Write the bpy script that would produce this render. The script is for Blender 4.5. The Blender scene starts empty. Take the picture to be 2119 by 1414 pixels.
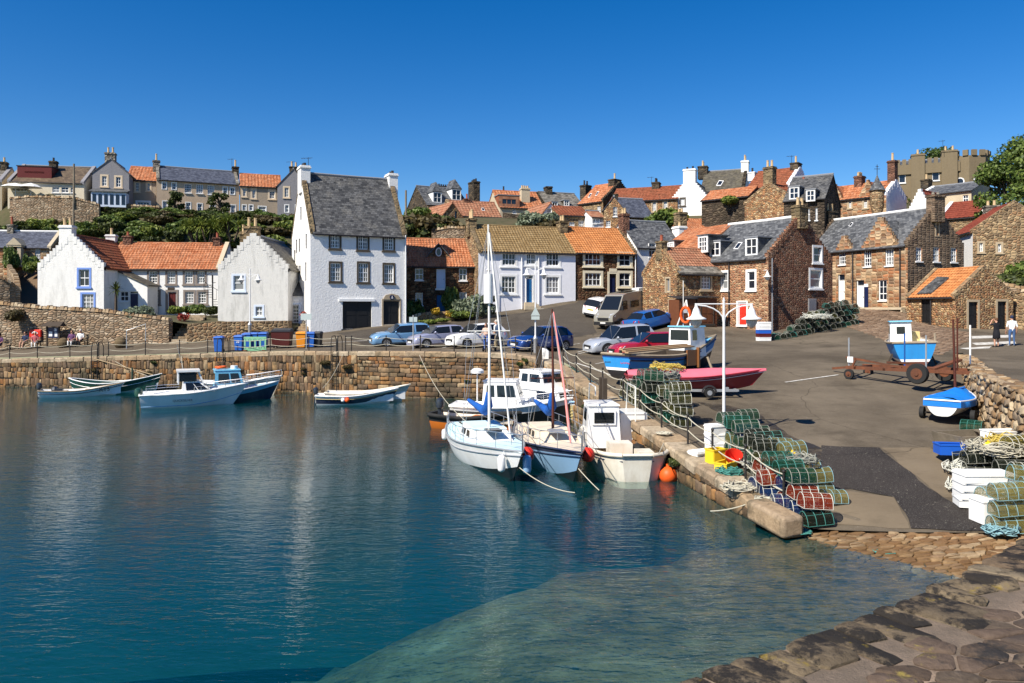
import bpy, bmesh, math, random
import numpy as np
from mathutils import Vector as V, Matrix, noise as mnoise
random.seed(7); np.random.seed(7)
R = math.radians
C = bpy.context.scene.collection
F, CX, HY, H = 1600.0, 1059.5, 640.0, 5.2      # focal length / principal point in photo pixels, eye height in metres
def W(px, py, D):
 return V(((px-CX)/F*D, D, H-(py-HY)/F*D))
def XY(px, D): return V(((px-CX)/F*D, D))
def ray(px, py): return V(((px-CX)/F, 1.0, -(py-HY)/F))
def on_plane(px, py, p0, n):
 d = ray(px, py); o = V((0, 0, H))
 t = (V(p0)-o).dot(n)/d.dot(n)
 return o+d*t
def at_z(px, py, z):
 return W(px, py, (H-z)*F/(py-HY))
# ------------------------------------------------------------------ mesh builder
class MB:
 def __init__(s): s.v = []; s.f = []; s.m = []; s.free = []
 def add(s, pts): i = len(s.v); s.v.extend([tuple(p) for p in pts]); return i
 def poly(s, pts, m=0):
  i = s.add(pts); s.f.append(tuple(range(i, i+len(pts)))); s.m.append(m)
 def faces(s, pts, fs, m=0):
  i = s.add(pts)
  for k, f in enumerate(fs):
   s.f.append(tuple(i+j for j in f)); s.m.append(m[k] if isinstance(m, (list, tuple)) else m)
 def hexa(s, b, t, m=0):
  s.faces(list(b)+list(t), [(3,2,1,0),(4,5,6,7),(0,1,5,4),(1,2,6,5),(2,3,7,6),(3,0,4,7)], m)
 def box(s, c, sz, m=0, ux=(1,0,0), uy=(0,1,0), uz=(0,0,1)):
  c = V(c); a = V(ux)*sz[0]/2; b = V(uy)*sz[1]/2; h = V(uz)*sz[2]/2
  s.hexa([c-a-b-h, c+a-b-h, c+a+b-h, c-a+b-h], [c-a-b+h, c+a-b+h, c+a+b+h, c-a+b+h], m)
 def bar(s, p, q, w, h, m=0, up=(0,0,1)):
  p = V(p); q = V(q); d = (q-p); L = d.length
  if L < 1e-6: return
  d /= L; x = d.cross(V(up))
  if x.length < 1e-4: x = d.cross(V((0,1,0)))
  x.normalize(); y = x.cross(d)
  s.box((p+q)/2, (L, w, h), m, d, x, y)
 def cyl(s, p, q, r, r2=None, n=8, m=0, cap=True):
  p = V(p); q = V(q); r2 = r if r2 is None else r2; d = (q-p)
  if d.length < 1e-6: return
  d.normalize(); x = d.orthogonal().normalized(); y = d.cross(x)
  ring = [(x*math.cos(2*math.pi*k/n)+y*math.sin(2*math.pi*k/n)) for k in range(n)]
  pts = [p+e*r for e in ring]+[q+e*r2 for e in ring]
  fs = [(k, (k+1) % n, n+(k+1) % n, n+k) for k in range(n)]
  if cap: fs += [tuple(range(n-1, -1, -1)), tuple(range(n, 2*n))]
  s.faces(pts, fs, m)
 def tube(s, pts, r, n=5, m=0, closed=False):
  pts = [V(p) for p in pts]; N = len(pts)
  if N < 2: return
  up = None; base = len(s.v)
  for i in range(N):
   a = pts[i-1] if (i > 0 or closed) else pts[i]; b = pts[(i+1) % N] if (i < N-1 or closed) else pts[i]
   d = (b-a)
   d = d.normalized() if d.length > 1e-9 else V((0,0,1))
   x = (up - d*up.dot(d)) if up else d.orthogonal()
   if x.length < 1e-6: x = d.orthogonal()
   x.normalize(); up = x; y = d.cross(x)
   rr = r[i] if isinstance(r, (list, tuple)) else r
   for k in range(n):
    a_ = 2*math.pi*k/n; s.v.append(tuple(pts[i]+(x*math.cos(a_)+y*math.sin(a_))*rr))
  for i in range(N if closed else N-1):
   j = (i+1) % N
   for k in range(n):
    s.f.append((base+i*n+k, base+i*n+(k+1) % n, base+j*n+(k+1) % n, base+j*n+k)); s.m.append(m)
  if not closed:
   s.f.append(tuple(base+k for k in range(n-1, -1, -1))); s.m.append(m)
   s.f.append(tuple(base+(N-1)*n+k for k in range(n))); s.m.append(m)
 def lathe(s, c, prof, n=12, m=0, axis=(0,0,1)):
  c = V(c); d = V(axis).normalized(); x = d.orthogonal().normalized(); y = d.cross(x); base = len(s.v); K = len(prof)
  for r, z in prof:
   for k in range(n):
    a = 2*math.pi*k/n; s.v.append(tuple(c+d*z+(x*math.cos(a)+y*math.sin(a))*r))
  for i in range(K-1):
   for k in range(n):
    s.f.append((base+i*n+k, base+i*n+(k+1) % n, base+(i+1)*n+(k+1) % n, base+(i+1)*n+k)); s.m.append(m)
  s.f.append(tuple(base+k for k in range(n-1, -1, -1))); s.m.append(m)
  s.f.append(tuple(base+(K-1)*n+k for k in range(n))); s.m.append(m)
 def ball(s, c, r, m=0, n=10, sq=(1,1,1)):
  c = V(c); k = n//2; base = len(s.v)
  for i in range(1, k):
   t = math.pi*i/k
   for j in range(n):
    p = 2*math.pi*j/n
    s.v.append((c.x+r*sq[0]*math.sin(t)*math.cos(p), c.y+r*sq[1]*math.sin(t)*math.sin(p), c.z-r*sq[2]*math.cos(t)))
  a = len(s.v); s.v.append((c.x, c.y, c.z-r*sq[2])); s.v.append((c.x, c.y, c.z+r*sq[2]))
  for i in range(k-2):
   for j in range(n):
    s.f.append((base+i*n+j, base+i*n+(j+1) % n, base+(i+1)*n+(j+1) % n, base+(i+1)*n+j)); s.m.append(m)
  for j in range(n):
   s.f.append((a, base+(j+1) % n, base+j)); s.m.append(m)
   s.f.append((a+1, base+(k-2)*n+j, base+(k-2)*n+(j+1) % n)); s.m.append(m)
 def grid(s, rows, m=0, flip=False):
  base = len(s.v); n = len(rows[0])
  for r in rows: s.v.extend([tuple(p) for p in r])
  for i in range(len(rows)-1):
   for k in range(n-1):
    q = (base+i*n+k, base+i*n+k+1, base+(i+1)*n+k+1, base+(i+1)*n+k)
    s.f.append(q[::-1] if flip else q); s.m.append(m(i, k) if callable(m) else m)
 def build(s, name, mats, parent=None, origin=None, smooth=None, uv=True, label=None):
  me = bpy.data.meshes.new(name)
  vs = s.v
  if origin is not None:
   o = origin; vs = [(p[0]-o[0], p[1]-o[1], p[2]-o[2]) for p in vs]
  me.from_pydata(vs, [], s.f)
  if not isinstance(mats, (list, tuple)): mats = [mats]
  for m in mats: me.materials.append(m)
  if len(mats) > 1: me.polygons.foreach_set('material_index', s.m)
  if uv: autouv(me)
  me.update()
  if smooth is not None:
   me.polygons.foreach_set('use_smooth', [True]*len(me.polygons))
   if smooth < 179: me.set_sharp_from_angle(angle=R(smooth))
  ob = bpy.data.objects.new(name, me); C.objects.link(ob)
  if parent is not None: ob.parent = parent
  if label: ob['label'] = label
  return ob
def autouv(me):
 nL = len(me.loops); nP = len(me.polygons)
 if nL == 0: return
 lay = me.uv_layers.new(name='UVMap')
 co = np.empty(len(me.vertices)*3); me.vertices.foreach_get('co', co); co = co.reshape(-1, 3)
 vi = np.empty(nL, dtype=np.int32); me.loops.foreach_get('vertex_index', vi)
 tot = np.empty(nP, dtype=np.int32); me.polygons.foreach_get('loop_total', tot)
 nr = np.empty(nP*3); me.polygons.foreach_get('normal', nr); nr = nr.reshape(-1, 3)
 t = np.stack([-nr[:, 1], nr[:, 0], np.zeros(nP)], 1); ln = np.linalg.norm(t, axis=1)
 flat = ln < 0.15; t[flat] = (1, 0, 0); ln[flat] = 1; t /= ln[:, None]
 b = np.cross(nr, t); b[flat] = (0, 1, 0)
 T = np.repeat(t, tot, 0); B = np.repeat(b, tot, 0); P = co[vi]
 lay.data.foreach_set('uv', np.stack([(P*T).sum(1), (P*B).sum(1)], 1).ravel())
# ------------------------------------------------------------------ object tree
def thing(name, label, cat, loc=(0,0,0), rz=0, group=None):
 o = bpy.data.objects.new(name, None); C.objects.link(o); o.empty_display_size = .3
 o.location = loc; o.rotation_euler = (0, 0, rz); return tag(o, label, cat, group)
def tag(o, label, cat, group=None, kind=None):
 if label: o['label'] = label
 if cat: o['category'] = cat
 if group: o['group'] = group
 o['kind'] = kind or 'thing'
 return o
def struct(o, label=None):
 o['kind'] = 'structure'
 if label: o['label'] = label
 return o
def kids(o): return [c for c in ALLKIDS.get(o.name, [])]
ALLKIDS = {}
def index_kids(o):
 for x in bpy.data.objects:
  pass
def children_of(o): return [x for x in C.objects if x.parent == o]
class Proto:
 def __init__(s, root): s.root = root; s.tree = s._scan(root); s.used = False
 def _scan(s, o): return (o, [s._scan(c) for c in children_of(o)])
 def put(s, loc, rz=0, label=None, group=None, rot=None, scale=None):
  if not s.used: r = s.root; s.used = True
  else: r = s._copy(s.tree, None)
  r.location = loc; r.rotation_euler = rot if rot else (0, 0, rz)
  if scale: r.scale = (scale,)*3 if not isinstance(scale, (tuple, list)) else scale
  if label: r['label'] = label
  if group: r['group'] = group
  return r
 def _copy(s, t, par):
  c = t[0].copy(); C.objects.link(c); c.parent = par
  for k in t[1]: s._copy(k, c)
  return c
# ------------------------------------------------------------------ materials
def _nt(name):
 m = bpy.data.materials.new(name); m.use_nodes = True; nt = m.node_tree; nt.nodes.clear()
 out = nt.nodes.new('ShaderNodeOutputMaterial'); return m, nt, out
def N(nt, typ, ins=None, **props):
 n = nt.nodes.new('ShaderNode'+typ)
 for k, v in props.items(): setattr(n, k, v)
 for k, v in (ins or {}).items():
  if hasattr(v, 'bl_idname') or isinstance(v, bpy.types.NodeSocket): nt.links.new(v, n.inputs[k])
  else: n.inputs[k].default_value = v
 return n
def col4(c): return (c[0], c[1], c[2], 1)
def sc(c, k): return tuple(min(1, x*k) for x in c[:3])
def ramp(nt, fac, stops, interp='LINEAR'):
 n = N(nt, 'ValToRGB', {'Fac': fac}); r = n.color_ramp; r.interpolation = interp
 while len(r.elements) < len(stops): r.elements.new(.5)
 for e, (p, c) in zip(r.elements, stops): e.position = p; e.color = col4(c)
 return n.outputs['Color']
def mixc(nt, fac, a, b, mode='MIX'):
 n = N(nt, 'Mix', data_type='RGBA', blend_type=mode)
 for k, v in ((0, fac), (6, a), (7, b)):
  if isinstance(v, bpy.types.NodeSocket): nt.links.new(v, n.inputs[k])
  else: n.inputs[k].default_value = v if k == 0 else col4(v)
 return n.outputs[2]
def math_(nt, op, a, b=0.0, clamp=False):
 n = N(nt, 'Math', operation=op, use_clamp=clamp)
 for k, v in ((0, a), (1, b)):
  if isinstance(v, bpy.types.NodeSocket): nt.links.new(v, n.inputs[k])
  else: n.inputs[k].default_value = v
 return n.outputs[0]
def noise(nt, vec, scale, detail=4, rough=.6, dist=0):
 return N(nt, 'TexNoise', {'Vector': vec, 'Scale': scale, 'Detail': detail, 'Roughness': rough, 'Distortion': dist}).outputs['Fac']
def bump(nt, h, strength, dist=.05, normal=None):
 d = {'Height': h, 'Strength': strength, 'Distance': dist}
 if normal is not None: d['Normal'] = normal
 return N(nt, 'Bump', d).outputs['Normal']
def coords(nt, kind='Object'):
 return N(nt, 'TexCoord').outputs[kind]
def scaled(nt, vec, s, loc=(0,0,0)):
 return N(nt, 'Mapping', {'Vector': vec, 'Scale': s, 'Location': loc}).outputs['Vector']
def finish(m, nt, out, col, rough=.7, normal=None, metal=0.0, spec=.3, coat=0.0, **kw):
 d = {'Base Color': col if isinstance(col, bpy.types.NodeSocket) else col4(col), 'Roughness': rough, 'Metallic': metal,
         'Specular IOR Level': spec, 'Coat Weight': coat}
 if normal is not None: d['Normal'] = normal
 d.update(kw)
 p = N(nt, 'BsdfPrincipled', d); nt.links.new(p.outputs[0], out.inputs['Surface']); return m
def mat(name, col, rough=.7, var=.25, vs=3.0, bmp=0.0, bs=30.0, metal=0.0, spec=.3, coat=0.0, dirt=None, dirt_amt=.5, ds=1.2, sharp=.12):
 m, nt, out = _nt(name); co = coords(nt)
 n1 = noise(nt, co, vs, 6)
 c = mixc(nt, n1, sc(col, 1-var), sc(col, 1+var))
 if dirt:
  n2 = noise(nt, scaled(nt, co, (1, 1, .45)), ds, 8, .7)
  f = ramp(nt, n2, [(.5-dirt_amt*.2, (0,0,0)), (.5-dirt_amt*.2+sharp*2, (1,1,1))])
  f = math_(nt, 'MULTIPLY', f, dirt_amt)
  c = mixc(nt, f, c, dirt)
 nm = None
 if bmp: nm = bump(nt, noise(nt, co, bs, 6, .65), bmp, .03)
 return finish(m, nt, out, c, rough, nm, metal, spec, coat)
def stone(name, cols, su=2.2, sv=3.4, mortar=(.32,.26,.19), mw=.06, bmp=.7, rnd=.85, wet=None, dist=.25, moss=None):
 m, nt, out = _nt(name); uv = coords(nt, 'UV')
 nz = N(nt, 'TexNoise', {'Vector': uv, 'Scale': 1.6, 'Detail': 3.0}).outputs['Color']
 vec = N(nt, 'VectorMath', {0: scaled(nt, uv, (su, sv, 1)), 1: scaled(nt, nz, (dist*su*.5, dist*sv*.5, 0))}, operation='ADD').outputs[0]
 v1 = N(nt, 'TexVoronoi', {'Vector': vec, 'Scale': 1.0, 'Randomness': rnd}, voronoi_dimensions='2D')
 v2 = N(nt, 'TexVoronoi', {'Vector': vec, 'Scale': 1.0, 'Randomness': rnd}, voronoi_dimensions='2D', feature='DISTANCE_TO_EDGE')
 g = N(nt, 'SeparateColor', {'Color': v1.outputs['Color']})
 k = len(cols); c = ramp(nt, g.outputs[0], [(i/max(1, k), cl) for i, cl in enumerate(cols)], 'CONSTANT')
 fine = noise(nt, uv, 9, 8, .7)
 c = mixc(nt, .8, c, ramp(nt, fine, [(.3, (.45,.45,.45)), (.75, (1,1,1))]), 'MULTIPLY')
 br = math_(nt, 'ADD', math_(nt, 'MULTIPLY', g.outputs[1], .7), .6)
 c = mixc(nt, 1.0, c, N(nt, 'CombineColor', {0: br, 1: br, 2: br}).outputs[0], 'MULTIPLY')
 e = ramp(nt, v2.outputs['Distance'], [(mw*.35, (0,0,0)), (mw*1.3, (1,1,1))])
 c = mixc(nt, e, mortar, c)
 big = noise(nt, uv, .35, 5, .65)
 if moss: c = mixc(nt, ramp(nt, big, [(.52, (0,0,0)), (.68, (.75,.75,.75))]), c, moss)
 if wet:   # tide line: dark weed below z = wet
  z = N(nt, 'SeparateXYZ', {0: N(nt, 'NewGeometry').outputs['Position']}).outputs[2]
  zz = math_(nt, 'ADD', z, math_(nt, 'MULTIPLY', noise(nt, uv, 1.3, 5), -.5))
  f = ramp(nt, math_(nt, 'ADD', zz, .5), [(wet, (1,1,1)), (wet+.3, (0,0,0))])
  c = mixc(nt, math_(nt, 'MULTIPLY', f, .8), c, (.03,.03,.018))
 rise = ramp(nt, v2.outputs['Distance'], [(0, (0,0,0)), (.22, (.85,.85,.85)), (.5, (1,1,1))])
 h = math_(nt, 'ADD', rise, math_(nt, 'MULTIPLY', fine, .5))
 h = math_(nt, 'ADD', h, math_(nt, 'MULTIPLY', g.outputs[2], .5))
 return finish(m, nt, out, c, .88, bump(nt, h, bmp, .09), spec=.15)
def harl(name, col, stain=(.3,.29,.27), amt=.35, bmp=.5, bs=9):
 m, nt, out = _nt(name); uv = coords(nt, 'UV')
 st = noise(nt, scaled(nt, uv, (1.1, .22, 1)), 1.4, 9, .72)
 c = mixc(nt, math_(nt, 'MULTIPLY', ramp(nt, st, [(.5, (0,0,0)), (.8, (1,1,1))]), amt), col, stain)
 c = mixc(nt, ramp(nt, noise(nt, uv, 3.5, 6), [(.35, (0,0,0)), (.7, (.35,.35,.35))]), c, sc(col, .8))
 h = noise(nt, uv, bs, 5, .6)
 return finish(m, nt, out, c, .9, bump(nt, h, bmp, .06), spec=.15)
def slate(name, col, light=None, lich=None, bw=.28, bh=.2, bmp=.5):
 m, nt, out = _nt(name); uv = coords(nt, 'UV')
 vec = N(nt, 'VectorMath', {0: uv, 1: scaled(nt, N(nt, 'TexNoise', {'Vector': uv, 'Scale': 3.0}).outputs['Color'], (.05,.05,0))}, operation='ADD').outputs[0]
 b = N(nt, 'TexBrick', {'Vector': vec, 'Color1': (0,0,0,1), 'Color2': (1,1,1,1), 'Mortar': (.5,.5,.5,1), 'Scale': 1.0, 'Mortar Size': .012, 'Mortar Smooth': .3, 'Bias': 0.0, 'Brick Width': bw, 'Row Height': bh})
 c = mixc(nt, b.outputs['Color'], sc(col, .62), light or sc(col, 1.6))
 c = mixc(nt, .75, c, ramp(nt, noise(nt, uv, 1.3, 8, .7), [(.3, (.4,.4,.4)), (.72, (1.0,1.0,1.0))]), 'MULTIPLY')
 if lich: c = mixc(nt, ramp(nt, noise(nt, uv, .8, 9, .75), [(.5, (0,0,0)), (.68, (.8,.8,.8))]), c, lich)
 c = mixc(nt, b.outputs['Fac'], c, sc(col, .35))
 v = N(nt, 'SeparateXYZ', {0: vec}).outputs[1]
 saw = math_(nt, 'SUBTRACT', 1.0, math_(nt, 'FRACT', math_(nt, 'DIVIDE', v, bh)))
 h = math_(nt, 'ADD', math_(nt, 'MULTIPLY', saw, .6), math_(nt, 'MULTIPLY', b.outputs['Color'], .4))
 h = math_(nt, 'SUBTRACT', h, math_(nt, 'MULTIPLY', b.outputs['Fac'], .5))
 return finish(m, nt, out, c, .62, bump(nt, h, bmp, .04), spec=.4)
def tile(name, c1, c2, c3, lich=(.16,.13,.08), la=.6, pu=.27, pv=.34):
 m, nt, out = _nt(name); uv = coords(nt, 'UV')
 b = N(nt, 'TexBrick', {'Vector': uv, 'Color1': (0,0,0,1), 'Color2': (1,1,1,1), 'Mortar': (.5,.5,.5,1), 'Scale': 1.0, 'Mortar Size': 0.0, 'Bias': 0.0, 'Brick Width': pu, 'Row Height': pv}, offset=0.0)
 c = ramp(nt, b.outputs['Color'], [(0, c1), (.5, c2), (1, c3)])
 f = ramp(nt, noise(nt, uv, .9, 9, .75), [(.46, (0,0,0)), (.66, (la, la, la))])
 c = mixc(nt, f, c, lich)
 c = mixc(nt, .6, c, ramp(nt, noise(nt, uv, 12, 4), [(.3, (.5,.5,.5)), (.7, (1,1,1))]), 'MULTIPLY')
 return finish(m, nt, out, c, .8, bump(nt, noise(nt, uv, 25, 4), .25, .02), spec=.2)
def foliage(name, c1, c2, c3, tl=.25):
 m, nt, out = _nt(name); co = coords(nt)
 rnd = N(nt, 'NewGeometry').outputs['Random Per Island']
 f = math_(nt, 'ADD', math_(nt, 'MULTIPLY', rnd, .6), math_(nt, 'MULTIPLY', noise(nt, co, 1.1, 4), .5))
 c = ramp(nt, f, [(.15, c1), (.5, c2), (.85, c3)])
 p = N(nt, 'BsdfPrincipled', {'Base Color': c, 'Roughness': .55, 'Specular IOR Level': .3})
 t = N(nt, 'BsdfTranslucent', {'Color': c})
 s = N(nt, 'MixShader', {0: tl, 1: p.outputs[0], 2: t.outputs[0]})
 nt.links.new(s.outputs[0], out.inputs['Surface']); return m
def plain(name, col, rough=.5, metal=0.0, spec=.5, coat=0.0): return mat(name, col, rough, .08, 4, metal=metal, spec=spec, coat=coat)
M = {}
def simple():
 g = globals()
 M['white'] = mat('white_paint', (.8,.8,.79), .5, .06, 5, dirt=(.45,.42,.36), dirt_amt=.25)
 M['cream'] = mat('cream_paint', (.72,.64,.47), .6, .08, 4)
 M['black'] = mat('black_paint', (.012,.012,.013), .5, .2)
 M['iron'] = mat('dark_iron', (.02,.018,.017), .6, .4, 8)
 M['rust'] = mat('rusty_steel', (.16,.055,.025), .85, .5, 6, .4, 40, dirt=(.06,.03,.02), dirt_amt=.6)
 M['rubber'] = mat('rubber', (.018,.018,.018), .8, .3)
 M['galv'] = mat('galvanised_steel', (.45,.46,.47), .45, .15, 6, metal=.6)
 M['steel'] = mat('stainless_rail', (.6,.6,.61), .3, .08, 5, metal=.85)
 M['pane'] = finish(*_nt('window_glass'), (.012,.016,.026), .08, spec=.6)
 M['pane_net'] = finish(*_nt('window_glass_net_curtain'), (.2,.205,.21), .12, spec=.6)
 M['glassdark'] = finish(*_nt('vehicle_glass'), (.01,.012,.014), .05, spec=.6)
 M['curtain'] = mat('net_curtain', (.5,.5,.48), .9, .15)
 M['windblue'] = mat('blue_window_paint', (.16,.27,.62), .6, .08)
 M['palegrey'] = mat('pale_blue_grey_paint', (.55,.62,.74), .6, .06)
 M['greysur'] = mat('grey_brown_stone_surround', (.23,.19,.165), .85, .15, 6, .3)
 M['tansur'] = mat('tan_stone_surround', (.42,.33,.22), .85, .15, 6, .3)
 M['darksur'] = mat('dark_stone_surround', (.075,.06,.045), .85, .3, 6, .3)
 M['peach'] = mat('peach_surround', (.62,.5,.36), .8, .08)
 M['dkred'] = mat('dark_red_paint', (.10,.012,.01), .5, .15)
 M['red'] = mat('red_paint', (.65,.035,.02), .45, .08)
 M['navy'] = mat('navy_paint', (.01,.016,.06), .45, .15)
 M['blue'] = mat('blue_paint', (.01,.11,.36), .5, .1)
 M['doorblue'] = mat('door_blue_paint', (.015,.12,.30), .5, .1)
 M['brownwood'] = mat('brown_boards', (.13,.045,.018), .7, .25, 5)
 M['pot'] = mat('buff_chimney_pot', (.50,.36,.2), .85, .25, 6)
 M['potred'] = mat('red_chimney_pot', (.30,.08,.045), .85, .25, 6)
 M['potdark'] = mat('sooty_chimney_pot', (.03,.025,.025), .85, .4, 6)
 M['chimdark'] = stone('dark_chimney_stone', [(.06,.05,.04),(.09,.07,.05),(.12,.09,.06)], 2.2, 3.6, (.08,.07,.05), .05)
 M['chimbrown'] = stone('brown_chimney_stone', [(.22,.16,.09),(.28,.2,.11),(.18,.13,.08)], 2.0, 3.2, (.2,.16,.1), .05, moss=(.1,.085,.05))
 M['chimred'] = stone('red_chimney_stone', [(.18,.09,.06),(.24,.12,.08)], 3, 5, (.15,.1,.08), .05)
 M['chimgrey'] = stone('grey_chimney_stone', [(.22,.2,.17),(.3,.27,.22)], 2.0, 3.2, (.2,.18,.14), .05)
 M['lead'] = mat('lead_flashing', (.2,.21,.23), .6, .2)
 M['gutter'] = mat('dark_gutter', (.03,.028,.03), .6, .3)
 M['harl'] = harl('white_harling', (.84,.83,.81), (.4,.36,.3), .3, .5, 8)
 M['harl_old'] = harl('weathered_white_harling', (.76,.75,.72), (.2,.19,.17), .7, .4, 12)
 M['harl_dull'] = harl('streaked_grey_white_harling', (.6,.59,.56), (.13,.13,.12), .85, .45, 12)
 M['harl_smooth'] = harl('smooth_white_render', (.78,.78,.82), (.5,.5,.5), .15, .12, 14)
 M['harl_white2'] = harl('white_render', (.8,.79,.77), (.4,.38,.34), .3, .3, 11)
 M['harl_grey'] = harl('grey_render', (.24,.235,.25), (.1,.1,.105), .5, .4, 14)
 M['harl_pink'] = harl('pink_beige_render', (.56,.42,.29), (.36,.26,.18), .5, .35, 16)
 M['harl_cream'] = harl('cream_render', (.66,.58,.44), (.4,.34,.26), .3, .3, 14)
 M['harl_beige'] = harl('grey_beige_render', (.34,.28,.215), (.22,.18,.14), .5, .4, 14)
 M['harl_castle'] = harl('drab_brown_render', (.19,.15,.095), (.12,.09,.05), .5, .25, 16)
 M['harl_tan'] = harl('tan_render', (.5,.42,.3), (.3,.25,.18), .5, .3, 14)
 M['dkstone'] = stone('dark_brown_rubble', [(.11,.05,.026),(.15,.068,.036),(.2,.1,.05),(.13,.08,.045),(.26,.16,.085)], 2.9, 4.4, (.1,.066,.04), .07, .9)
 M['rubble'] = stone('warm_rubble', [(.44,.25,.12),(.53,.34,.17),(.33,.155,.08),(.47,.23,.105),(.56,.4,.23),(.25,.145,.085)], 3.9, 5.8, (.4,.28,.16), .08, .9)
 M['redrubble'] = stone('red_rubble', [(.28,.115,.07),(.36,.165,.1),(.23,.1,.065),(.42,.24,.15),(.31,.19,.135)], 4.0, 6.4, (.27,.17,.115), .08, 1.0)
 M['redrubble_lit'] = stone('red_rubble_lit', [(.42,.19,.1),(.5,.27,.145),(.3,.13,.075),(.56,.36,.21),(.37,.16,.085)], 3.7, 5.6, (.46,.31,.19), .12, .8)  # brighter copy of the red rubble, sunlight on the front put into the colour
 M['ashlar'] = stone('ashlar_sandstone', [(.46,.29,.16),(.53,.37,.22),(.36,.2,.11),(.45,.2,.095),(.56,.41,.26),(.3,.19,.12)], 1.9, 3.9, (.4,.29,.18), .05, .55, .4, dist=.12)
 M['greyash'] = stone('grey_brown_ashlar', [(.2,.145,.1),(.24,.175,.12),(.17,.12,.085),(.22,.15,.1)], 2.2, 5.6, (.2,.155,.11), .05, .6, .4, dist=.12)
 M['tanrubble'] = stone('tan_rubble', [(.38,.26,.14),(.45,.32,.18),(.28,.18,.1),(.36,.21,.11),(.22,.15,.09)], 3.0, 4.6, (.36,.27,.17), .07, .8)
 M['dyke'] = stone('dyke_stone', [(.42,.32,.22),(.36,.26,.17),(.48,.38,.27),(.3,.22,.15),(.4,.27,.17)], 2.6, 6.0, (.16,.12,.08), .06, .9)
 M['darkrub'] = stone('shaded_dark_rubble', [(.07,.055,.04),(.1,.075,.055),(.13,.1,.07)], 2.4, 4.0, (.06,.045,.03), .06, .9)  # shade on the walls is put into this dark rubble colour
 wall = [(.38,.24,.1),(.44,.3,.14),(.3,.2,.1),(.25,.17,.09),(.48,.35,.19),(.36,.2,.07)]
 M['quay_v'] = stone('quay_stone_upright', wall, 3.2, 1.25, (.022,.017,.012), .11, 1.0, .9, wet=.5, moss=(.07,.058,.035))
 M['quay_h'] = stone('quay_stone_coursed', wall, 1.35, 2.7, (.025,.02,.013), .09, 1.0, .8, wet=.5, moss=(.09,.07,.04))
 M['coping'] = stone('coping_stone', [(.4,.32,.22),(.36,.27,.17),(.45,.36,.25)], .9, .9, (.2,.15,.1), .02, .6, moss=(.12,.1,.06))
 M['slate'] = slate('grey_slate', (.085,.09,.10), (.2,.205,.21))
 M['slate_old'] = slate('old_dark_slate', (.05,.052,.055), (.15,.15,.15), lich=(.2,.19,.17))
 M['slate_blue'] = slate('blue_slate', (.075,.085,.125), (.13,.145,.19))
 M['slate_moss'] = slate('mossy_slate', (.1,.085,.06), (.17,.15,.11), lich=(.12,.1,.045))
 M['slate_stone'] = slate('stone_slab_slate', (.16,.14,.11), (.34,.31,.26), bw=.4, bh=.25, bmp=1)
 M['rooftile_brown'] = slate('brown_concrete_tile', (.14,.095,.055), (.2,.14,.085), lich=(.09,.07,.04), bw=.33, bh=.3)
 M['tile_orange'] = tile('bright_orange_pantile', (.4,.145,.045), (.52,.2,.065), (.62,.27,.1), (.27,.14,.07), .45)
 M['tile_red'] = tile('red_pantile', (.33,.1,.04), (.48,.17,.07), (.6,.28,.15), (.22,.13,.085), .75)
 M['tile_old'] = tile('weathered_pantile', (.26,.1,.055), (.36,.15,.085), (.44,.22,.13), (.2,.15,.1), .7)
 M['tile_dark'] = tile('dark_red_pantile', (.2,.06,.03), (.28,.085,.04), (.36,.12,.06), (.11,.07,.04), .6)
 M['tile_deep'] = tile('deep_red_tile', (.17,.035,.022), (.22,.05,.03), (.27,.065,.04), (.14,.05,.035), .3)
 M['tile_brown'] = tile('brown_pantile', (.2,.125,.05), (.27,.18,.08), (.33,.235,.12), (.13,.09,.045), .5)
 M['leaf_dk'] = foliage('dark_leaves', (.015,.025,.007), (.045,.062,.015), (.11,.13,.03))
 M['leaf_md'] = foliage('green_leaves', (.03,.05,.01), (.075,.12,.022), (.17,.22,.045))
 M['leaf_lt'] = foliage('yellow_green_leaves', (.05,.08,.012), (.13,.17,.03), (.27,.3,.06))
 M['leaf_br'] = foliage('bronze_leaves', (.03,.022,.01), (.07,.055,.02), (.13,.1,.035))
 M['leaf_gy'] = foliage('grey_green_leaves', (.05,.065,.045), (.12,.15,.09), (.26,.3,.2))
 M['leaf_tree'] = foliage('tree_leaves', (.018,.035,.006), (.05,.085,.014), (.11,.16,.03), .35)
 M['flower_y'] = foliage('yellow_flowers', (.2,.12,.01), (.42,.26,.02), (.6,.42,.05))
 M['flower_r'] = foliage('red_flowers', (.1,.03,.02), (.3,.03,.03), (.4,.1,.05))
 M['flower_w'] = foliage('white_flowers', (.3,.3,.28), (.5,.5,.45), (.7,.68,.62))
 M['bark'] = mat('bark', (.09,.065,.045), .9, .3, 5, .5)
 M['wood'] = mat('weathered_timber', (.22,.18,.13), .85, .35, 6, .4, 20, dirt=(.08,.07,.05))
 M['woodpale'] = mat('pale_planks', (.45,.33,.19), .8, .25, 5, .2)
 M['wooddk'] = mat('dark_timber', (.06,.045,.033), .9, .4, 6, .4)
 M['rope'] = mat('pale_rope', (.45,.42,.33), .9, .2, 20)
 M['ropeblue'] = mat('blue_rope', (.2,.36,.4), .8, .25, 20)
 M['ropegreen'] = mat('teal_rope', (.05,.2,.17), .8, .25, 20)
 M['ropeyel'] = mat('yellow_rope', (.5,.38,.08), .8, .25, 20)
simple()
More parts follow.
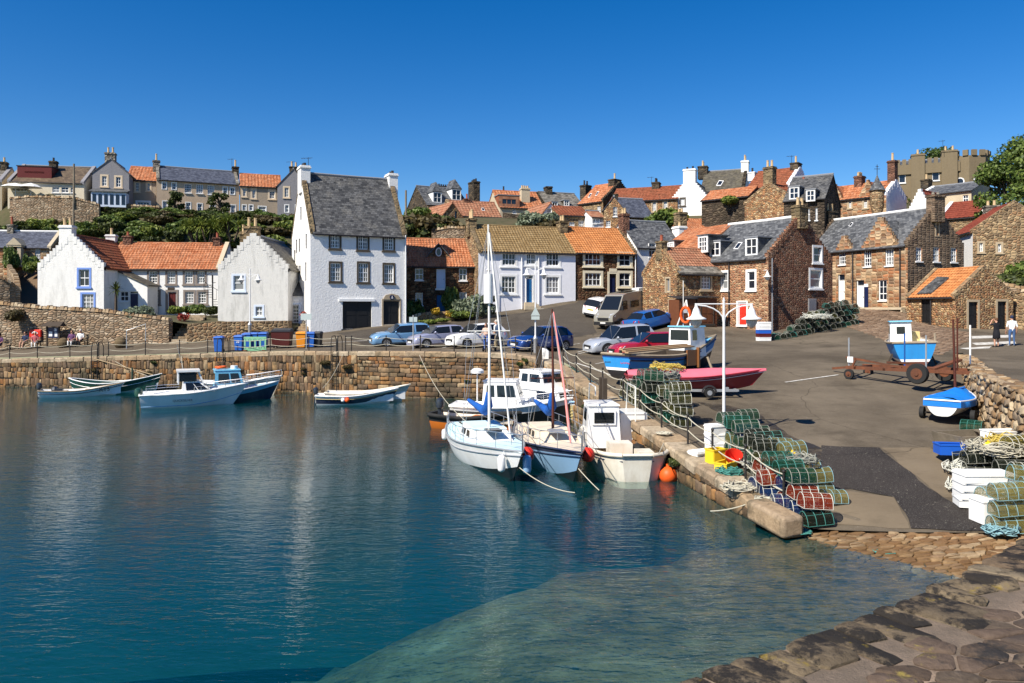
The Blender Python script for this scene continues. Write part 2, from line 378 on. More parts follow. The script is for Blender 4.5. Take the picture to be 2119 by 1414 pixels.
def netmat(name, col, dens=22.0, w=.16):
 m, nt, out = _nt(name); uv = coords(nt, 'UV')
 s = N(nt, 'SeparateXYZ', {0: scaled(nt, uv, (dens, dens, 1))})
 a = math_(nt, 'ADD', s.outputs[0], s.outputs[1]); b = math_(nt, 'SUBTRACT', s.outputs[0], s.outputs[1])
 fa = math_(nt, 'LESS_THAN', math_(nt, 'FRACT', a), w); fb = math_(nt, 'LESS_THAN', math_(nt, 'FRACT', b), w)
 f = math_(nt, 'MAXIMUM', fa, fb)
 d = N(nt, 'BsdfDiffuse', {'Color': col4(col)}); t = N(nt, 'BsdfTransparent')
 x = N(nt, 'MixShader', {0: f, 1: t.outputs[0], 2: d.outputs[0]}); nt.links.new(x.outputs[0], out.inputs['Surface']); return m
NETS = {'green': netmat('green_netting', (.012,.05,.03), 30, .32), 'dark': netmat('dark_netting', (.015,.018,.013), 30, .38), 'yellow': netmat('yellow_netting', (.19,.165,.055), 26, .27),
  'orange': netmat('red_netting', (.2,.032,.016), 28, .32), 'blue': netmat('blue_netting', (.015,.035,.11), 28, .32), 'olive': netmat('olive_netting', (.055,.055,.02), 28, .3)}
from mathutils.geometry import delaunay_2d_cdt
class TPS:
 def __init__(s, pts, reg=.3):
  P = np.array(pts, float); s.p = P[:, :2]; n = len(P)
  K = s._k(s.p, s.p)+np.eye(n)*reg; A = np.zeros((n+3, n+3)); Q = np.c_[np.ones(n), s.p]
  A[:n, :n] = K; A[:n, n:] = Q; A[n:, :n] = Q.T
  s.w = np.linalg.solve(A, np.r_[P[:, 2], 0, 0, 0])
 def _k(s, a, b):
  d = ((a[:, None, :]-b[None])**2).sum(2); return np.where(d > 1e-9, d*np.log(d+1e-12)*.5, 0)
 def many(s, q):
  q = np.asarray(q, float); return s._k(q, s.p)@s.w[:-3]+np.c_[np.ones(len(q)), q]@s.w[-3:]
 def __call__(s, x, y): return float(s.many([(x, y)])[0])
def pd(px, py, D): p = W(px, py, D); return (p.x, p.y, p.z)
COP = [(-330,755,60),(-150,750,56),(0,745,52),(150,741,51),(300,737,50.2),(450,732,49.5),(600,728,48.6),(740,728.5,47),(860,729,45.5),(960,731,44.9),(1050,733,44.2),(1078,736,43.2),(1100,740,41.9),(1122,746,40),(1155,765,37.4),
       (1188,791,34.8),(1230,816,31.8),(1267,837,29.4),(1323,880,26.6),(1390,925,23.9),(1443,965,22),(1514,1007,20),(1567,1051,18.8),(1618,1102,17.7)]
COPW = [W(*c) for c in COP]
apron_pts = [pd(*c) for c in COP[1:]] + [pd(*c) for c in [(0,722,58.5),(345,712,56.5),(480,712,55),(560,708,56),(690,687,59.5),(830,672,62),
 (830,716,53),(905,720,50.5),(985,720,49),(1115,727,47),(930,662,66),(1000,654,66),(1100,637,68.5),(1190,622,70),(1260,611,74),(1236,658,64),(1290,676,62),(1345,668,65),(1345,688,56),
 (1400,672,58),(1330,655,63),(1500,672,60.5),(1590,688,56),(1660,672,58),(1722,655,60.1),(1721,627,67),(1800,640,63),(1878,645,60),(1978,680,54),(1877,662,58.4),(2095,683,55.3),(2095,718,44.4),(2300,720,45),(2062,720,44.5),
 (1270,744,43),(1450,722,46),(1640,706,50),(1760,690,51)]] + [
 (8,30,1.64),(12,25,1.02),(14.5,30,1.64),(10,36,2.36),(16,36,2.42),(8,22,.68),(12,20.5,.62),(14,22,.9),(17,30,1.6),(7.46,17.7,.11),(9,17.4,.2),(10.6,16.9,.31),(13,16.6,.5),(20,38,2.6),(5.5,38,2.55),(4,42,2.6)]
GA = TPS(apron_pts, .4)
def ground(x, y): return GA(x, y)
def hit(px, py, off=0.0):
 d = ray(px, py); lo, hi = 8.0, 90.0
 ts = np.linspace(lo, hi, 500); P = np.c_[d.x*ts, ts]; zz = GA.many(P)+off; rz = H+d.z*ts
 k = np.argmax(rz < zz)
 t = ts[k] if rz[k] < zz[k] else 50.0
 return V((d.x*t, t, float(GA.many([(d.x*t, t)])[0])))
def inpoly(pts, poly):
 pts = np.asarray(pts); x, y = pts[:, 0], pts[:, 1]; c = np.zeros(len(pts), bool); n = len(poly)
 for i in range(n):
  x1, y1 = poly[i][:2]; x2, y2 = poly[i-1][:2]
  hit_ = ((y1 > y) != (y2 > y)) & (x < (x2-x1)*(y-y1)/((y2-y1) if y2 != y1 else 1e-9)+x1); c ^= hit_
 return c
def sheet(name, poly, zf, step, m, off=0.0, smooth=180):
 P = []
 for i in range(len(poly)):
  a = V(poly[i][:2]); b = V(poly[(i+1) % len(poly)][:2]); k = max(1, int((b-a).length/step))
  P += [a.lerp(b, j/k) for j in range(k)]
 n = len(P); xs = [p.x for p in P]; ys = [p.y for p in P]
 gx, gy = np.meshgrid(np.arange(min(xs)+step*.37, max(xs), step), np.arange(min(ys)+step*.41, max(ys), step)); g = np.c_[gx.ravel(), gy.ravel()]
 g = g[inpoly(g, [tuple(p) for p in P])]
 B = np.array([tuple(p) for p in P])
 keep = np.array([((B-q)**2).sum(1).min() > (step*.35)**2 for q in g]) if len(g) else np.zeros(0, bool)
 pts = P+[V(q) for q in g[keep]]
 r = delaunay_2d_cdt(pts, [(i, (i+1) % n) for i in range(n)], [], 1, 1e-4)
 q = np.array([(v.x, v.y) for v in r[0]]); z = zf(q)+off
 mb = MB(); mb.faces([(a[0], a[1], h) for a, h in zip(q, z)], [f for f in r[2]], 0)
 o = mb.build(name, m, uv=False, smooth=smooth)
 lay = o.data.uv_layers.new(name='UVMap'); vi = np.empty(len(o.data.loops), np.int32); o.data.loops.foreach_get('vertex_index', vi)
 lay.data.foreach_set('uv', q[vi].ravel())
 for p in o.data.polygons:
  if p.normal.z < 0: p.flip()
 return struct(o)
# ---- voronoi stones
def clip_half(poly, a, b, c):
 out = []
 for i in range(len(poly)):
  p, q = poly[i], poly[(i+1) % len(poly)]; fp = a*p[0]+b*p[1]-c; fq = a*q[0]+b*q[1]-c
  if fp <= 0: out.append(p)
  if (fp < 0) != (fq < 0) and fp != fq: t = fp/(fp-fq); out.append((p[0]+(q[0]-p[0])*t, p[1]+(q[1]-p[1])*t))
 return out
def cells(w, h, cw, ch, jit=.38, s0=0, t0=0, big=.0):
 nx, ny = max(1, round(w/cw)), max(1, round(h/ch)); P = {}
 for j in range(-1, ny+1):
  for i in range(-1, nx+1):
   P[i, j] = (i+.5+(.5 if j % 2 else 0)+random.uniform(-jit, jit), j+.5+random.uniform(-jit, jit)*.8)
 out = []
 for j in range(ny):
  for i in range(-1, nx):
   c = P[i, j]; poly = [(c[0]-2, c[1]-2), (c[0]+2, c[1]-2), (c[0]+2, c[1]+2), (c[0]-2, c[1]+2)]
   for dj in (-2, -1, 0, 1, 2):
    for di in (-2, -1, 0, 1, 2):
     q = P.get((i+di, j+dj))
     if q is None or q is c: continue
     a, b = q[0]-c[0], q[1]-c[1]; poly = clip_half(poly, a, b, (a*(q[0]+c[0])+b*(q[1]+c[1]))/2)
     if len(poly) < 3: break
    if len(poly) < 3: break
   for (a, b, k) in ((-1, 0, 0), (1, 0, nx), (0, -1, 0), (0, 1, ny)):
    if len(poly) >= 3: poly = clip_half(poly, a, b, k)
   if len(poly) >= 3: out.append([(s0+x*w/nx, t0+y*h/ny) for x, y in poly])
 return out
RC = .12
def courses(w, h, cw, ch, t0=0, upright=False):
 out = []; z = 0
 while z < h:
  rh = ch*random.uniform(.65, 1.35); x = -random.uniform(0, cw)
  while x < w:
   l = cw*random.uniform(.5, 1.6); j = lambda k: random.uniform(-.12, .12)*k; m = min(cw, ch)
   top = rh*(random.uniform(.8, 1.25) if upright else 1)
   out.append([(max(0, min(w, a)), t0+b) for a, b in ((x+j(m), z+j(m)), (x+l+j(m), z+j(m)), (x+l+j(m), z+top+j(m)), (x+l*.5, z+top+j(m)), (x+j(m), z+top+j(m)))]); x += l
  z += rh
 return out
def stone_cell(mb, poly, fmap, gap=.03, rise=.05, m=0, bev=.35, rnd=1):
 n = len(poly); cx = sum(p[0] for p in poly)/n; cy = sum(p[1] for p in poly)/n
 ext = max(max(abs(p[0]-cx), abs(p[1]-cy)) for p in poly)
 if ext < .05: return
 def shrink(g):
  out = []
  for p in poly:
   d = math.hypot(p[0]-cx, p[1]-cy); k = max(.1, 1-g/max(d, 1e-6)); out.append((cx+(p[0]-cx)*k, cy+(p[1]-cy)*k))
  return out
 a = shrink(gap)
 for _ in range(rnd):
  b = []
  for i in range(len(a)):
   p, q = a[i], a[(i+1) % len(a)]
   b += [(p[0]*(1-RC)+q[0]*RC, p[1]*(1-RC)+q[1]*RC), (p[0]*RC+q[0]*(1-RC), p[1]*RC+q[1]*(1-RC))]
  a = b
 k = len(a); hs = rise*random.uniform(.6, 1.3); t1, t2 = random.uniform(-.25, .25)*rise, random.uniform(-.25, .25)*rise
 lo = [fmap(x, y, -.06) for x, y in a]
 md = [fmap(x, y, hs*.6) for x, y in a]
 ins = min(.5, bev*.06/max(ext, .06)*2)
 hi = [fmap(cx+(x-cx)*(1-ins), cy+(y-cy)*(1-ins), hs+t1*(x-cx)/ext+t2*(y-cy)/ext+random.uniform(-.1, .1)*rise) for x, y in a]
 c = fmap(cx, cy, hs*1.04)
 fs = [(i, (i+1) % k, k+(i+1) % k, k+i) for i in range(k)]+[(k+i, k+(i+1) % k, 2*k+(i+1) % k, 2*k+i) for i in range(k)]+[(2*k+i, 2*k+(i+1) % k, 3*k) for i in range(k)]
 mb.faces(lo+md+hi+[c], fs, m)
def stonemat(name, cols, wet=None, lich=None, lich2=None, rough=.88, bmp=.5, ls=1.3, lth=(.5, .62), dark=(.02,.021,.012)):
 m, nt, out = _nt(name); co = coords(nt)
 rnd = N(nt, 'NewGeometry').outputs['Random Per Island']; k = len(cols)
 c = ramp(nt, rnd, [(i/k, cl) for i, cl in enumerate(cols)], 'CONSTANT')
 fine = noise(nt, co, 7, 9, .72)
 c = mixc(nt, .85, c, ramp(nt, fine, [(.28, (.42,.4,.38)), (.7, (1.05,1.05,1.05))]), 'MULTIPLY')
 if lich:
  f = ramp(nt, noise(nt, co, ls, 9, .72), [(lth[0], (0,0,0)), (lth[1], (.9,.9,.9))]); c = mixc(nt, f, c, lich)
 if lich2:
  f = ramp(nt, noise(nt, scaled(nt, co, (1,1,1), (7,3,1)), 2.2, 7, .7), [(.6, (0,0,0)), (.68, (.8,.8,.8))]); c = mixc(nt, f, c, lich2)
 if wet is not None:
  z = N(nt, 'SeparateXYZ', {0: N(nt, 'NewGeometry').outputs['Position']}).outputs[2]
  zz = math_(nt, 'ADD', z, math_(nt, 'MULTIPLY', math_(nt, 'SUBTRACT', noise(nt, co, .8, 6), .5), .7))
  f = ramp(nt, math_(nt, 'ADD', zz, .5), [(wet+.3, (.93,.93,.93)), (wet+.7, (0,0,0))]); c = mixc(nt, f, c, dark)
 return finish(m, nt, out, c, rough, bump(nt, noise(nt, co, 14, 8, .7), bmp, .04), spec=.2)
qcols = [(.36,.19,.075),(.4,.25,.12),(.25,.145,.075),(.16,.1,.06),(.47,.34,.2),(.3,.14,.055),(.22,.15,.1),(.38,.25,.14),(.2,.13,.08)]
M['q_st'] = stonemat('quay_stones', qcols, .0, (.06,.052,.033), ls=.55, lth=(.44, .6))
M['q_mort'] = mat('dark_joint', (.028,.022,.015), .95, .4, 3)
M['cop_st'] = stonemat('quay_coping_stones', [(.42,.33,.22),(.36,.27,.18),(.47,.38,.27),(.4,.29,.18)], -.15, (.085,.07,.045), ls=1.6, lth=(.5, .66))
M['dyke_st'] = stonemat('dyke_stones', [(.36,.24,.13),(.27,.17,.09),(.43,.32,.2),(.2,.13,.075),(.33,.25,.17),(.5,.4,.27)], None, (.13,.11,.07), lth=(.55, .7))
M['cob_st'] = stonemat('slip_cobbles', [(.3,.18,.085),(.38,.25,.13),(.22,.125,.06),(.45,.33,.2),(.25,.14,.065),(.33,.22,.13)], .1, (.2,.15,.1), ls=1.0, lth=(.55,.7), dark=(.1,.055,.022))
M['pier_st'] = stonemat('pier_flagstones', [(.21,.16,.1),(.17,.13,.085),(.24,.19,.125),(.15,.115,.075),(.19,.135,.085)], None, (.014,.013,.013), (.28,.2,.03), ls=1.3, lth=(.47, .53), bmp=1.0)
M['pier_fl'] = stonemat('pier_inner_flagstones', [(.12,.085,.06),(.14,.105,.075),(.1,.075,.06),(.155,.11,.08)], None, (.03,.028,.027), (.28,.22,.05), ls=1.1, lth=(.55, .62), bmp=1.0)
M['pier_mort'] = mat('pier_mortar', (.27,.2,.145), .95, .4, 5, 1.0, 28, dirt=(.1,.08,.06), dirt_amt=.75)
M['path_cob'] = stonemat('street_setts', [(.2,.13,.085),(.25,.175,.12),(.17,.115,.08),(.28,.2,.14)], None)
M['earth'] = mat('earth', (.09,.07,.045), .95, .3, 2, .5, 10)
# ---- asphalt apron
def asphalt(name, col, col2, bmp=.25, grit=.25):
 m, nt, out = _nt(name); co = coords(nt)
 c = mixc(nt, ramp(nt, noise(nt, co, .22, 8, .68), [(.34, (0,0,0)), (.66, (1,1,1))]), col, col2)
 c = mixc(nt, ramp(nt, noise(nt, scaled(nt, co, (1, 3, 1)), .9, 9, .75), [(.56, (0,0,0)), (.75, (.65,.65,.65))]), c, sc(col, .5))
 c = mixc(nt, ramp(nt, noise(nt, co, 60, 3, .8), [(.6, (0,0,0)), (.68, (grit, grit, grit))]), c, (.5,.48,.44))
 c = mixc(nt, ramp(nt, noise(nt, scaled(nt, co, (1,1,1), (9,4,0)), .33, 6, .65), [(.55, (0,0,0)), (.72, (.55,.55,.55))]), c, sc(col, .42))
 c = mixc(nt, ramp(nt, noise(nt, co, 17, 2, .5), [(.7, (0,0,0)), (.73, (grit, grit, grit))]), c, (.42,.38,.31))
 e = N(nt, 'TexVoronoi', {'Vector': scaled(nt, N(nt, 'VectorMath', {0: co, 1: N(nt, 'TexNoise', {'Vector': co, 'Scale': .6, 'Detail': 6.0}).outputs['Color']}, operation='ADD').outputs[0], (.16,.16,.16)), 'Scale': 1.0}, feature='DISTANCE_TO_EDGE').outputs['Distance']
 c = mixc(nt, ramp(nt, e, [(.0015, (.7,.7,.7)), (.004, (0,0,0))]), c, sc(col, .35))
 return finish(m, nt, out, c, .9, bump(nt, noise(nt, co, 45, 6, .7), bmp, .02), spec=.15)
M['asph'] = asphalt('apron_tarmac', (.074,.059,.041), (.152,.123,.088))
M['asph_dk'] = asphalt('dark_tarmac', (.022,.019,.018), (.042,.035,.031), grit=.7)
M['asph_street'] = asphalt('street_tarmac', (.055,.046,.038), (.08,.068,.054))
M['conc'] = asphalt('slip_concrete', (.13,.1,.066), (.19,.15,.102), grit=.12)
m, nt, out = _nt('shore_stain'); co = coords(nt); f = ramp(nt, noise(nt, co, .8, 8, .7), [(.42, (0,0,0)), (.6, (.85,.85,.85))])
x_ = N(nt, 'MixShader', {0: f, 1: N(nt, 'BsdfTransparent').outputs[0], 2: N(nt, 'BsdfPrincipled', {'Base Color': (.03,.024,.018,1), 'Roughness': .6}).outputs[0]}); nt.links.new(x_.outputs[0], out.inputs['Surface']); M['stain'] = m
M['line'] = mat('road_paint', (.62,.6,.55), .8, .2, 3, dirt=(.2,.17,.13), dirt_amt=.6, ds=4)
zA = lambda q: GA.many(q)
def offs(poly, d):
 out = []
 for i, p in enumerate(poly):
  a = poly[max(0, i-1)]; b = poly[min(len(poly)-1, i+1)]; t = V((b.x-a.x, b.y-a.y)).normalized(); out.append(V((p.x-t.y*d, p.y+t.x*d)))
 return out
inner = offs(COPW, .8)
apoly = [tuple(p) for p in inner]+[(7.5, 17.75), (9, 17.35), (10.6, 16.9), (12.6, 16.6), (14.6, 22), (17.0, 28.4), (22.4, 39), (24, 41.5), (45, 41), (50, 60), (40, 72), (20, 82), (-8, 80), (-20, 64), (-60, 66)]
sheet('apron_road', apoly, zA, 1.0, M['asph'])
def overlay(name, pxs, m, off=.012, step=.8, zf=None):
 Q = [hit(*p).xy for p in pxs]; poly = []
 for i, a in enumerate(Q):
  b = Q[(i+1) % len(Q)]; k = max(1, int((b-a).length/.35)); poly += [tuple(a.lerp(b, j/k)+V((random.uniform(-.05, .05), random.uniform(-.05, .05)))*(j > 0)) for j in range(k)]
 return sheet(name, poly, zf or zA, step, m, off)
overlay('dark_slip_patch', [(1700,925),(1820,930),(1850,955),(1950,1032),(2020,1060),(2075,1106),(1885,1098),(1880,1080),(1862,1050),(1850,1030),(1760,1017),(1700,1020)], M['asph_dk'], .02)
overlay('concrete_slip_patch', [(1700,1023),(1760,1020),(1849,1033),(1860,1052),(1879,1084),(1882,1097),(1730,1092),(1690,1060)], M['conc'], .012)
overlay('concrete_slip_patch', [(1823,930),(1925,929),(1968,960),(2000,1020),(1985,1034),(1952,1030),(1855,955)], M['conc'], .012)
overlay('dark_shore_strip', [(1440,832),(1500,840),(1570,858),(1640,905),(1702,930),(1700,965),(1640,950),(1580,900),(1500,862)], M['stain'], .016)
overlay('street', [(700,690),(830,674),(1000,660),(1190,628),(1215,616),(1260,616),(1225,660),(1235,690),(1180,700),(900,706),(760,716)], M['asph_street'], .012, 1.2)
sett = [(1722,645),(1790,640),(1880,652),(1975,685),(2010,690),(2000,705),(1945,735),(1900,726),(1830,706),(1790,688),(1735,668)]
overlay('sett_paving', sett, M['path_cob'], .01)
sp = [tuple(hit(*p)[:2]) for p in sett]; mb = MB(); x0 = min(p[0] for p in sp); x1 = max(p[0] for p in sp); y0 = min(p[1] for p in sp); y1 = max(p[1] for p in sp)
for c in cells(x1-x0, y1-y0, .5, .28, .3, x0, y0):
 m_ = (sum(p[0] for p in c)/len(c), sum(p[1] for p in c)/len(c))
 if inpoly([m_], sp)[0]:
  z = ground(*m_); stone_cell(mb, c, lambda x, y, h, z=z: (x, y, z+.012+h), .03, .035)
struct(mb.build('street_setts', M['path_cob'], uv=False, smooth=50))
def paint(name, quads):
 mb = MB()
 for pts in quads:
  P = [hit(*p) for p in pts]
  if len(P) == 2:
   a, b = P; t = V((b.x-a.x, b.y-a.y)).normalized()*.05; n = V((-t.y, t.x)); k = max(1, int((b-a).length/1.0)); rows = []
   for i in range(k+1):
    p = a.lerp(b, i/k); rows.append([(p.x+s*n.x, p.y+s*n.y, ground(p.x+s*n.x, p.y+s*n.y)+.02) for s in (1, -1)])
   mb.grid(rows, flip=False)
  else: mb.poly([(p.x, p.y, p.z+.022) for p in P])
 return struct(mb.build(name, M['line'], uv=False))
paint('parking_lines', [[(650,712),(760,706)],[(652,712),(668,703)],[(1195,730),(1225,722)],[(1197,733),(1222,728)],[(1232,755),(1262,748)],[(1275,770),(1330,762)],[(1190,752),(1300,790)],[(1120,722),(1200,712)],[(1300,790),(1330,800)],
      [(1060,727),(1075,722)],[(915,721),(940,713)],[(1095,641),(1125,640)],[(1625,792),(1735,777)]])
paint('road_bars', [[(2010,697),(2095,694),(2098,699),(2012,702)],[(2010,711),(2100,707),(2103,712),(2020,716)],[(1985,722),(2052,718),(2047,722),(2000,724)]])
# ---- quay wall: body, rough stones, coping blocks
def polylen(P):
 s = [0]
 for a, b in zip(P, P[1:]): s.append(s[-1]+math.hypot(b.x-a.x, b.y-a.y))
 return s
def quay(name, P, label, upright, thick=.85, sz=(.42,.26)):
 S = polylen(P); L = S[-1]; root = thing(name, label, 'harbour wall', tuple(P[len(P)//2].xy)+(0,))
 o = root.location
 nrm = []
 for i in range(len(P)):
  a = P[max(0, i-1)]; b = P[min(len(P)-1, i+1)]; t = V((b.x-a.x, b.y-a.y)).normalized(); nrm.append(V((t.y, -t.x)))
 def at(s):
  for i in range(len(S)-1):
   if s <= S[i+1] or i == len(S)-2:
    f = (s-S[i])/(S[i+1]-S[i]); return P[i].lerp(P[i+1], f), nrm[i].lerp(nrm[i+1], f).normalized()
 mb = MB(); rows = []
 for i in range(len(P)):
  p, n = P[i], nrm[i]; q = V((p.x-n.x*thick, p.y-n.y*thick, 0))
  rows.append([(p.x, p.y, -4), (p.x, p.y, p.z-.22), (q.x, q.y, p.z-.22), (q.x, q.y, -4)])
 mb.grid(rows, flip=True); mb.build('core', M['q_mort'], root, o)
 mb = MB()
 for c in (courses(L, 4.2, .23, .46, -1.0, True) if upright else courses(L, 4.2, *sz, -1.0)):
  def fm(s, t, h):
   p, n = at(min(max(s, 0), L)); z = min(t, p.z-.2); return (p.x+n.x*h, p.y+n.y*h, z)
  ctr = sum(q[0] for q in c)/len(c); p, n = at(ctr)
  if min(q[1] for q in c) < p.z-.3 and max(q[1] for q in c) > -.7: stone_cell(mb, c, fm, .02, .045)
 mb.build('facing', M['q_st'], root, o, uv=False, smooth=55)
 mb = MB(); s = 0.0
 while s < L-.1:
  l = min(random.uniform(.7, 1.35), L-s); a, n1 = at(s+.012); b, n2 = at(s+l-.012); h = random.uniform(.0, .035); w = thick+random.uniform(-.1, .06); ov = random.uniform(.02, .09)
  lo = lambda p, n, d, z: (p.x-n.x*d, p.y-n.y*d, z)
  bt = [lo(a, n1, -ov, a.z-.24), lo(b, n2, -ov, b.z-.24), lo(b, n2, w, b.z-.24), lo(a, n1, w, a.z-.24)]
  e = .05
  md = [lo(a, n1, -ov, a.z-e+h), lo(b, n2, -ov, b.z-e+h), lo(b, n2, w, b.z-e+h), lo(a, n1, w, a.z-e+h)]
  a2, m1 = at(s+.05); b2, m2 = at(s+l-.05)
  tp = [lo(a2, m1, -ov+.05, a.z+h+.02), lo(b2, m2, -ov+.05, b.z+h+.02), lo(b2, m2, w-.04, b.z+h+.01), lo(a2, m1, w-.04, a.z+h+.01)]
  mb.faces(bt+md+tp, [(3,2,1,0),(0,1,5,4),(1,2,6,5),(2,3,7,6),(3,0,4,7),(4,5,9,8),(5,6,10,9),(6,7,11,10),(7,4,8,11),(8,9,10,11)]); s += l
 mb.build('coping', M['cop_st'], root, o, uv=False)
 return root
quay('quay_wall', COPW[:8], 'long far quay wall of upright stones behind the moored dinghies', True, sz=(.62,.3))
quay('quay_wall', COPW[7:14], 'far quay wall of coursed square stones curving round below the parked cars', False, sz=(.5, .26))
quay('quay_wall', COPW[13:], 'stone side wall sloping down along the slipway beside the moored sailing boats', False, sz=(.42, .27))
mb = MB(); a = W(1545,1058,18.6); b = W(1622,1100,17.35); t = (b-a).normalized()
mb.box((a+b)/2+V((.25,.05,.06)), ((b-a).length, .62, .5), 0, t, V((-t.y, t.x, 0)).normalized()); blk = mb.build('kerb_block', M['cop_st'], smooth=30, uv=False)
bv = blk.modifiers.new('bevel', 'BEVEL'); bv.width = .1; bv.segments = 3
tag(blk, 'big pale worn stone block ending the slip wall at the water', 'stone block')
# ---- slip below the apron, sea bed, water
def zC(q): q = np.asarray(q); return .087*q[:, 0]+.071*q[:, 1]-1.812
def zcob(q):
 q = np.asarray(q); z = zC(q); x, y = q[:, 0], q[:, 1]; z = z-np.clip(y-(16.3+(x+1.6)*.2105), 0, 3)*np.where(x > .5, 4.0, np.clip(2.0+x, .6, 3))-np.clip(.2-x, 0, 12)*.3-np.clip(9-y, 0, 9)*.04; return np.maximum(z, -3.15)
slip_poly = [(6.0, 17.9), (7.5, 18.0), (10.6, 17.2), (14, 17), (14, 10), (8, 2), (-12, 1), (-13, 16.5), (-6, 18), (2, 18.6)]
def slipbed():
 m, nt, out = _nt('weedy_slip_bed'); co = coords(nt); n1 = noise(nt, scaled(nt, co, (1, 1.6, 1)), .55, 10, .72, .4)
 c = ramp(nt, n1, [(.34, (.03,.025,.01)), (.47, (.13,.09,.035)), (.6, (.2,.16,.085)), (.72, (.32,.27,.18))])
 z = math_(nt, 'ADD', N(nt, 'SeparateXYZ', {0: N(nt, 'NewGeometry').outputs['Position']}).outputs[2], math_(nt, 'MULTIPLY', noise(nt, co, 1.2, 6), .7))
 c = mixc(nt, ramp(nt, math_(nt, 'ADD', z, .72), [(.25, (0,0,0)), (.75, (.9,.9,.9))]), c, mixc(nt, ramp(nt, noise(nt, co, 2.3, 8, .72), [(.4, (0,0,0)), (.58, (1,1,1))]), (.05,.028,.01), (.2,.1,.03)))
 return finish(m, nt, out, c, .95, bump(nt, noise(nt, co, 6, 8, .7), .8, .05))
M['slip_bed'] = slipbed()
sheet('slipway_foot', slip_poly, zcob, .6, M['slip_bed'], -.05)
mb = MB()
for c in cells(12.5, 8.6, .27, .14, .47, 1.5, 9.6):
 m_ = (sum(p[0] for p in c)/len(c), sum(p[1] for p in c)/len(c))
 if inpoly([m_], [(5.9,17.85),(7.5,17.75),(9,17.35),(10.6,16.9),(12.6,16.6),(13.8,16),(10,9.5),(2,9.5),(1,14)])[0]:
  z = float(zC([m_])[0])
  if z < -.06+random.uniform(-.05, .05): continue
  stone_cell(mb, c, lambda x, y, h: (x, y, .087*x+.071*y-1.85+h), .016, .035, 0, .12)
struct(mb.build('slipway_cobbles', M['cob_st'], uv=False, smooth=55))
mb = MB(); mb.poly([(-560,-260,-3.2),(40,-260,-3.2),(40,70,-3.2),(-560,70,-3.2)]); struct(mb.build('sea_bed', mat('sea_bed_silt', (.02,.075,.07), .9, .5, .3), uv=False))
m, nt, out = _nt('harbour_water'); co = coords(nt)
big = noise(nt, scaled(nt, co, (.06, .1, .1)), 1.0, 3, .5)
wv = N(nt, 'Mapping', {'Vector': co, 'Rotation': (0, 0, R(28)), 'Scale': (.75, 2.1, 1)}).outputs['Vector']
h1 = noise(nt, wv, 2.6, 3, .55, .6); h2 = noise(nt, wv, .75, 2, .5, .3); h3 = noise(nt, wv, 6.0, 2, .5, .2)
hh = math_(nt, 'ADD', math_(nt, 'MULTIPLY', h1, 1.0), math_(nt, 'ADD', math_(nt, 'MULTIPLY', h2, 1.0), math_(nt, 'MULTIPLY', h3, .45)))
amp = ramp(nt, big, [(.35, (.35,.35,.35)), (.62, (1,1,1))])
nm = N(nt, 'Bump', {'Height': hh, 'Strength': math_(nt, 'MULTIPLY', amp, .42), 'Distance': .05}).outputs['Normal']
fr = N(nt, 'Fresnel', {'IOR': 1.34, 'Normal': nm})
gl = N(nt, 'BsdfGlossy', {'Color': (1,1,1,1), 'Roughness': .03, 'Normal': nm})
tr = N(nt, 'BsdfTransparent', {'Color': (.86,.95,.95,1)})
df = N(nt, 'BsdfDiffuse', {'Color': (.0,.25,.31,1)})
bd = N(nt, 'MixShader', {0: .08, 1: tr.outputs[0], 2: df.outputs[0]})
s = N(nt, 'MixShader', {0: fr.outputs[0], 1: bd.outputs[0], 2: gl.outputs[0]}); nt.links.new(s.outputs[0], out.inputs['Surface'])
va = N(nt, 'VolumeAbsorption', {'Color': (.1,.6,.66,1), 'Density': .2}); nt.links.new(va.outputs[0], out.inputs['Volume'])
mb = MB(); mb.box((-260, -95, -3), (600, 330, 6)); wt = mb.build('harbour_water', m, uv=False); struct(wt)
# ---- foreground pier
ZP = 1.5
pe = [at_z(px, py, ZP) for px, py in [(1408,1414),(1516,1373),(1628,1336),(1721,1299),(1783,1278),(1880,1241),(1934,1212),(1996,1193),(2015,1174),(2081,1139),(2140,1106)]]
d0 = (pe[0]-pe[2]).normalized(); pe = [pe[0]+d0*6]+pe+[V((10.2,14.2,ZP)), V((12.2,16.4,ZP)), V((14.5,21.5,ZP))]
ppoly = [tuple(p.xy) for p in pe]+[(30, 20), (30, -8), (-8, -8)]
sheet('pier_deck', ppoly, lambda q: np.full(len(q), ZP-.04), 2.0, M['pier_mort'])
S = polylen(pe); L = S[-1]
def pat(s):
 for i in range(len(S)-1):
  if s <= S[i+1] or i == len(S)-2:
   f = (s-S[i])/(S[i+1]-S[i]); a = pe[i-1] if i else pe[i]; t = (pe[i+1]-pe[i]).normalized(); return pe[i].lerp(pe[i+1], f), V((t.y, -t.x, 0))
root = thing('pier_wall', 'foreground pier edge of big worn blotchy stones at the water', 'pier', (5, 10, 0))
mb = MB(); mb.grid([[(p.x, p.y, -4), (p.x, p.y, ZP-.08)] for p in pe], flip=True); mb.build('wall_face', M['quay_h'], root, root.location)
mb = MB(); s = 0.0
while s < L-.3:
 l = random.uniform(.3, .6); w = random.uniform(.5, .95); e = .012; k = random.uniform(-.08, .08)
 c = [(s+e, -.04+random.uniform(-.03,.05)), (s+l*.5, -.06+random.uniform(-.05,.03)), (s+l-e, -.04+random.uniform(-.03,.05)), (s+l-e+k, w), (s+e+k, w+random.uniform(-.1,.1))]
 def fm(s_, d_, h):
  p, n = pat(min(max(s_, 0), L)); return (p.x+n.x*d_, p.y+n.y*d_, ZP-.06+h)
 stone_cell(mb, c, fm, .01, .07, 0, .7, 1); s += l
mb.build('edge_stones', M['pier_st'], root, root.location, uv=False, smooth=35)
mb = MB()
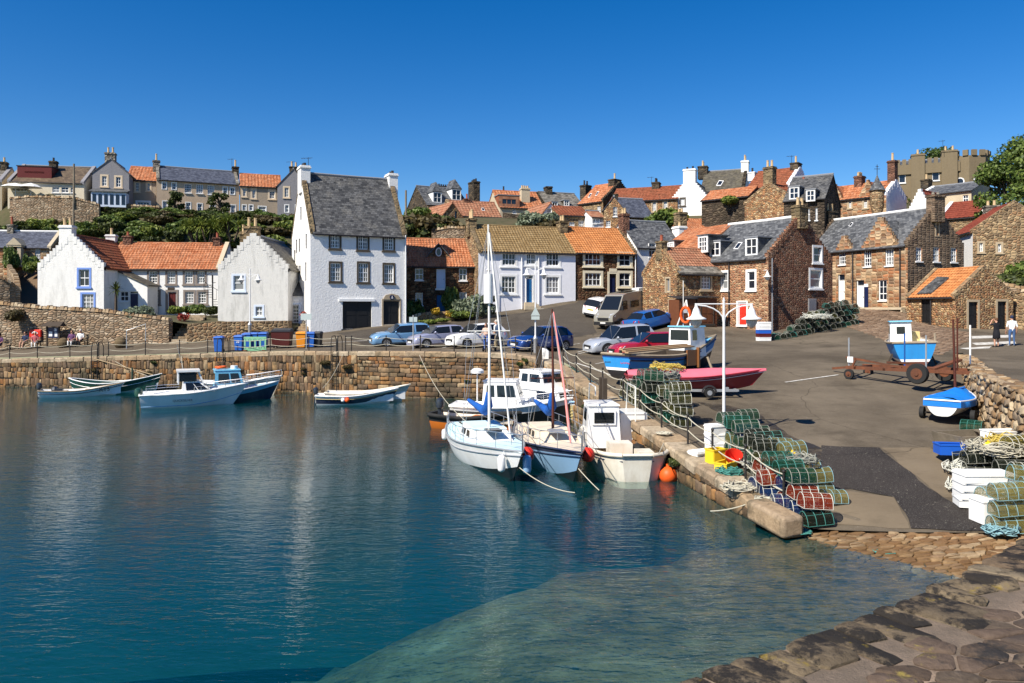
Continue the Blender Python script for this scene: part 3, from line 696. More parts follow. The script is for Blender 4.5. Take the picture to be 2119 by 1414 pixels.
for c in cells(14, 13, .46, .33, .47, 1.0, 2.0):
 m_ = V((sum(p[0] for p in c)/len(c), sum(p[1] for p in c)/len(c)))
 dd = min(abs((m_-a.xy).dot(V((-(b-a).y, (b-a).x)).normalized())) if 0 <= (m_-a.xy).dot((b-a).xy.normalized()) <= (b-a).length else 9 for a, b in zip(pe, pe[1:]))
 if inpoly([tuple(m_)], ppoly)[0] and dd > .8: stone_cell(mb, c, lambda x, y, h: (x, y, ZP-.05+h), .025, .035, 0, .5, 1)
mb.build('flagstones', M['pier_fl'], root, root.location, uv=False, smooth=60)
# ---- dyke between the slip and the upper road
DY = [V((23.6, 41.2, 2.72)), V((22.5, 39, 2.82)), V((19.8, 33.6, 2.85)), V((17.1, 28.4, 2.85)), V((14.75, 22.3, 2.8)), V((13.2, 18.2, 2.7)), V((12.9, 16.5, 2.5))]
S2 = polylen(DY); root = thing('dry_stone_wall', 'rough rubble wall holding up the road above the slipway on the right', 'wall', (17.1, 28.4, 1.4))
def dat(s):
 for i in range(len(S2)-1):
  if s <= S2[i+1] or i == len(S2)-2:
   f = (s-S2[i])/(S2[i+1]-S2[i]); t = (DY[i+1]-DY[i]); t.z = 0; t.normalize(); return DY[i].lerp(DY[i+1], f), V((t.y, -t.x, 0))
mb = MB(); mb.grid([[(p.x, p.y, -.5), (p.x, p.y, p.z-.03), (p.x+.55, p.y-.25, p.z-.03), (p.x+.55, p.y-.25, -.5)] for p in DY], flip=False); mb.build('core', M['q_mort'], root, root.location)
mb = MB()
for c in cells(S2[-1], 3.4, .42, .27, .45, 0, -.4):
 def fm(s, t, h):
  p, n = dat(min(max(s, 0), S2[-1])); return (p.x-abs(n.x)*h-(.12*(2.8-t) if t < 2.8 else 0), p.y-n.y*0-.0+abs(n.y)*h*.4, min(t, p.z))
 p, n = dat(sum(q[0] for q in c)/len(c)); zb = ground(p.x-.3, p.y)
 if max(q[1] for q in c) > zb-.3 and min(q[1] for q in c) < p.z-.05: stone_cell(mb, c, fm, .025, .13, 0, .6, 1)
mb.build('facing', M['dyke_st'], root, root.location, uv=False, smooth=55)
mb = MB()
for c in cells(S2[-1], .75, .5, .38, .4, 0, -.1):
 def fm(s, t, h):
  p, n = dat(min(max(s, 0), S2[-1])); return (p.x+t*.9, p.y-t*.42, p.z-.03+h)
 stone_cell(mb, c, fm, .025, .09, 0, .6, 1)
mb.build('cope', M['dyke_st'], root, root.location, uv=False, smooth=55)
mb = MB(); P_ = [(13.25, 16.3), (16, 14.05), (60, 10.05)]; mb.grid([[(x, y, -.5), (x, y, 2.735)] for x, y in P_]); mb.build('return_face', M['dyke'], root, root.location)
mb = MB(); mb.poly([(-900, 80, 1.9), (900, 80, 1.9), (900, 1500, 1.9), (-900, 1500, 1.9)]); mb.poly([(45, 12, 1.6), (900, 12, 1.6), (900, 80, 1.6), (45, 80, 1.6)]); struct(mb.build('land', M['asph'], uv=False))
upoly = [(p.x+.3, p.y-.1) for p in DY][::-1]+[(24, 42), (60, 43), (60, 10), (16, 14)]
sheet('upper_road', upoly, lambda q: np.where(np.asarray(q)[:, 1] > 30, np.minimum(GA.many(q)+.02, 3.2), 2.78)*0+2.74+np.clip((np.asarray(q)[:, 1]-36)*.04, 0, .35), 2.0, M['asph'])
# ---- hillside
hill_pts = [pd(*c) for c in [(0,632,60),(-200,632,62),(80,640,61),(200,642,62),(345,655,60),(450,652,64),(590,655,64),(40,548,84),(-100,545,85),(120,560,80),(300,640,74),(450,640,75),
   (300,520,82),(300,440,92),(60,490,87),(100,460,88),(100,402,90),(-100,400,92),(200,442,95),(400,442,97),(600,447,100),(590,620,70),(580,500,82),(700,520,84),(700,440,100),
   (850,490,82),(930,490,80),(950,452,106),(1000,452,100),(1100,455,98),(1200,480,86),(1250,470,90),(1300,455,95),(1400,448,90),(1450,435,96),(1550,440,88),(1650,450,86),(1800,460,82),(1950,430,95),(2050,450,88),(2119,480,82),(2300,470,84),
   (2100,575,62),(2119,590,61),(2300,590,62),(1190,600,79),(1320,590,80),(1380,560,80),(1000,560,76),(1600,560,76),(1750,560,76),(1950,540,74),(2050,550,68)]]+[(-80,130,17),(0,140,17),(80,130,17),(-60,160,16),(60,160,16)]
GH = TPS(hill_pts, 2.0)
hpoly = [(-70, 59.2), (-38, 58.9), (-24.2, 57.0), (-16.6, 57.6), (-16.8, 62.5), (-15.5, 70.5), (-6, 75), (8, 77), (13, 78), (22, 70), (30, 71), (36, 66), (43, 60.5), (75, 58), (80, 165), (-80, 165)]
M['hill'] = mat('hillside_soil', (.06,.06,.025), .95, .5, .6, .6, 4, dirt=(.1,.075,.045), dirt_amt=.6)
sheet('hillside', hpoly, lambda q: GH.many(q), 2.5, M['hill'])
def hz(x, y): return GH(x, y)
UP = V((0, 0, 1))
WT = {  # window presets: bars across, bars up, frame, surround, surround width, sill
 's23': (2, 3, 'white', None, 0, 'white'), 's33': (3, 4, 'white', None, 0, 'white'), 's22': (2, 2, 'white', None, 0, 'white'),
 'grey34': (3, 4, 'white', 'greysur', .16, 'greysur'), 'dark44': (4, 4, 'white', 'darksur', .14, 'darksur'), 'blue22': (2, 2, 'white', 'windblue', .15, 'windblue'),
 'blue34': (3, 4, 'white', 'windblue', .15, 'windblue'), 'pale12': (1, 2, 'white', 'palegrey', .14, 'palegrey'), 'pale22': (2, 2, 'white', 'palegrey', .14, 'palegrey'),
 'tan22': (2, 2, 'white', 'tansur', .16, 'tansur'), 'white22': (2, 2, 'white', 'white', .2, 'white'), 'white43': (4, 2, 'white', 'white', .2, 'white'), 'white44': (4, 3, 'white', 'white', .2, 'white'),
 'cream42': (4, 2, 'white', 'cream', .22, 'cream'), 'cream22': (2, 2, 'white', 'cream', .22, 'cream'), 'peach23': (2, 3, 'white', 'peach', .2, 'peach'), 'peach33': (3, 3, 'white', 'peach', .2, 'peach'),
 'wh12': (1, 2, 'white', 'white', .17, 'white'), 'tan34': (3, 4, 'white', 'tansur', .14, 'tansur'), 'plain22': (2, 2, 'white', 'white', .1, None), 'slit': (1, 1, 'wooddk', None, 0, None),
 'tanslit': (1, 1, 'tansur', 'tansur', .12, None), 'one': (1, 1, 'white', None, 0, 'white')}
class Fac:
 def __init__(s, P0, u, n, poly): s.P0, s.u, s.n, s.poly, s.holes = P0, u, n, poly, []
 def w(s, a, z, h=0): p = s.P0+s.u*a+s.n*h; return V((p.x, p.y, z))
 def loc(s, px, py): p = on_plane(px, py, s.P0, s.n); return (p-s.P0).dot(s.u), p.z
 def rect(s, r):
  xm, ym = (r[0]+r[2])/2, (r[1]+r[3])/2
  a, b = s.loc(r[0], ym)[0], s.loc(r[2], ym)[0]; t, o = s.loc(xm, r[1])[1], s.loc(xm, r[3])[1]
  return (min(a, b), max(a, b), min(t, o), max(t, o))
 def bx(s, mb, a0, a1, z0, z1, h0, h1, m=0):
  mb.hexa([s.w(a0, z0, h0), s.w(a1, z0, h0), s.w(a1, z0, h1), s.w(a0, z0, h1)], [s.w(a0, z1, h0), s.w(a1, z1, h0), s.w(a1, z1, h1), s.w(a0, z1, h1)], m)
 def wall(s, mb, m=0, rev=.16):
  xs = sorted({round(v, 4) for h in s.holes for v in h[:2]} | {min(p[0] for p in s.poly)-1, max(p[0] for p in s.poly)+1})
  zs = sorted({round(v, 4) for h in s.holes for v in h[2:]} | {min(p[1] for p in s.poly)-1, max(p[1] for p in s.poly)+1})
  for a, b in zip(xs, xs[1:]):
   for c, d in zip(zs, zs[1:]):
    cx, cz = (a+b)/2, (c+d)/2
    if any(h[0] < cx < h[1] and h[2] < cz < h[3] for h in s.holes): continue
    p = s.poly
    for (A, B, K) in ((-1, 0, -a), (1, 0, b), (0, -1, -c), (0, 1, d)):
     p = clip_half(p, A, B, K)
     if len(p) < 3: break
    if len(p) >= 3: mb.poly([s.w(x, z) for x, z in p], m)
  for a, b, c, d in s.holes:
   q = [(a, c), (b, c), (b, d), (a, d)]
   for i in range(4):
    p, r = q[i], q[(i+1) % 4]; mb.poly([s.w(*p), s.w(*r), s.w(*r, -rev), s.w(*p, -rev)], m)
def win_mesh(fc, r, nx, ny, root, frame='white', sur=None, sw=.15, sill='white', name='window', curtain=False, panecol='pane', hole=True, depth=.10, label=None):
 a, b, c, d = r
 if sur: a, b, c, d = a+sw*.55, b-sw*.55, c+sw*.3, d-sw*.5
 if b-a < .15: b = a+.15
 if hole: fc.holes.append((round(a, 4), round(b, 4), round(c, 4), round(d, 4)))
 mats = [M[frame], M[sur or frame], M[sill or frame]]; mb = MB(); t = min(.07, (b-a)*.12)
 h0, h1 = -depth-.05, -depth+.03
 for q in ((a, a+t, c, d), (b-t, b, c, d), (a+t, b-t, c, c+t*1.2), (a+t, b-t, d-t, d)): fc.bx(mb, *q, h0, h1)
 bw = .022
 for i in range(1, nx):
  x = a+(b-a)*i/nx; w_ = bw*2 if (nx == 4 and i == 2) else bw; fc.bx(mb, x-w_, x+w_, c+t, d-t, h0, h1-.015)
 for j in range(1, ny):
  z = c+(d-c)*j/ny; w_ = bw*1.5 if j == ny//2 else bw*.8; fc.bx(mb, a+t, b-t, z-w_, z+w_, h0, h1-.022 if j != ny//2 else h1-.008)
 if sur:
  for q in ((a-sw, a, c-sw*.6, d+sw), (b, b+sw, c-sw*.6, d+sw), (a, b, d, d+sw), (a, b, c-sw*.6, c)): fc.bx(mb, *q, -.1, .03, 1)
 if sill: fc.bx(mb, a-.06-(sw if sur else 0), b+.06+(sw if sur else 0), c-.1-(sw*.6 if sur else 0), c-(sw*.6 if sur else .005), -.04, .1, 2)
 o = mb.build(name, mats, root, root.location, label=label)
 mb = MB(); mb.poly([fc.w(a, c, -depth-.02), fc.w(b, c, -depth-.02), fc.w(b, d, -depth-.02), fc.w(a, d, -depth-.02)])
 if curtain:
  mb.poly([fc.w(a, c, -depth-.035), fc.w(b, c, -depth-.035), fc.w(b, d, -depth-.035), fc.w(a, d, -depth-.035)], 0)
 mb.build('pane', M[random.choice(['pane', 'pane', 'pane_net'])], o, root.location); return o
def door_mesh(fc, r, root, col='white', frame='white', sur=None, sw=.15, fan=0, name='door', depth=.12, glazed=False, panel=True, label=None):
 a, b, c, d = r; fc.holes.append((round(a, 4), round(b, 4), round(c, 4), round(d, 4)))
 mb = MB(); t = .06; dt = d-fan*(d-c)
 fc.bx(mb, a+t, b-t, c, dt-t*.5, -depth-.05, -depth, 0)
 if panel and b-a > .5:
  w_ = (b-a-2*t)
  for (x0, x1) in ((.12, .45), (.55, .88)):
   for (y0, y1) in ((.08, .42), (.5, .92)): fc.bx(mb, a+t+w_*x0, a+t+w_*x1, c+(dt-c)*y0, c+(dt-c)*y1, -depth, -depth+.018, 0)
 for q in ((a, a+t, c, d), (b-t, b, c, d), (a+t, b-t, d-t, d), (a+t, b-t, dt-t*.5, dt)): fc.bx(mb, *q, -depth-.06, -depth+.03, 1)
 if sur:
  for q in ((a-sw, a, c, d+sw), (b, b+sw, c, d+sw), (a, b, d, d+sw)): fc.bx(mb, *q, -.08, .035, 2)
 fc.bx(mb, a-.1, b+.1, c-.16, c-.005, -.3, .12, 2 if sur else 1)
 o = mb.build(name, [M[col], M[frame], M[sur or frame]], root, root.location, label=label)
 if fan:
  mb = MB(); mb.poly([fc.w(a, dt, -depth-.03), fc.w(b, dt, -depth-.03), fc.w(b, d, -depth-.03), fc.w(a, d, -depth-.03)]); mb.build('fanlight', M['pane'], o, root.location)
 mb = MB(); mb.ball(fc.w(b-t-.09, c+(dt-c)*.48, -depth+.03), .035, n=6); mb.build('handle', M['iron'], o, root.location)
 return o
def pantile(mb, A, B, Cc, D, pu=.27, pv=.34, m=0, amp=.045, step=.035, sub=4):
 A, B, Cc, D = map(V, (A, B, Cc, D)); n = (B-A).cross(D-A).normalized(); n = n if n.z > 0 else -n
 W_ = max((B-A).length, (Cc-D).length); Hh = max((D-A).length, (Cc-B).length); nu = max(3, round(W_/pu)); nv = max(3, round(Hh/pv)); rows = []
 prof = [0, .55, 1, .55] if sub == 4 else [0, 1]
 for j in range(nv):
  for e in (0, 1):
   t = (j+e)/nv; L_ = A.lerp(D, t); R_ = B.lerp(Cc, t); row = []
   jit = random.uniform(-.004, .004)
   for i in range(nu*sub+1):
    h = prof[i % sub]*amp+(step if e == 0 else 0)+jit; row.append(L_.lerp(R_, i/(nu*sub))+n*h)
   rows.append(row)
 mb.grid(rows, m)
class House:
 def __init__(s, name, label, A, B, d, z0, ey, rz, wall, roof, ridge='u', gl='plain', gr='plain', cat='house', ov=.16, kind='slate', root=None, gut=True, ze=None, rcap=None, zbot=None, gm=None, pu=.27, loc=None):
  a = XY(*A); b = XY(*B); s.u = V((b.x-a.x, b.y-a.y, 0)); s.w_ = s.u.length; s.u.normalize(); s.v = V((-s.u.y, s.u.x, 0)); s.O = V((a.x, a.y, 0)); s.d = d
  s.z0 = z0; s.ze = ze if ze is not None else H-(ey-HY)/F*A[1]
  s.root = root or thing(name, label, cat, (s.O+s.u*s.w_/2)[:2]+(z0,))
  o = s.root.location; s.ridge = ridge
  if ridge == 'u': s.a, s.b, s.La, s.Lb = s.u, s.v, s.w_, d
  else: s.a, s.b, s.La, s.Lb = s.v, s.u, d, s.w_
  if isinstance(rz, tuple):
   p = on_plane(rz[0], rz[1], s.O+s.b*s.Lb/2, s.b) if ridge == 'u' else on_plane(rz[0], rz[1], s.O, s.v); s.zr = p.z
  else: s.zr = s.ze+rz
  s.slope = (s.zr-s.ze)/(s.Lb/2)
  zb = (zbot if zbot is not None else z0-2.0); ze, zr = s.ze, s.zr; w_ = s.w_
  rect = lambda L: [(0, zb), (L, zb), (L, ze), (0, ze)]; gab = lambda L: [(0, zb), (L, zb), (L, ze), (L/2, zr), (0, ze)]
  fg = ridge == 'v'
  s.f = {'F': Fac(s.O, s.u, -s.v, gab(w_) if fg else rect(w_)), 'B': Fac(s.O+s.v*d, s.u, s.v, gab(w_) if fg else rect(w_)),
               'L': Fac(s.O, s.v, -s.u, rect(d) if fg else gab(d)), 'R': Fac(s.O+s.u*w_, s.v, s.u, rect(d) if fg else gab(d))}
  s.wall, s.roof, s.kind, s.gl, s.gr, s.ov, s.gut, s.rcap, s.gm, s.pu = wall, roof, kind, gl, gr, ov, gut, rcap, gm, pu
  s.wm = {}
 def P(s, a, b, z): p = s.O+s.a*a+s.b*b; return V((p.x, p.y, z))
 def win(s, face, r, typ, curtain=False, name='window', label=None):
  nx, ny, fr, su, sw, si = WT[typ]; f = s.f[face]; return win_mesh(f, f.rect(r), nx, ny, s.root, fr, su, sw, si, name, curtain, label=label)
 def wins(s, face, typ, *rs):
  for r in rs: s.win(face, r, typ)
 def door(s, face, r, col='white', **k): f = s.f[face]; return door_mesh(f, f.rect(r), s.root, col, **k)
 def plane_b(s, px, py):
  n = V((-s.b*s.slope)+UP).normalized(); return on_plane(px, py, s.P(0, 0, s.ze), n)
 def chim(s, px, pyt, wa, wb, pots=2, m='chimbrown', pm='pot', ph=.5, at='ridge', off=0, down=.9, cap=True, pr=.13):
  o = s.root.location
  if at == 'ridge': p = on_plane(px, pyt, s.O+s.b*(s.Lb/2+off), s.b)
  else: p = on_plane(px, pyt, s.O+s.a*off, s.a)
  zt = p.z; bb = (p-s.O).dot(s.b)-s.Lb/2; zl = s.zr-abs(bb)*s.slope-down
  c = V((p.x, p.y, 0)); mb = MB(); ch = max(.12, min(.22, (zt-zl)*.1))
  mb.box(c+V((0, 0, (zl+zt-ch)/2)), (wa, wb, zt-ch-zl), 0, s.a, s.b)
  if cap:
   mb.box(c+V((0, 0, zt-ch*.75)), (wa+.14, wb+.14, ch*.5), 0, s.a, s.b); mb.box(c+V((0, 0, zt-ch*.25)), (wa+.04, wb+.04, ch*.5-.002), 0, s.a, s.b)
  k = mb.build('chimney', M[m], s.root, o)
  long_, ax = (wb, s.b) if wb >= wa else (wa, s.a)
  for i in range(pots):
   q = c+ax*((i+.5)/pots-.5)*(long_*.92); mb = MB(); h = ph*random.uniform(.88, 1.1)
   mb.lathe((q.x, q.y, zt-.02), [(pr*1.05, 0), (pr*.95, .06), (pr*.82, h*.9), (pr*.98, h*.92), (pr*.95, h), (pr*.6, h), (pr*.6, h-.06)], 8)
   mb.build('chimney_pot', M[pm], k, o, smooth=40, uv=False)
  return k
 def skylight(s, r):
  p = [s.plane_b(*q) for q in r]; n = V((-s.b*s.slope)+UP).normalized(); mb = MB()
  mb.hexa([q+n*.02 for q in p], [q+n*.12 for q in p], 0); o = mb.build('skylight', M['white'], s.root, s.root.location)
  c = sum(p, V((0,0,0)))/4; mb = MB(); mb.poly([c+(q-c)*.78+n*.125 for q in p]); mb.build('pane', M['pane'], o, s.root.location)
 def dormer(s, r, nx=2, ny=2, cheek='slate', frame='white', roofm='lead', pitch=0, fw=.12, front='white'):
  xm = (r[0]+r[2])/2; p = s.plane_b(xm, r[3]); fb = (p-s.O).dot(s.b)
  f = Fac(s.O+s.b*fb, s.a, -s.b, None); a0, a1, c, d = f.rect(r); o = s.root.location
  back = min(s.Lb*.5, (d-s.ze)/s.slope)-fb; mb = MB()
  for x in (a0, a1): mb.poly([f.w(x, c, 0), f.w(x, d, 0), f.w(x, d, -back)], 0)
  k = mb.build('dormer', M[cheek], s.root, o); mb = MB(); t = .1
  f.bx(mb, a0-.1, a1+.1, d, d+.1, -back-.05, .1, 0)
  if pitch:
   x = (a0+a1)/2; q = [f.w(a0-.1, d+.1, .12), f.w(a1+.1, d+.1, .12), f.w(a1+.1, d+.1, -back), f.w(a0-.1, d+.1, -back)]; tp = f.w(x, d+pitch, -.35*(a1-a0)); tb = f.w(x, d+pitch, -back-.5)
   mb.faces(q+[tp, tb], [(0, 1, 4), (1, 2, 5, 4), (3, 0, 4, 5)], 0)
  mb.build('roof', M[roofm], k, o)
  hb = MB()
  for q in ((a0, a0+fw, c, d), (a1-fw, a1, c, d), (a0+fw, a1-fw, d-fw, d), (a0+fw, a1-fw, c, c+fw)): f.bx(hb, *q, -.08, .04)
  ai, bi, ci, di = a0+fw, a1-fw, c+fw, d-fw
  for i in range(1, nx): x = ai+(bi-ai)*i/nx; f.bx(hb, x-.03, x+.03, ci, di, -.06, .02)
  for j in range(1, ny): z = ci+(di-ci)*j/ny; f.bx(hb, ai, bi, z-.025, z+.025, -.06, .01)
  wn = hb.build('window', M[front], k, o); mb = MB(); mb.poly([f.w(ai, ci, -.05), f.w(bi, ci, -.05), f.w(bi, di, -.05), f.w(ai, di, -.05)]); mb.build('pane', M['pane'], wn, o) if False else mb.build('dormer_pane', M['pane'], s.root, o)
 def gable_top(s, end, style, m):
  if style in ('plain', None): return
  o = s.root.location; th = .34; sgn = -1 if end == 0 else 1; a0 = -.012 if end == 0 else s.La-th; a1 = a0+th+.012; mb = MB(); half = s.Lb/2
  zf = lambda b: s.ze+min(b, s.Lb-b)*s.slope
  if style == 'crow':
   n = max(4, round(math.hypot(half, s.zr-s.ze)/.34));
   for side in (0, 1):
    for i in range(n):
     b0, b1 = half*i/n, half*(i+1)/n; j = random.uniform(-.02, .02)
     if side: b0, b1 = s.Lb-b1, s.Lb-b0
     zl = min(zf(b0), zf(b1))-.25; zt = max(zf(b0), zf(b1))+.13+j
     e = .015*((i % 2)); mb.hexa([s.P(a0-e, b0, zl), s.P(a1+e, b0, zl), s.P(a1+e, b1, zl), s.P(a0-e, b1, zl)], [s.P(a0-e, b0, zt), s.P(a1+e, b0, zt), s.P(a1+e, b1, zt), s.P(a0-e, b1, zt)])
   mb.build('crow_steps', M[m], s.root, o)
  else:
   for b0, b1 in ((-.12, half), (s.Lb+.12, half)):
    z0, z1 = s.ze-.12*s.slope, s.zr; q = lambda b, z: [s.P(a0-.02, b, z), s.P(a1, b, z)]
    lo = q(b0, z0-.1)+q(b1, z1-.1)[::-1]; hi = q(b0, z0+.24)+q(b1, z1+.24)[::-1]; mb.hexa(lo, hi)
   mb.build('skew', M[m], s.root, o)
 def done(s):
  o = s.root.location; mb = MB()
  for k in s.f: s.f[k].wall(mb, 0)
  s.wallo = mb.build('wall', M[s.wall], s.root, o)
  e0 = .02 if s.gl not in ('plain',) else -.08; e1 = .02 if s.gr not in ('plain',) else -.08
  a0, a1 = e0, s.La-e1; half = s.Lb/2; ov = s.ov; zo = s.ze-ov*s.slope; mb = MB()
  if s.gl in ('crow', 'skew'): a0 = .2
  if s.gr in ('crow', 'skew'): a1 = s.La-.2
  for b0 in (-ov, s.Lb+ov):
   q = [s.P(a0, b0, zo+.02), s.P(a1, b0, zo+.02), s.P(a1, half, s.zr+.02), s.P(a0, half, s.zr+.02)]; n = V((0, 0, .1))
   mb.hexa([p-n*.6 for p in q], [p+n*.35 for p in q], 0)
   if s.kind == 'pan':
    up = V((0, 0, .045)); pantile(mb, q[0]+up, q[1]+up, q[2]+up, q[3]+up, s.pu, .34 if s.pu < .4 else .5, sub=4 if s.pu < .4 else 2)
  s.roofo = mb.build('roof', M[s.roof], s.root, o)
  mb = MB(); mb.tube([s.P(a0, half, s.zr+.07), s.P((a0+a1)/2, half, s.zr+.05), s.P(a1, half, s.zr+.07)], .11, 6); mb.build('ridge_cap', M[s.rcap or (s.roof if s.kind == 'pan' else 'lead')], s.root, o)
  if s.gut:
   mb = MB(); mb.tube([s.P(a0, -ov-.03, zo), s.P(a1, -ov-.03, zo)], .06, 6); mb.build('gutter', M['gutter'], s.root, o)
  s.gable_top(0, s.gl, s.gm or s.wall); s.gable_top(1, s.gr, s.gm or s.wall)
  return s
 def pipe(s, face, a, m='gutter', z0=None):
  f = s.f[face]; mb = MB(); mb.tube([f.w(a, s.ze-.05, .1), f.w(a, z0 if z0 is not None else s.z0, .1)], .05, 6); mb.build('downpipe', M[m], s.root, s.root.location)
def Hs(*a, **k): return House(*a, **k)
# ---------- left group by the harbour
h = Hs('stone_cottage', 'low tan stone cottage with slate roof and white door under a pedimented porch', (-40,80.5), (106,81.5), 5.5, 9.6, 511, (60,480), 'ashlar', 'slate_blue', gl='skew', gr='skew', gm='harl_tan', rcap='white')
h.wins('F', 's33', (72,513,83,540)); h.door('F', (31,517,43,549), 'white'); h.chim(25, 465, .6, .9, 1, 'chimgrey', 'potred', .9); h.done()
f = h.f['F']; mb = MB(); a0, a1, c0, c1 = f.rect((24,512,50,549))
for q in ((a0, a0+.35), (a1-.35, a1)): f.bx(mb, q[0], q[1], c0-.2, c1, -.02, .75)
f.bx(mb, a0-.1, a1+.1, c1, c1+.18, -.02, .85)
mb.faces([f.w(a0-.15, c1+.18, .9), f.w(a1+.15, c1+.18, .9), f.w((a0+a1)/2, c1+.95, .9), f.w(a0-.15, c1+.18, -1), f.w(a1+.15, c1+.18, -1), f.w((a0+a1)/2, c1+.95, -1)], [(0,1,2), (1,4,5,2), (0,2,5,3)]); mb.build('porch', M['harl_tan'], h.root, h.root.location)
h = Hs('white_cottage', 'white crow-stepped gable cottage with two blue-edged windows and a red side roof', (78,62), (215,62), 7.2, 5.1, 553, (146,487), 'harl_old', 'tile_dark', 'v', 'crow', 'plain', kind='pan', zbot=3.5)
h.win('F', (161,556,187,594), 'blue22'); h.win('F', (168,607,196,643), 'blue34'); h.chim(140, 467, .7, 1.0, 2, 'harl_old', 'pot', .6, at='gable', off=.4); h.done()
h = Hs('long_white_house', 'long low white house with weathered red pantile roof and dark red door', (222,66), (456,67), 6, 5.0, 556, (330,505), 'harl_white2', 'tile_red', kind='pan', gr='skew', gm='harl_tan', zbot=3)
h.wins('F', 'grey34', (306,560,328,588), (344,560,365,588), (380,560,401,588), (406,560,426,588), (308,602,331,630), (381,602,403,629), (408,602,429,629))
h.door('F', (347,604,365,646), 'dkred', sur='greysur', sw=.18); h.chim(231, 486, .8, .6, 1, 'harl_old', 'pot', .6); h.chim(265, 488, .7, .6, 1, 'chimred', 'potred', .4); h.chim(450, 492, .6, .8, 1, 'chimred', 'potred', .45); h.done()
f = h.f['F']; a_, b_, c_, d_ = f.rect((347,595,361,601)); mb = MB(); f.bx(mb, a_, b_, c_, d_, 0, .04); mb.build('name_plaque', M['wooddk'], h.root, h.root.location)
f = Fac(V((*XY(240,64.3), 0)), V((1, 0, 0)), V((0, -1, 0)), None); a1 = f.loc(305, 600)[0]; zl = f.loc(243, 561)[1]; zrr = f.loc(305, 592)[1]
f.poly = [(0, 3), (a1, 3), (a1, zrr), (0, zl)]
win_mesh(f, f.rect((248,603,266,624)), 2, 2, h.root); door_mesh(f, f.rect((267,603,286,641)), h.root, 'navy', fan=.12)
mb = MB(); f.wall(mb); mb.poly([f.w(a1, 3), f.w(a1, zrr), f.w(a1, zrr, -1.9), f.w(a1, 3, -1.9)]); mb.build('lean_to_wall', M['harl_white2'], h.root, h.root.location)
mb = MB(); q = [f.w(-.3, zl+.16, .15), f.w(a1+.15, zrr-.03, .15), f.w(a1+.15, zrr-.03, -1.9), f.w(-.3, zl+.16, -1.9)]; mb.hexa(q, [p+V((0,0,.12)) for p in q]); mb.build('lean_to_roof', M['slate_moss'], h.root, h.root.location)
h = Hs('grey_gable_house', 'weathered whitish gable house with streaked harling and two small pale-edged windows', (451,60), (596,60), 8, 4.25, 556, (523,486), 'harl_dull', 'slate_moss', 'v', 'crow', 'plain', zbot=4.2)
h.win('F', (481,569,507,602), 'pale12'); h.win('F', (527,633,545,655), 'pale22'); h.chim(522, 469, .7, 1.1, 2, 'chimbrown', 'pot', .7, at='gable', off=.5); h.chim(504, 480, .5, .45, 1, 'chimbrown', 'pot', .6, at='gable', off=1.2); h.done()
f = Fac(V((*XY(596,61.3), 0)), V((1, .1, 0)).normalized(), V((.1, -1, 0)).normalized(), None); a1 = f.loc(634, 640)[0]; zt = f.loc(615, 613)[1]; f.poly = [(0, 3), (a1, 3), (a1, zt), (0, zt)]
door_mesh(f, f.rect((601,631,619,671)), h.root, 'white', sur='palegrey', glazed=True, panel=False)
mb = MB(); f.wall(mb); mb.build('link_wall', M['harl_white2'], h.root, h.root.location)
a_, b_, c_, d_ = f.rect((603,633,617,668)); mb = MB()
for i in range(3):
 for j in range(5): f.bx(mb, a_+(b_-a_)*(i+.12)/3, a_+(b_-a_)*(i+.88)/3, c_+(d_-c_)*(j+.1)/5, c_+(d_-c_)*(j+.9)/5, -.12, -.105)
mb.build('door_panes', M['pane'], h.root, h.root.location)
mb = MB(); q = [f.w(-.1, zt, .15), f.w(a1+.1, zt, .15), f.w(a1+.1, zt+1.5, -2.2), f.w(-.1, zt+1.5, -2.2)]; mb.hexa(q, [p+V((0,0,.12)) for p in q]); mb.build('link_roof', M['slate_old'], h.root, h.root.location)
# ---------- tall white building
h = Hs('tall_white_building', 'tall white harled harbour building with steep slate roof and black garage doors', (642,59), (841,62.4), 7.4, 3.3, 477, (800,373), 'harl', 'slate_old', gl='skew', gr='skew', gm='chimbrown', ov=.22, zbot=2.4)
h.wins('F', 'dark44', (682,481,705,515), (739,483,763,518), (793,486,816,519), (682,543,707,583), (740,543,764,585), (793,546,816,586))
h.wins('L', 'slit', (621,386,624,406), (621,428,624,456), (632,484,635,515), (612,496,615,525), (618,494,621,522), (608,518,611,548), (631,543,634,582), (613,550,616,578), (619,550,622,580))
h.door('F', (709,624,769,681), 'black', frame='black', name='garage_door'); h.door('F', (793,622,827,672), 'black', frame='tansur', sur='tansur', sw=.12)
h.chim(629, 345, .75, 1.3, 2, 'harl_white2', 'potdark', .3, down=1.6); h.chim(810, 361, .75, 1.2, 2, 'harl_white2', 'potdark', .3, down=1.6); h.pipe('F', h.w_-.1, 'white'); h.done()
f = h.f['F']; mb = MB(); a_, b_, c_, d_ = f.rect((701,620,775,624)); f.bx(mb, a_, b_, c_, d_+.05, 0, .12); mb.build('lintel', M['white'], h.root, h.root.location)
mb = MB(); a_, b_, c_, d_ = f.rect((795,611,826,620)); m_ = (a_+b_)/2; mb.faces([f.w(a_-.1, c_, .06), f.w(b_+.1, c_, .06), f.w(b_-.1, d_, .06), f.w(m_, d_+.12, .06), f.w(a_+.1, d_, .06)]+[f.w(a_-.1, c_, 0), f.w(b_+.1, c_, 0), f.w(b_-.1, d_, 0), f.w(m_, d_+.12, 0), f.w(a_+.1, d_, 0)], [(0,1,2,3,4),(0,1,6,5),(1,2,7,6),(2,3,8,7),(3,4,9,8),(4,0,5,9)]); mb.build('door_head', M['tansur'], h.root, h.root.location)
mb = MB(); p = f.w(m_, (c_+d_)/2, .07); mb.cyl(p, p-h.v*.05, .2, n=14); ob = mb.build('round_plaque', M['navy'], h.root, h.root.location)
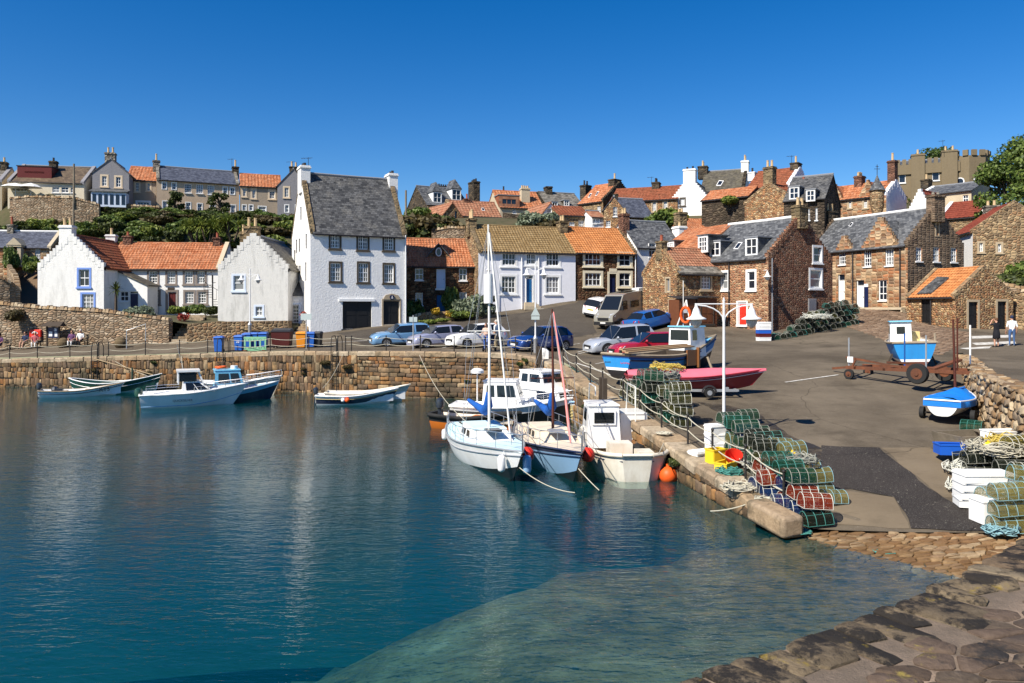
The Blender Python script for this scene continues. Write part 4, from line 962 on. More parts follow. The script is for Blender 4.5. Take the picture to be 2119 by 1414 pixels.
mb = MB(); mb.bar(p-h.v*.055+V((0,0,-.12)), p-h.v*.055+V((0,0,.12)), .03, .03); mb.bar(p-h.v*.055-h.u*.1+V((0,0,-.06)), p-h.v*.055+h.u*.1+V((0,0,-.06)), .03, .03); mb.build('emblem', M['white'], ob, h.root.location)
h = Hs('dark_stone_house', 'dark brown stone house with orange pantiles, gablet dormer and blue front door', (841,67), (990,68.3), 6.5, 4.4, 550, (920,497), 'dkstone', 'tile_red', kind='pan', gr='skew', gm='harl_tan')
h.wins('F', 's22', (859,556,876,580), (950,556,966,581), (860,606,875,632), (951,605,966,630)); h.door('F', (903,557,922,597), 'palegrey', frame='white', fan=0, name='loft_door'); h.door('F', (903,610,923,646), 'doorblue', frame='darksur')
h.done()
p = h.plane_b(907, 534); fb = (p-h.O).dot(h.b); f = Fac(h.O+h.b*fb, h.a, -h.b, None); a_, b_, c_, d_ = f.rect((884,507,931,533)); m_ = (a_+b_)/2; bk = (d_-h.ze)/h.slope-fb
mb = MB(); mb.poly([f.w(a_, c_), f.w(b_, c_), f.w(m_, d_)]); g_ = mb.build('gablet', M['dkstone'], h.root, h.root.location)
mb = MB()
for x in (a_-.1, b_+.1): q = [f.w(x, c_-.05, .12), f.w(m_, d_+.05, .12), f.w(m_, d_+.05, -bk), f.w(x, c_-.05, 0)]; mb.hexa(q, [k+V((0,0,.1)) for k in q])
mb.build('roof', M['slate'], g_, h.root.location); mb = MB(); f.bx(mb, a_-.1, b_+.1, c_-.12, c_, -.05, .06); mb.tube([f.w(m_+.24*math.cos(t*.5236), c_+(d_-c_)*.42+.36*math.sin(t*.5236), .04) for t in range(12)], .05, 5, closed=True); mb.build('oval_frame', M['white'], g_, h.root.location)
mb = MB(); mb.poly([f.w(m_+.24*math.cos(t*.5236), c_+(d_-c_)*.42+.36*math.sin(t*.5236), .02) for t in range(12)]); mb.build('pane', M['pane'], g_, h.root.location)
h = Hs('white_terrace_house', 'white rendered house with brown pantile roof and blue door up two steps', (990,67), (1191,69.9), 6.6, 4.3, 519, (1080,471), 'harl_smooth', 'tile_brown', kind='pan', gl='skew', gm='chimbrown', ov=.2)
h.wins('F', 'white43', (1037,522,1069,551), (1087,523,1111,549), (1128,523,1159,552)); h.wins('F', 'white44', (1036,570,1069,608), (1128,571,1159,608)); h.door('F', (1089,570,1103,626), 'doorblue', fan=.12, sur='white', sw=.08)
h.chim(975, 453, .75, 1.0, 3, 'chimbrown', 'pot', .75, off=-.2); h.chim(1163, 458, .75, 1.1, 2, 'chimbrown', 'pot', .6, off=-.3); f = h.f['F']; h.pipe('F', f.loc(1079, 560)[0], 'white'); h.pipe('F', f.loc(1114, 560)[0], 'white', 5.2); h.done(); h.wallo.data.materials.append(M['tanrubble'])
for p in h.wallo.data.polygons:
 if p.normal.dot(h.u) < -.5 or (abs(p.normal.dot(h.u)) > .5 and (p.center-h.O+h.root.location).dot(h.u) < .1): p.material_index = 1
mb = MB(); a_, b_, c_, d_ = f.rect((1084,626,1108,634))
for i in range(3): f.bx(mb, a_-.1*i, b_+.1*i, c_-.3-.0*i, d_-.17*i, .002+.3*i, .3+.3*i)
mb.build('door_steps', M['harl_tan'], h.root, h.root.location)
h = Hs('orange_roof_house', 'dark stone house with bright orange pantile roof and cream window surrounds', (1191,70), (1318,72.2), 6.5, 6.2, 522, (1250,475), 'dkstone', 'tile_orange', kind='pan', gr='crow', gm='tanrubble', ov=.2)
h.wins('F', 'cream42', (1208,523,1246,551), (1208,563,1246,593)); h.wins('F', 'cream22', (1279,524,1307,552), (1279,563,1307,594)); h.door('F', (1261,567,1275,611), 'navy', frame='black', sur='cream', sw=.2, fan=.15)
h.chim(1291, 443, .7, .95, 2, 'chimred', 'pot', .6, off=-.3); h.pipe('F', h.w_-.2, 'white'); h.done()
f = h.f['F']; mb = MB(); a_, b_, c_, d_ = f.rect((1261,556,1276,563)); f.bx(mb, a_, b_, c_, d_, 0, .05); mb.build('name_plaque', M['cream'], h.root, h.root.location)
h = Hs('pale_slate_house', 'narrow off-white house with grey slate roof tucked behind the rubble gable', (1318,73), (1412,75), 6, 6.5, 511, (1360,461), 'harl_white2', 'slate', gr='plain', gl='plain')
h.win('F', (1343,504,1357,533), 's22'); h.chim(1406, 469, .9, 1.2, 1, 'harl_white2', 'pot', .5, off=-1.6, down=1.5); h.chim(1408, 440, .9, 1.0, 2, 'chimbrown', 'pot', .4); h.done()
h = Hs('pantile_dormer_house', 'stone house with worn pantile roof and two slate-cheeked dormers behind the rubble gable', (1352,67.5), (1446,62.2), 7, 4.5, 519, 2.2, 'tanrubble', 'tile_red', kind='pan', ze=9.9)
h.dormer((1380,500,1395,517), 3, 3, 'slate_old', roofm='slate', fw=.16); h.dormer((1445,488,1465,523), 3, 3, 'slate_old', roofm='slate', fw=.16); h.done()
h = Hs('orange_back_house', 'small house with orange pantile roof and tall stone chimney stack behind the dormers', (1405,80), (1512,81), 6, 8, 480, (1460,456), 'tanrubble', 'tile_red', kind='pan')
h.chim(1515, 447, 1.3, 1.0, 3, 'chimbrown', 'pot', .55, off=-1.5, down=2); h.done()
h = Hs('rubble_gable_house', 'small ochre rubble gable house with mossy pantiles beside the brown sheds', (1400,58), (1493,59.8), 4.4, 4.0, 563, (1372,515), 'rubble', 'tile_old', kind='pan', gl='skew', gm='rubble', ov=.25, zbot=2.6)
h.win('F', (1450,568,1472,600), 'tan34'); h.win('L', (1377,575,1387,605), 'tanslit'); h.door('L', (1385,622,1396,662), 'wood', frame='wooddk', sur='tansur', sw=.1); h.chim(1369, 499, .55, .75, 1, 'chimbrown', 'potred', .5); h.done()
mb = MB(); q = [h.P(0, -.3, h.ze-.2), h.P(h.La, -.3, h.ze-.2), h.P(h.La, .4, h.ze+.34), h.P(0, .4, h.ze+.34)]; mb.hexa([k+V((0,0,.06)) for k in q], [k+V((0,0,.16)) for k in q]); mb.build('slab_course', M['slate_stone'], h.root, h.root.location)
for (x0, y0, x1, y1, lab, hh) in ((1405,620,1440,675,'tall brown board shed with a white notice in front of the rubble gable house', .2), (1443,617,1483,671,'lower brown timber lean-to with sloping roof next to the board shed', .1)):
 p0 = h.f['F'].w(0, 0, 1.3); f = Fac(p0, h.u, -h.v, None); a_, b_, c_, d_ = f.rect((x0, y0, x1, y1)); root = thing('timber_shed', lab, 'shed', tuple(f.w((a_+b_)/2, c_, -.5)))
 mb = MB(); f.bx(mb, a_, b_, c_-.4, d_, -1.25, 0); n = 9
 for i in range(n): f.bx(mb, a_-.01, b_+.01, c_+(d_-c_)*i/n+.01, c_+(d_-c_)*(i+.9)/n, -.02, .02)
 mb.build('boards', M['brownwood'], root, root.location)
 mb = MB(); q = [f.w(a_-.1, d_+.02, .15), f.w(b_+.1, d_+.02, .15), f.w(b_+.1, d_+.02+hh, -1.28), f.w(a_-.1, d_+.02+hh, -1.28)]; mb.hexa(q, [k+V((0,0,.07)) for k in q]); mb.build('roof', M['gutter'], root, root.location)
 if hh > .15:
  mb = MB(); r = f.rect((1413,628,1422,648)); f.bx(mb, *r, .021, .04); mb.build('notice', M['white'], root, root.location)
 else:
  door_mesh(f, f.rect((1449,628,1476,670)), root, 'brownwood', frame='wooddk', depth=-.05)
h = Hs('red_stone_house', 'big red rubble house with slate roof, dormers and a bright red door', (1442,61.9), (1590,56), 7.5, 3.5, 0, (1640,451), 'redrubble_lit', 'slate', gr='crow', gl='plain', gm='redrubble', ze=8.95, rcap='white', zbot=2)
h.wins('F', 'wh12', (1492,562,1508,600), (1545,560,1564,600)); h.door('F', (1527,626,1545,672), 'red', sur='white', sw=.12); h.wins('R', 'wh12', (1675,557,1701,597), (1682,510,1701,544))
h.dormer((1469,500,1491,531), 2, 2); h.dormer((1543,492,1568,529), 2, 2); h.skylight([(1519,518),(1528,518),(1538,504),(1529,504)])
h.chim(1655, 426, .75, 1.0, 2, 'chimbrown', 'pot', .6); h.pipe('F', h.f['F'].loc(1508, 600)[0]+.1); h.pipe('R', .3, 'lead'); h.done()
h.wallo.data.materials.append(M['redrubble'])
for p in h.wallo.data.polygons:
 if p.normal.dot(h.u) > .5 or p.normal.dot(h.u) < -.5: p.material_index = 1  # gable ends take the darker copy, their weaker light painted in
f = h.f['R']; mb = MB(); a_, b_, c_, d_ = f.rect((1672,618,1688,644)); f.bx(mb, a_, b_, c_, d_, .0, .06); ob = mb.build('vent_frame', M['galv'], h.root, h.root.location); mb = MB(); f.bx(mb, a_+.08, b_-.08, c_+.08, d_-.08, .05, .07); mb.build('panel', M['harl_grey'], ob, h.root.location)
h = Hs('long_slate_house', 'long tan sandstone house with crow-stepped gables, white doors and slate roof', (1666,69.6), (1878,60), 6.5, 5.0, 0, (1900,434), 'ashlar', 'slate', gl='crow', gr='crow', gm='greyash', ze=10.2, rcap='white', zbot=3.6)
h.wins('F', 's33', (1736,515,1750,548), (1788,517,1803,552), (1832,514,1849,550)); h.win('F', (1818,580,1835,622), 's23', name='window'); h.door('F', (1734,568,1748,627), 'white', fan=.2, name='door'); h.door('F', (1772,580,1788,638), 'white', fan=.18)
h.wins('R', 's33', (1895,512,1908,541), (1931,512,1944,542), (1967,513,1980,543)); h.win('R', (1936,461,1943,489), 'tanslit')
h.chim(1936, 404, .75, 1.2, 2, 'greyash', 'chimgrey', .25, down=1.2); h.chim(1717, 437, .8, 1.1, 2, 'chimdark', 'pot', .7); h.skylight([(1757,470),(1761,471),(1767,463),(1763,462)])
f = h.f['F']
for px in (1766, 1864): h.pipe('F', f.loc(px, 560)[0])
h.done()
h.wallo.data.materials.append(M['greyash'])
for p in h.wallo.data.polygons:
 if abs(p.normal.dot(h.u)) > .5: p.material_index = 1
for (x0, x1, xa, ya, yb) in ((1783,1857,1821,450,505), (1730,1762,1745,488,514)):   # wall-head gablets
 a_ = f.loc(x0, yb)[0]; b_ = f.loc(x1, yb)[0]; m_ = f.loc(xa, yb)[0]; c_ = h.ze-.05; d_ = f.loc(xa, ya)[1]; n = max(4, round((d_-c_)/.32)); mb = MB()
 for i in range(n):
  k = 1-i/n; f.bx(mb, m_+(a_-m_)*k, m_+(b_-m_)*k, c_+(d_-c_)*i/n, c_+(d_-c_)*(i+1)/n, -.38, .02+.01*(i % 2))
 g_ = mb.build('gablet', M['ashlar'], h.root, h.root.location); mb = MB(); bk = (d_-h.ze)/h.slope
 for x in (a_, b_): q = [f.w(x, c_, -.3), f.w(m_, d_-.3, -.3), f.w(m_, d_-.3, -bk), f.w(x, c_, -.35)]; mb.hexa(q, [k_+V((0,0,.08)) for k_ in q])
 mb.build('roof', M['slate'], g_, h.root.location)
mb = MB(); r = f.rect((1789,594,1797,636)); f.bx(mb, *r, .0, .06); ob = mb.build('notice_board', M['navy'], h.root, h.root.location); mb = MB(); f.bx(mb, r[0], r[1], r[3]-.0, r[3]+.25, 0, .06); mb.build('notice', M['white'], ob, h.root.location)
mb = MB(); a_, b_, c_, d_ = f.rect((1790,636,1880,650)); f.bx(mb, a_, b_-.2, d_-.2, d_-.02, .1, .55)
for q in (.0, .33, .66, .97): f.bx(mb, a_+(b_-.2-a_)*q, a_+(b_-.2-a_)*q+.15, d_-1.2, d_-.2, .12, .5)
o = mb.build('stone_bench', M['harl_tan'], origin=f.w((a_+b_)/2, d_-.6, .3)); o.location = f.w((a_+b_)/2, d_-.6, .3); tag(o, 'long low stone bench against the sandstone house wall', 'bench')
h = Hs('orange_roof_shed', 'squat rubble store with orange pantile roof and black doors in its gable', (1877,58.4), (1978,54), 5, 3.8, 0, (2036,555), 'rubble', 'tile_orange', kind='pan', gl='skew', gr='skew', gm='tanrubble', ze=6.1, cat='store', zbot=2.5)
h.door('F', (1906,617,1925,669), 'black', frame='black'); h.door('R', (2004,625,2023,680), 'black', frame='black', sur='tansur', sw=.16); h.door('R', (2064,624,2082,682), 'black', frame='black', sur='tansur', sw=.16); h.pipe('F', h.f['F'].loc(1927, 640)[0]+.05, 'gutter'); h.done()
q = [h.plane_b(1900,612), h.plane_b(1929,611), h.plane_b(1966,578), h.plane_b(1942,577)]; n = V((-h.b*h.slope)+UP).normalized(); mb = MB(); mb.hexa([k+n*.1 for k in q], [k+n*.2 for k in q]); mb.build('roof_patch', M['slate_old'], h.root, h.root.location)
h = Hs('red_tile_gable_house', 'rubble gable house with deep red tiled roof and white side wall', (1968,70), (2013,64.5), 6.2, 4.8, 0, (2049,437), 'harl_white2', 'tile_deep', kind='pan', gr='skew', gm='tanrubble', ze=11.7, zbot=3)
h.wins('R', 'tan22', (2024,501,2036,522), (2062,503,2074,523)); h.chim(2051, 426, .8, 1.1, 2, 'chimgrey', 'pot', .5); h.done(); h.wallo.data.materials.append(M['tanrubble'])
for p in h.wallo.data.polygons:
 if abs(p.normal.dot(h.u)) > .5: p.material_index = 1
# ---------- terrace of houses on the hill, left
h = Hs('bungalow', 'grey bungalow with brown tiled roof and wide red-cheeked dormer on the hill', (16,90), (174,91.5), 8, 18.2, 375, (100,345), 'harl_cream', 'rooftile_brown', gl='skew', gr='skew', gm='harl_grey', cat='bungalow', zbot=14)
h.wins('F', 's22', (26,384,42,396), (42,384,56,396), (108,387,123,399), (127,387,142,399), (146,388,154,399)); h.dormer((36,345,107,369), 2, 1, 'dkred', roofm='gutter', front='dkred', fw=.8); h.chim(111, 334, .8, .7, 1, 'chimdark', 'potdark', .5, off=-1.2, down=2); h.done()
h = Hs('hill_house', 'house end with grey tiled roof and dark chimney at the far left of the hill', (-70,89), (4,90), 7, 18, 372, (-20,348), 'harl_tan', 'slate_stone', gr='skew', gm='harl_grey', zbot=14)
h.chim(9, 336, .7, .8, 1, 'chimdark', 'pot', .6, off=-.4); h.done()
h = Hs('grey_gable_house', 'tall grey rendered gable house with two peach-edged windows and blue sun room', (191,92), (267,93), 7, 17.2, 357, (229,329), 'harl_grey', 'slate', 'v', 'plain', 'plain', zbot=13)
h.wins('F', 'peach23', (209,363,223,386), (238,365,252,388)); h.chim(229, 317, .9, 1.1, 2, 'chimgrey', 'pot', .7, at='gable', off=.5); h.done()
f = h.f['F']; mb = MB(); a_, b_, c_, d_ = f.rect((196,402,267,432)); f.bx(mb, a_, b_, c_, d_, 0, 1.6); g_ = mb.build('sun_room', M['palegrey'], h.root, h.root.location)
mb = MB()
for i in range(6): f.bx(mb, a_+.15+(b_-a_)*i/6, a_-.1+(b_-a_)*(i+1)/6, c_+.3, d_-.25, 1.59, 1.63)
mb.build('sun_room_panes', M['pane'], g_, h.root.location); mb = MB(); q = [f.w(a_-.2, d_, 1.8), f.w(b_+.2, d_, 1.8), f.w(b_+.2, d_+.5, 0), f.w(a_-.2, d_+.5, 0)]; mb.hexa(q, [k+V((0,0,.1)) for k in q]); mb.build('sun_room_roof', M['slate'], g_, h.root.location)
h = Hs('terrace_house', 'beige terrace house with orange pantile roof next to the tall grey gable', (262,95), (323,96), 7, 17.2, 372.5, (290,347), 'harl_beige', 'tile_red', kind='pan', zbot=13, pu=.4)
h.wins('F', 'peach23', (279,376,289,397), (303,378,312,395)); h.wins('F', 'white43', (282,417,311,430)); h.done()
h = Hs('long_terrace', 'long pink-beige terrace with dark slate roof and many white windows', (324,95.3), (495,99.5), 7, 17.2, 371, (410,351), 'harl_pink', 'slate_blue', gl='skew', gr='skew', gm='chimgrey', zbot=13)
h.wins('F', 'plain22', *[(x, y, x+10, y+15) for x, y in ((335,377),(355,378),(461,387),(476,388))]); h.wins('F', 's33', *[(x, y, x+14, y+18.5) for x, y in ((382,381),(406,382),(429.5,384))])
h.wins('F', 'plain22', *[(x, y, x+11, y+17) for x, y in ((336,416),(350,417),(384,419),(408,421),(434,422),(460,423),(477,424))]); h.chim(323.5, 333, .8, 1.0, 1, 'chimgrey', 'pot', .9); h.chim(487, 346, .8, 1.0, 1, 'chimdark', 'pot', .9); h.done()
h = Hs('terrace_house', 'beige terrace house with orange pantiles between dark slate roof and right grey gable', (497,99.3), (582,101), 7, 17.2, 385, (540,363), 'harl_beige', 'tile_red', kind='pan', zbot=13, pu=.4)
h.wins('F', 'peach23', (501,389,510,407), (520,391,530,411), (556,394,570,412)); h.wins('F', 'plain22', (501,424,510,436), (515,424,524,436), (534,427,551,440)); h.done()
h = Hs('grey_gable_house', 'darker grey gable house end with one upper window at the right of the hill terrace', (574,99), (640,100), 8, 17.2, 384, (608,350), 'harl_grey', 'slate', 'v', zbot=13)
h.wins('F', 'peach23', (587,387,599,409)); h.wins('F', 'plain22', (589,424,598,440), (611,424,619,440)); h.chim(608, 346, .9, 1.1, 2, 'chimdark', 'pot', .7, at='gable', off=.5); h.done()
# ---------- upper village, middle
h = Hs('dormer_house', 'stone house with two white peaked dormers and tall black chimney stacks', (884,105), (972,108), 8, 17.5, 423, (930,391), 'ashlar', 'slate', gl='plain', gr='plain', zbot=13)
h.wins('F', 's22', (893,431,902,447), (912,428,920,440)); h.dormer((896,398,914,420), 2, 2, 'white', pitch=1.5, roofm='slate'); h.dormer((935,392,954,415), 2, 2, 'white', pitch=1.5, roofm='slate'); h.chim(913, 386, 2.6, 1.0, 7, 'chimdark', 'potdark', .35, off=1.5); h.chim(981, 377, 1.0, 1.9, 4, 'chimdark', 'potdark', .4, down=3); h.done()
h.wallo.data.materials.append(M['chimdark'])  # dark stone on the gable ends stands in for their shade
for p in h.wallo.data.polygons:
 if abs(p.normal.dot(h.u)) > .5: p.material_index = 1
h = Hs('pantile_cottage', 'low rubble cottage with long weathered red pantile roof below the black chimneys', (935,93), (1037,95), 6, 15, 446, (985,419), 'tanrubble', 'tile_old', kind='pan', gl='skew', gm='tanrubble', zbot=11, pu=.4)
h.wins('F', 's22', (997,450,1006,463)); h.skylight([(997,438),(1003,438),(1001,432),(996,432)]); h.chim(966, 412, .8, .8, 1, 'chimred', 'potred', .6); h.done()
h = Hs('stone_outhouse', 'small tan rubble gable with two dark openings left of the pantile cottage', (914,91), (958,92.5), 6, 14.5, 448, (930,420), 'rubble', 'tile_old', 'v', kind='pan', zbot=10, pu=.4)
h.wins('F', 'slit', (918,441,922,456), (941,437,946,452)); h.done()
h = Hs('box_dormer_house', 'orange roofed house with big flat red box dormer and pinkish chimney', (1035,104), (1131,106), 7, 17, 429, (1100,399), 'harl_tan', 'tile_red', kind='pan', gr='crow', gm='chimdark', zbot=12, pu=.4)
h.wins('F', 's22', (1061,432,1068,442), (1097,429,1103,441)); h.dormer((1032,405,1075,430), 3, 1, 'tile_dark', roofm='lead', front='tile_old', fw=.5); h.chim(1086, 390, 1.2, .9, 4, 'harl_tan', 'pot', .4, off=-2, down=2.5); h.chim(1134, 387, .9, 1.2, 0, 'chimdark', 'pot', .3); h.chim(1042, 396, .8, .8, 1, 'chimdark', 'potdark', .7, off=1); h.done()
h = Hs('grey_pantile_house', 'house with mottled grey tiled roof and little box dormers on the ridge line', (1134,106), (1210,108), 7, 17, 426, (1170,401), 'tanrubble', 'slate_stone', gl='plain', zbot=12)
h.dormer((1167,415,1178,427), 2, 2, 'chimdark'); h.dormer((1142,418,1154,427), 2, 1, 'chimdark'); h.done()
h = Hs('white_lean_house', 'small white gabled cottage wall with one window under a red pantile slope', (1119,88), (1160,89), 6, 14, 446, (1135,420), 'harl_white2', 'tile_old', 'v', kind='pan', zbot=10, pu=.4)
h.wins('F', 's33', (1132,432,1142,448)); h.done()
h = Hs('rubble_cottage', 'broad rubble cottage with white paned windows behind the brown pantile ridge', (1158,86), (1222,87), 6, 13, 446, (1190,430), 'tanrubble', 'tile_dark', kind='pan', zbot=10, pu=.4)
h.wins('F', 's33', (1178,460,1189,474), (1197,457,1208,474)); h.done()
h = Hs('conservatory', 'low white glazed garden room on the slope between rubble walls', (1225,85), (1250,85.5), 3, 12.5, 449, .8, 'white', 'tile_old', zbot=10, cat='garden room')
h.wins('F', 's23', (1227,454,1233,463), (1234,453,1241,462), (1242,452,1248,461)); h.done()
h = Hs('orange_gable_house', 'rubble house with plain orange roof, two skylights and dark crow-stepped gable end', (1196,99), (1248,96), 7, 15.5, 423, (1240,385), 'tanrubble', 'tile_red', kind='pan', gr='crow', gm='chimdark', zbot=11, pu=.4)
h.wins('F', 's33', (1236,427,1243,442)); h.chim(1212, 384, 1.0, 1.2, 2, 'chimdark', 'potdark', .6, down=1.6); h.chim(1272, 372, 1.0, 1.4, 1, 'chimdark', 'pot', .8); h.skylight([(1217,411),(1221,410),(1226,402),(1222,402)]); h.skylight([(1232,407),(1236,406),(1241,398),(1237,398)]); h.done()
h.wallo.data.materials.append(M['chimdark'])
for p in h.wallo.data.polygons:
 if abs(p.normal.dot(h.u)) > .5: p.material_index = 1
h = Hs('stone_gable_house', 'narrow rubble gable with slate roof and two white windows above the orange pantile row', (1249,85), (1292,84.5), 8, 13.5, 434, (1272,407), 'rubble', 'slate_blue', 'v', 'plain', 'plain', zbot=9)
h.wins('F', 's23', (1269,428,1277,448), (1254,457,1263,470)); h.chim(1273, 402, .6, .6, 0, 'chimdark', at='gable', off=.5); h.done()
h = Hs('slate_side_house', 'low dark slate roof beside the narrow rubble gable', (1290,87), (1352,88), 6, 13, 448, (1315,413), 'tanrubble', 'slate_blue', zbot=9); h.done()
h = Hs('red_roof_terrace', 'stone terrace with dark red pantile roof stretching left of the white crow-stepped gable', (1262,93), (1402,90), 7, 15, 419, (1340,390), 'rubble', 'tile_dark', kind='pan', zbot=10, pu=.4)
h.wins('F', 'tan34', (1349,419,1359,438), (1372,416,1382,432)); h.chim(1358, 378, .9, 1.1, 2, 'chimdark', 'potdark', .5); h.done()
h = Hs('white_crow_house', 'bright white crow-stepped gable house high in the village with one small window', (1391,90.5), (1463,88.8), 9, 14.5, 414, (1428,368), 'harl_white2', 'slate_moss', 'v', 'crow', 'plain', zbot=9)
h.win('F', (1407,410,1418,426), 'dark44'); h.chim(1428, 351, 1.0, 1.4, 2, 'harl_white2', 'potdark', .35, at='gable', off=.5); h.done()
h = Hs('mossy_roof_house', 'large house with mossy grey roof and tall white chimney behind the white gable', (1450,97), (1540,95), 8, 16.5, 397, (1500,354), 'harl_white2', 'slate_moss', gr='crow', gm='chimdark', zbot=11)
h.chim(1455, 345, 1.2, 1.2, 2, 'chimdark', 'pot', .7); h.chim(1542, 334, .9, 1.2, 2, 'harl_white2', 'pot', .7, down=3); h.skylight([(1482,386),(1492,386),(1498,376),(1488,375)]); h.done()
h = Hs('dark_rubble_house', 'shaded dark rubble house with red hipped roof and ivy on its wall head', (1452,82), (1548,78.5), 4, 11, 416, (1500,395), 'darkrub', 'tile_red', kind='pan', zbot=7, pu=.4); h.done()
h = Hs('ochre_gable_house', 'large plain ochre rubble gable with tall two-pot chimney in the middle of the village', (1541,76.5), (1640,72.5), 9, 10, 422, (1593,381), 'rubble', 'tile_dark', 'v', 'skew', 'plain', kind='pan', gm='tanrubble', zbot=6, pu=.4)
h.chim(1593, 346, .7, 1.0, 2, 'chimbrown', 'pot', .7, at='gable', off=.5, down=1.5); h.done()
h = Hs('red_roof_house', 'house with broad red pantile roof and pale blue-white crow gable on the skyline', (1545,86), (1634,83), 7, 14, 392, (1600,354), 'harl_smooth', 'tile_dark', kind='pan', gr='crow', gm='harl_smooth', zbot=9, pu=.4)
h.chim(1647, 338, .9, 1.2, 1, 'chimdark', 'pot', .8); h.chim(1557, 357, .8, .8, 1, 'harl_white2', 'potdark', .5); h.done()
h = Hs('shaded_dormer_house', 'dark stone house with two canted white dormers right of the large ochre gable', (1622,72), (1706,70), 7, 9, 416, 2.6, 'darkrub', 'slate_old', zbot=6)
h.dormer((1633,387,1654,413), 2, 2, 'slate', roofm='lead'); h.dormer((1668,393,1687,417), 2, 2, 'slate', roofm='lead'); h.wins('F', 's22', (1671,432,1676,456), (1687,430,1692,456)); h.chim(1664, 375, .7, .9, 2, 'chimbrown', 'potred', .4, down=2); h.done()
h = Hs('turret_house', 'tan sandstone house with crow gables, orange roofs and a round slated corner turret', (1704,84), (1834,79), 5, 10, 418, (1770,385), 'ashlar', 'tile_red', kind='pan', gr='crow', gm='harl_smooth', zbot=7, pu=.4)
h.wins('F', 'tan34', (1723,414,1731,437), (1755,412,1763,431), (1786,408,1796,431), (1806,404,1813,428)); h.chim(1779, 365, .8, 1.0, 4, 'chimred', 'pot', .45, down=2); h.chim(1847, 333, .75, .8, 1, 'chimred', 'pot', .8, down=2); h.done()
h.wallo.data.materials.append(M['harl_smooth'])
for p in h.wallo.data.polygons:
 if abs(p.normal.dot(h.u)) > .5: p.material_index = 1
f = h.f['F']
for (x0, x1, xa, ya, yb) in ((1708,1748,1727,381,422), (1773,1815,1795,372,420)):
 a_ = f.loc(x0, yb)[0]; b_ = f.loc(x1, yb)[0]; m_ = f.loc(xa, yb)[0]; c_ = h.ze-.4; d_ = f.loc(xa, ya)[1]; n = 9; mb = MB()
 for i in range(n): k = 1-i/n; f.bx(mb, m_+(a_-m_)*k, m_+(b_-m_)*k, c_+(d_-c_)*i/n, c_+(d_-c_)*(i+1)/n, -.38, .02+.01*(i % 2))
 g_ = mb.build('gablet', M['ashlar'], h.root, h.root.location); mb = MB()
 for x in (a_, b_): q = [f.w(x, c_, -.3), f.w(m_, d_-.2, -.3), f.w(m_, d_-.2, -5), f.w(x, c_, -3.5)]; mb.hexa(q, [k_+V((0,0,.08)) for k_ in q])
 mb.build('roof', M['tile_red'], g_, h.root.location)
p = W(1815, 420, 79.6); zt = H-(363-HY)/F*79.6; zc = H-(395-HY)/F*79.6; z1 = H-(455-HY)/F*79.6; mb = MB(); mb.lathe((p.x, p.y, 0), [(.45, z1), (.5, z1+.8), (.68, zc-1.4), (.68, zc-.1), (.78, zc-.05), (.78, zc)], 14); tu = mb.build('turret', M['tanrubble'], h.root, h.root.location, smooth=40)
mb = MB(); mb.lathe((p.x, p.y, 0), [(.82, zc), (.6, zc+.4), (.25, zc+(zt-zc)*.65), (.04, zt)], 14); mb.build('cone_roof', M['slate'], tu, h.root.location, smooth=40)
mb = MB(); mb.cyl((p.x, p.y, zt-.1), (p.x, p.y, zt+1.1), .035, n=5); mb.bar((p.x-.3, p.y, zt+.65), (p.x+.3, p.y, zt+.65), .04, .04); mb.bar((p.x-.15, p.y, zt+.9), (p.x+.15, p.y, zt+.9), .04, .04); mb.build('finial', M['iron'], tu, h.root.location)
h = Hs('crenellated_house', 'drab brown castle-like house with battlements and two broad chimneys on the skyline', (1853,98), (1985,95), 8, 15, 342, 1.0, 'harl_castle', 'slate', zbot=9, gut=False)
h.wins('F', 'one', (1860,357,1874,379), (1929,350,1944,374)); h.chim(1899, 321, 1.5, 1.6, 2, 'harl_castle', 'pot', .7, off=-3.6, down=8); h.chim(1964, 313, 1.7, 1.6, 2, 'harl_castle', 'pot', .7, off=-3.6, down=9); h.done()
f = h.f['F']; mb = MB(); zt = h.ze; n = 10
f.bx(mb, -.1, h.w_+.1, zt-1.3, zt-.1, -.3, .22);
for i in range(n): f.bx(mb, h.w_*(i+.1)/n, h.w_*(i+.72)/n, zt-.1, zt+.6, -.3, .22)
for i in range(7):
 g = h.f['R']; g.bx(mb, 8*(i+.1)/7, 8*(i+.72)/7, zt-.1, zt+.6, -.3, .22)
mb.build('parapet', M['harl_castle'], h.root, h.root.location)
pc = f.w(h.w_+.9, 0, -2.2); mb = MB(); pts = [(pc.x+2.6*math.cos(k*math.pi/4+.39), pc.y+2.6*math.sin(k*math.pi/4+.39)) for k in range(8)]
mb.faces([(x, y, 9) for x, y in pts]+[(x, y, zt+.5) for x, y in pts], [(k, (k+1) % 8, 8+(k+1) % 8, 8+k) for k in range(8)]+[tuple(range(8, 16))]);
for k in range(8):
 a_, b_ = V(pts[k]+(0,)), V(pts[(k+1) % 8]+(0,))
 for t in (.15, .65): p, q = a_.lerp(b_, t), a_.lerp(b_, t+.3); mb.bar((p.x, p.y, zt+.85), (q.x, q.y, zt+.85), .3, .7)
tw = mb.build('corner_tower', M['harl_castle'], h.root, h.root.location)
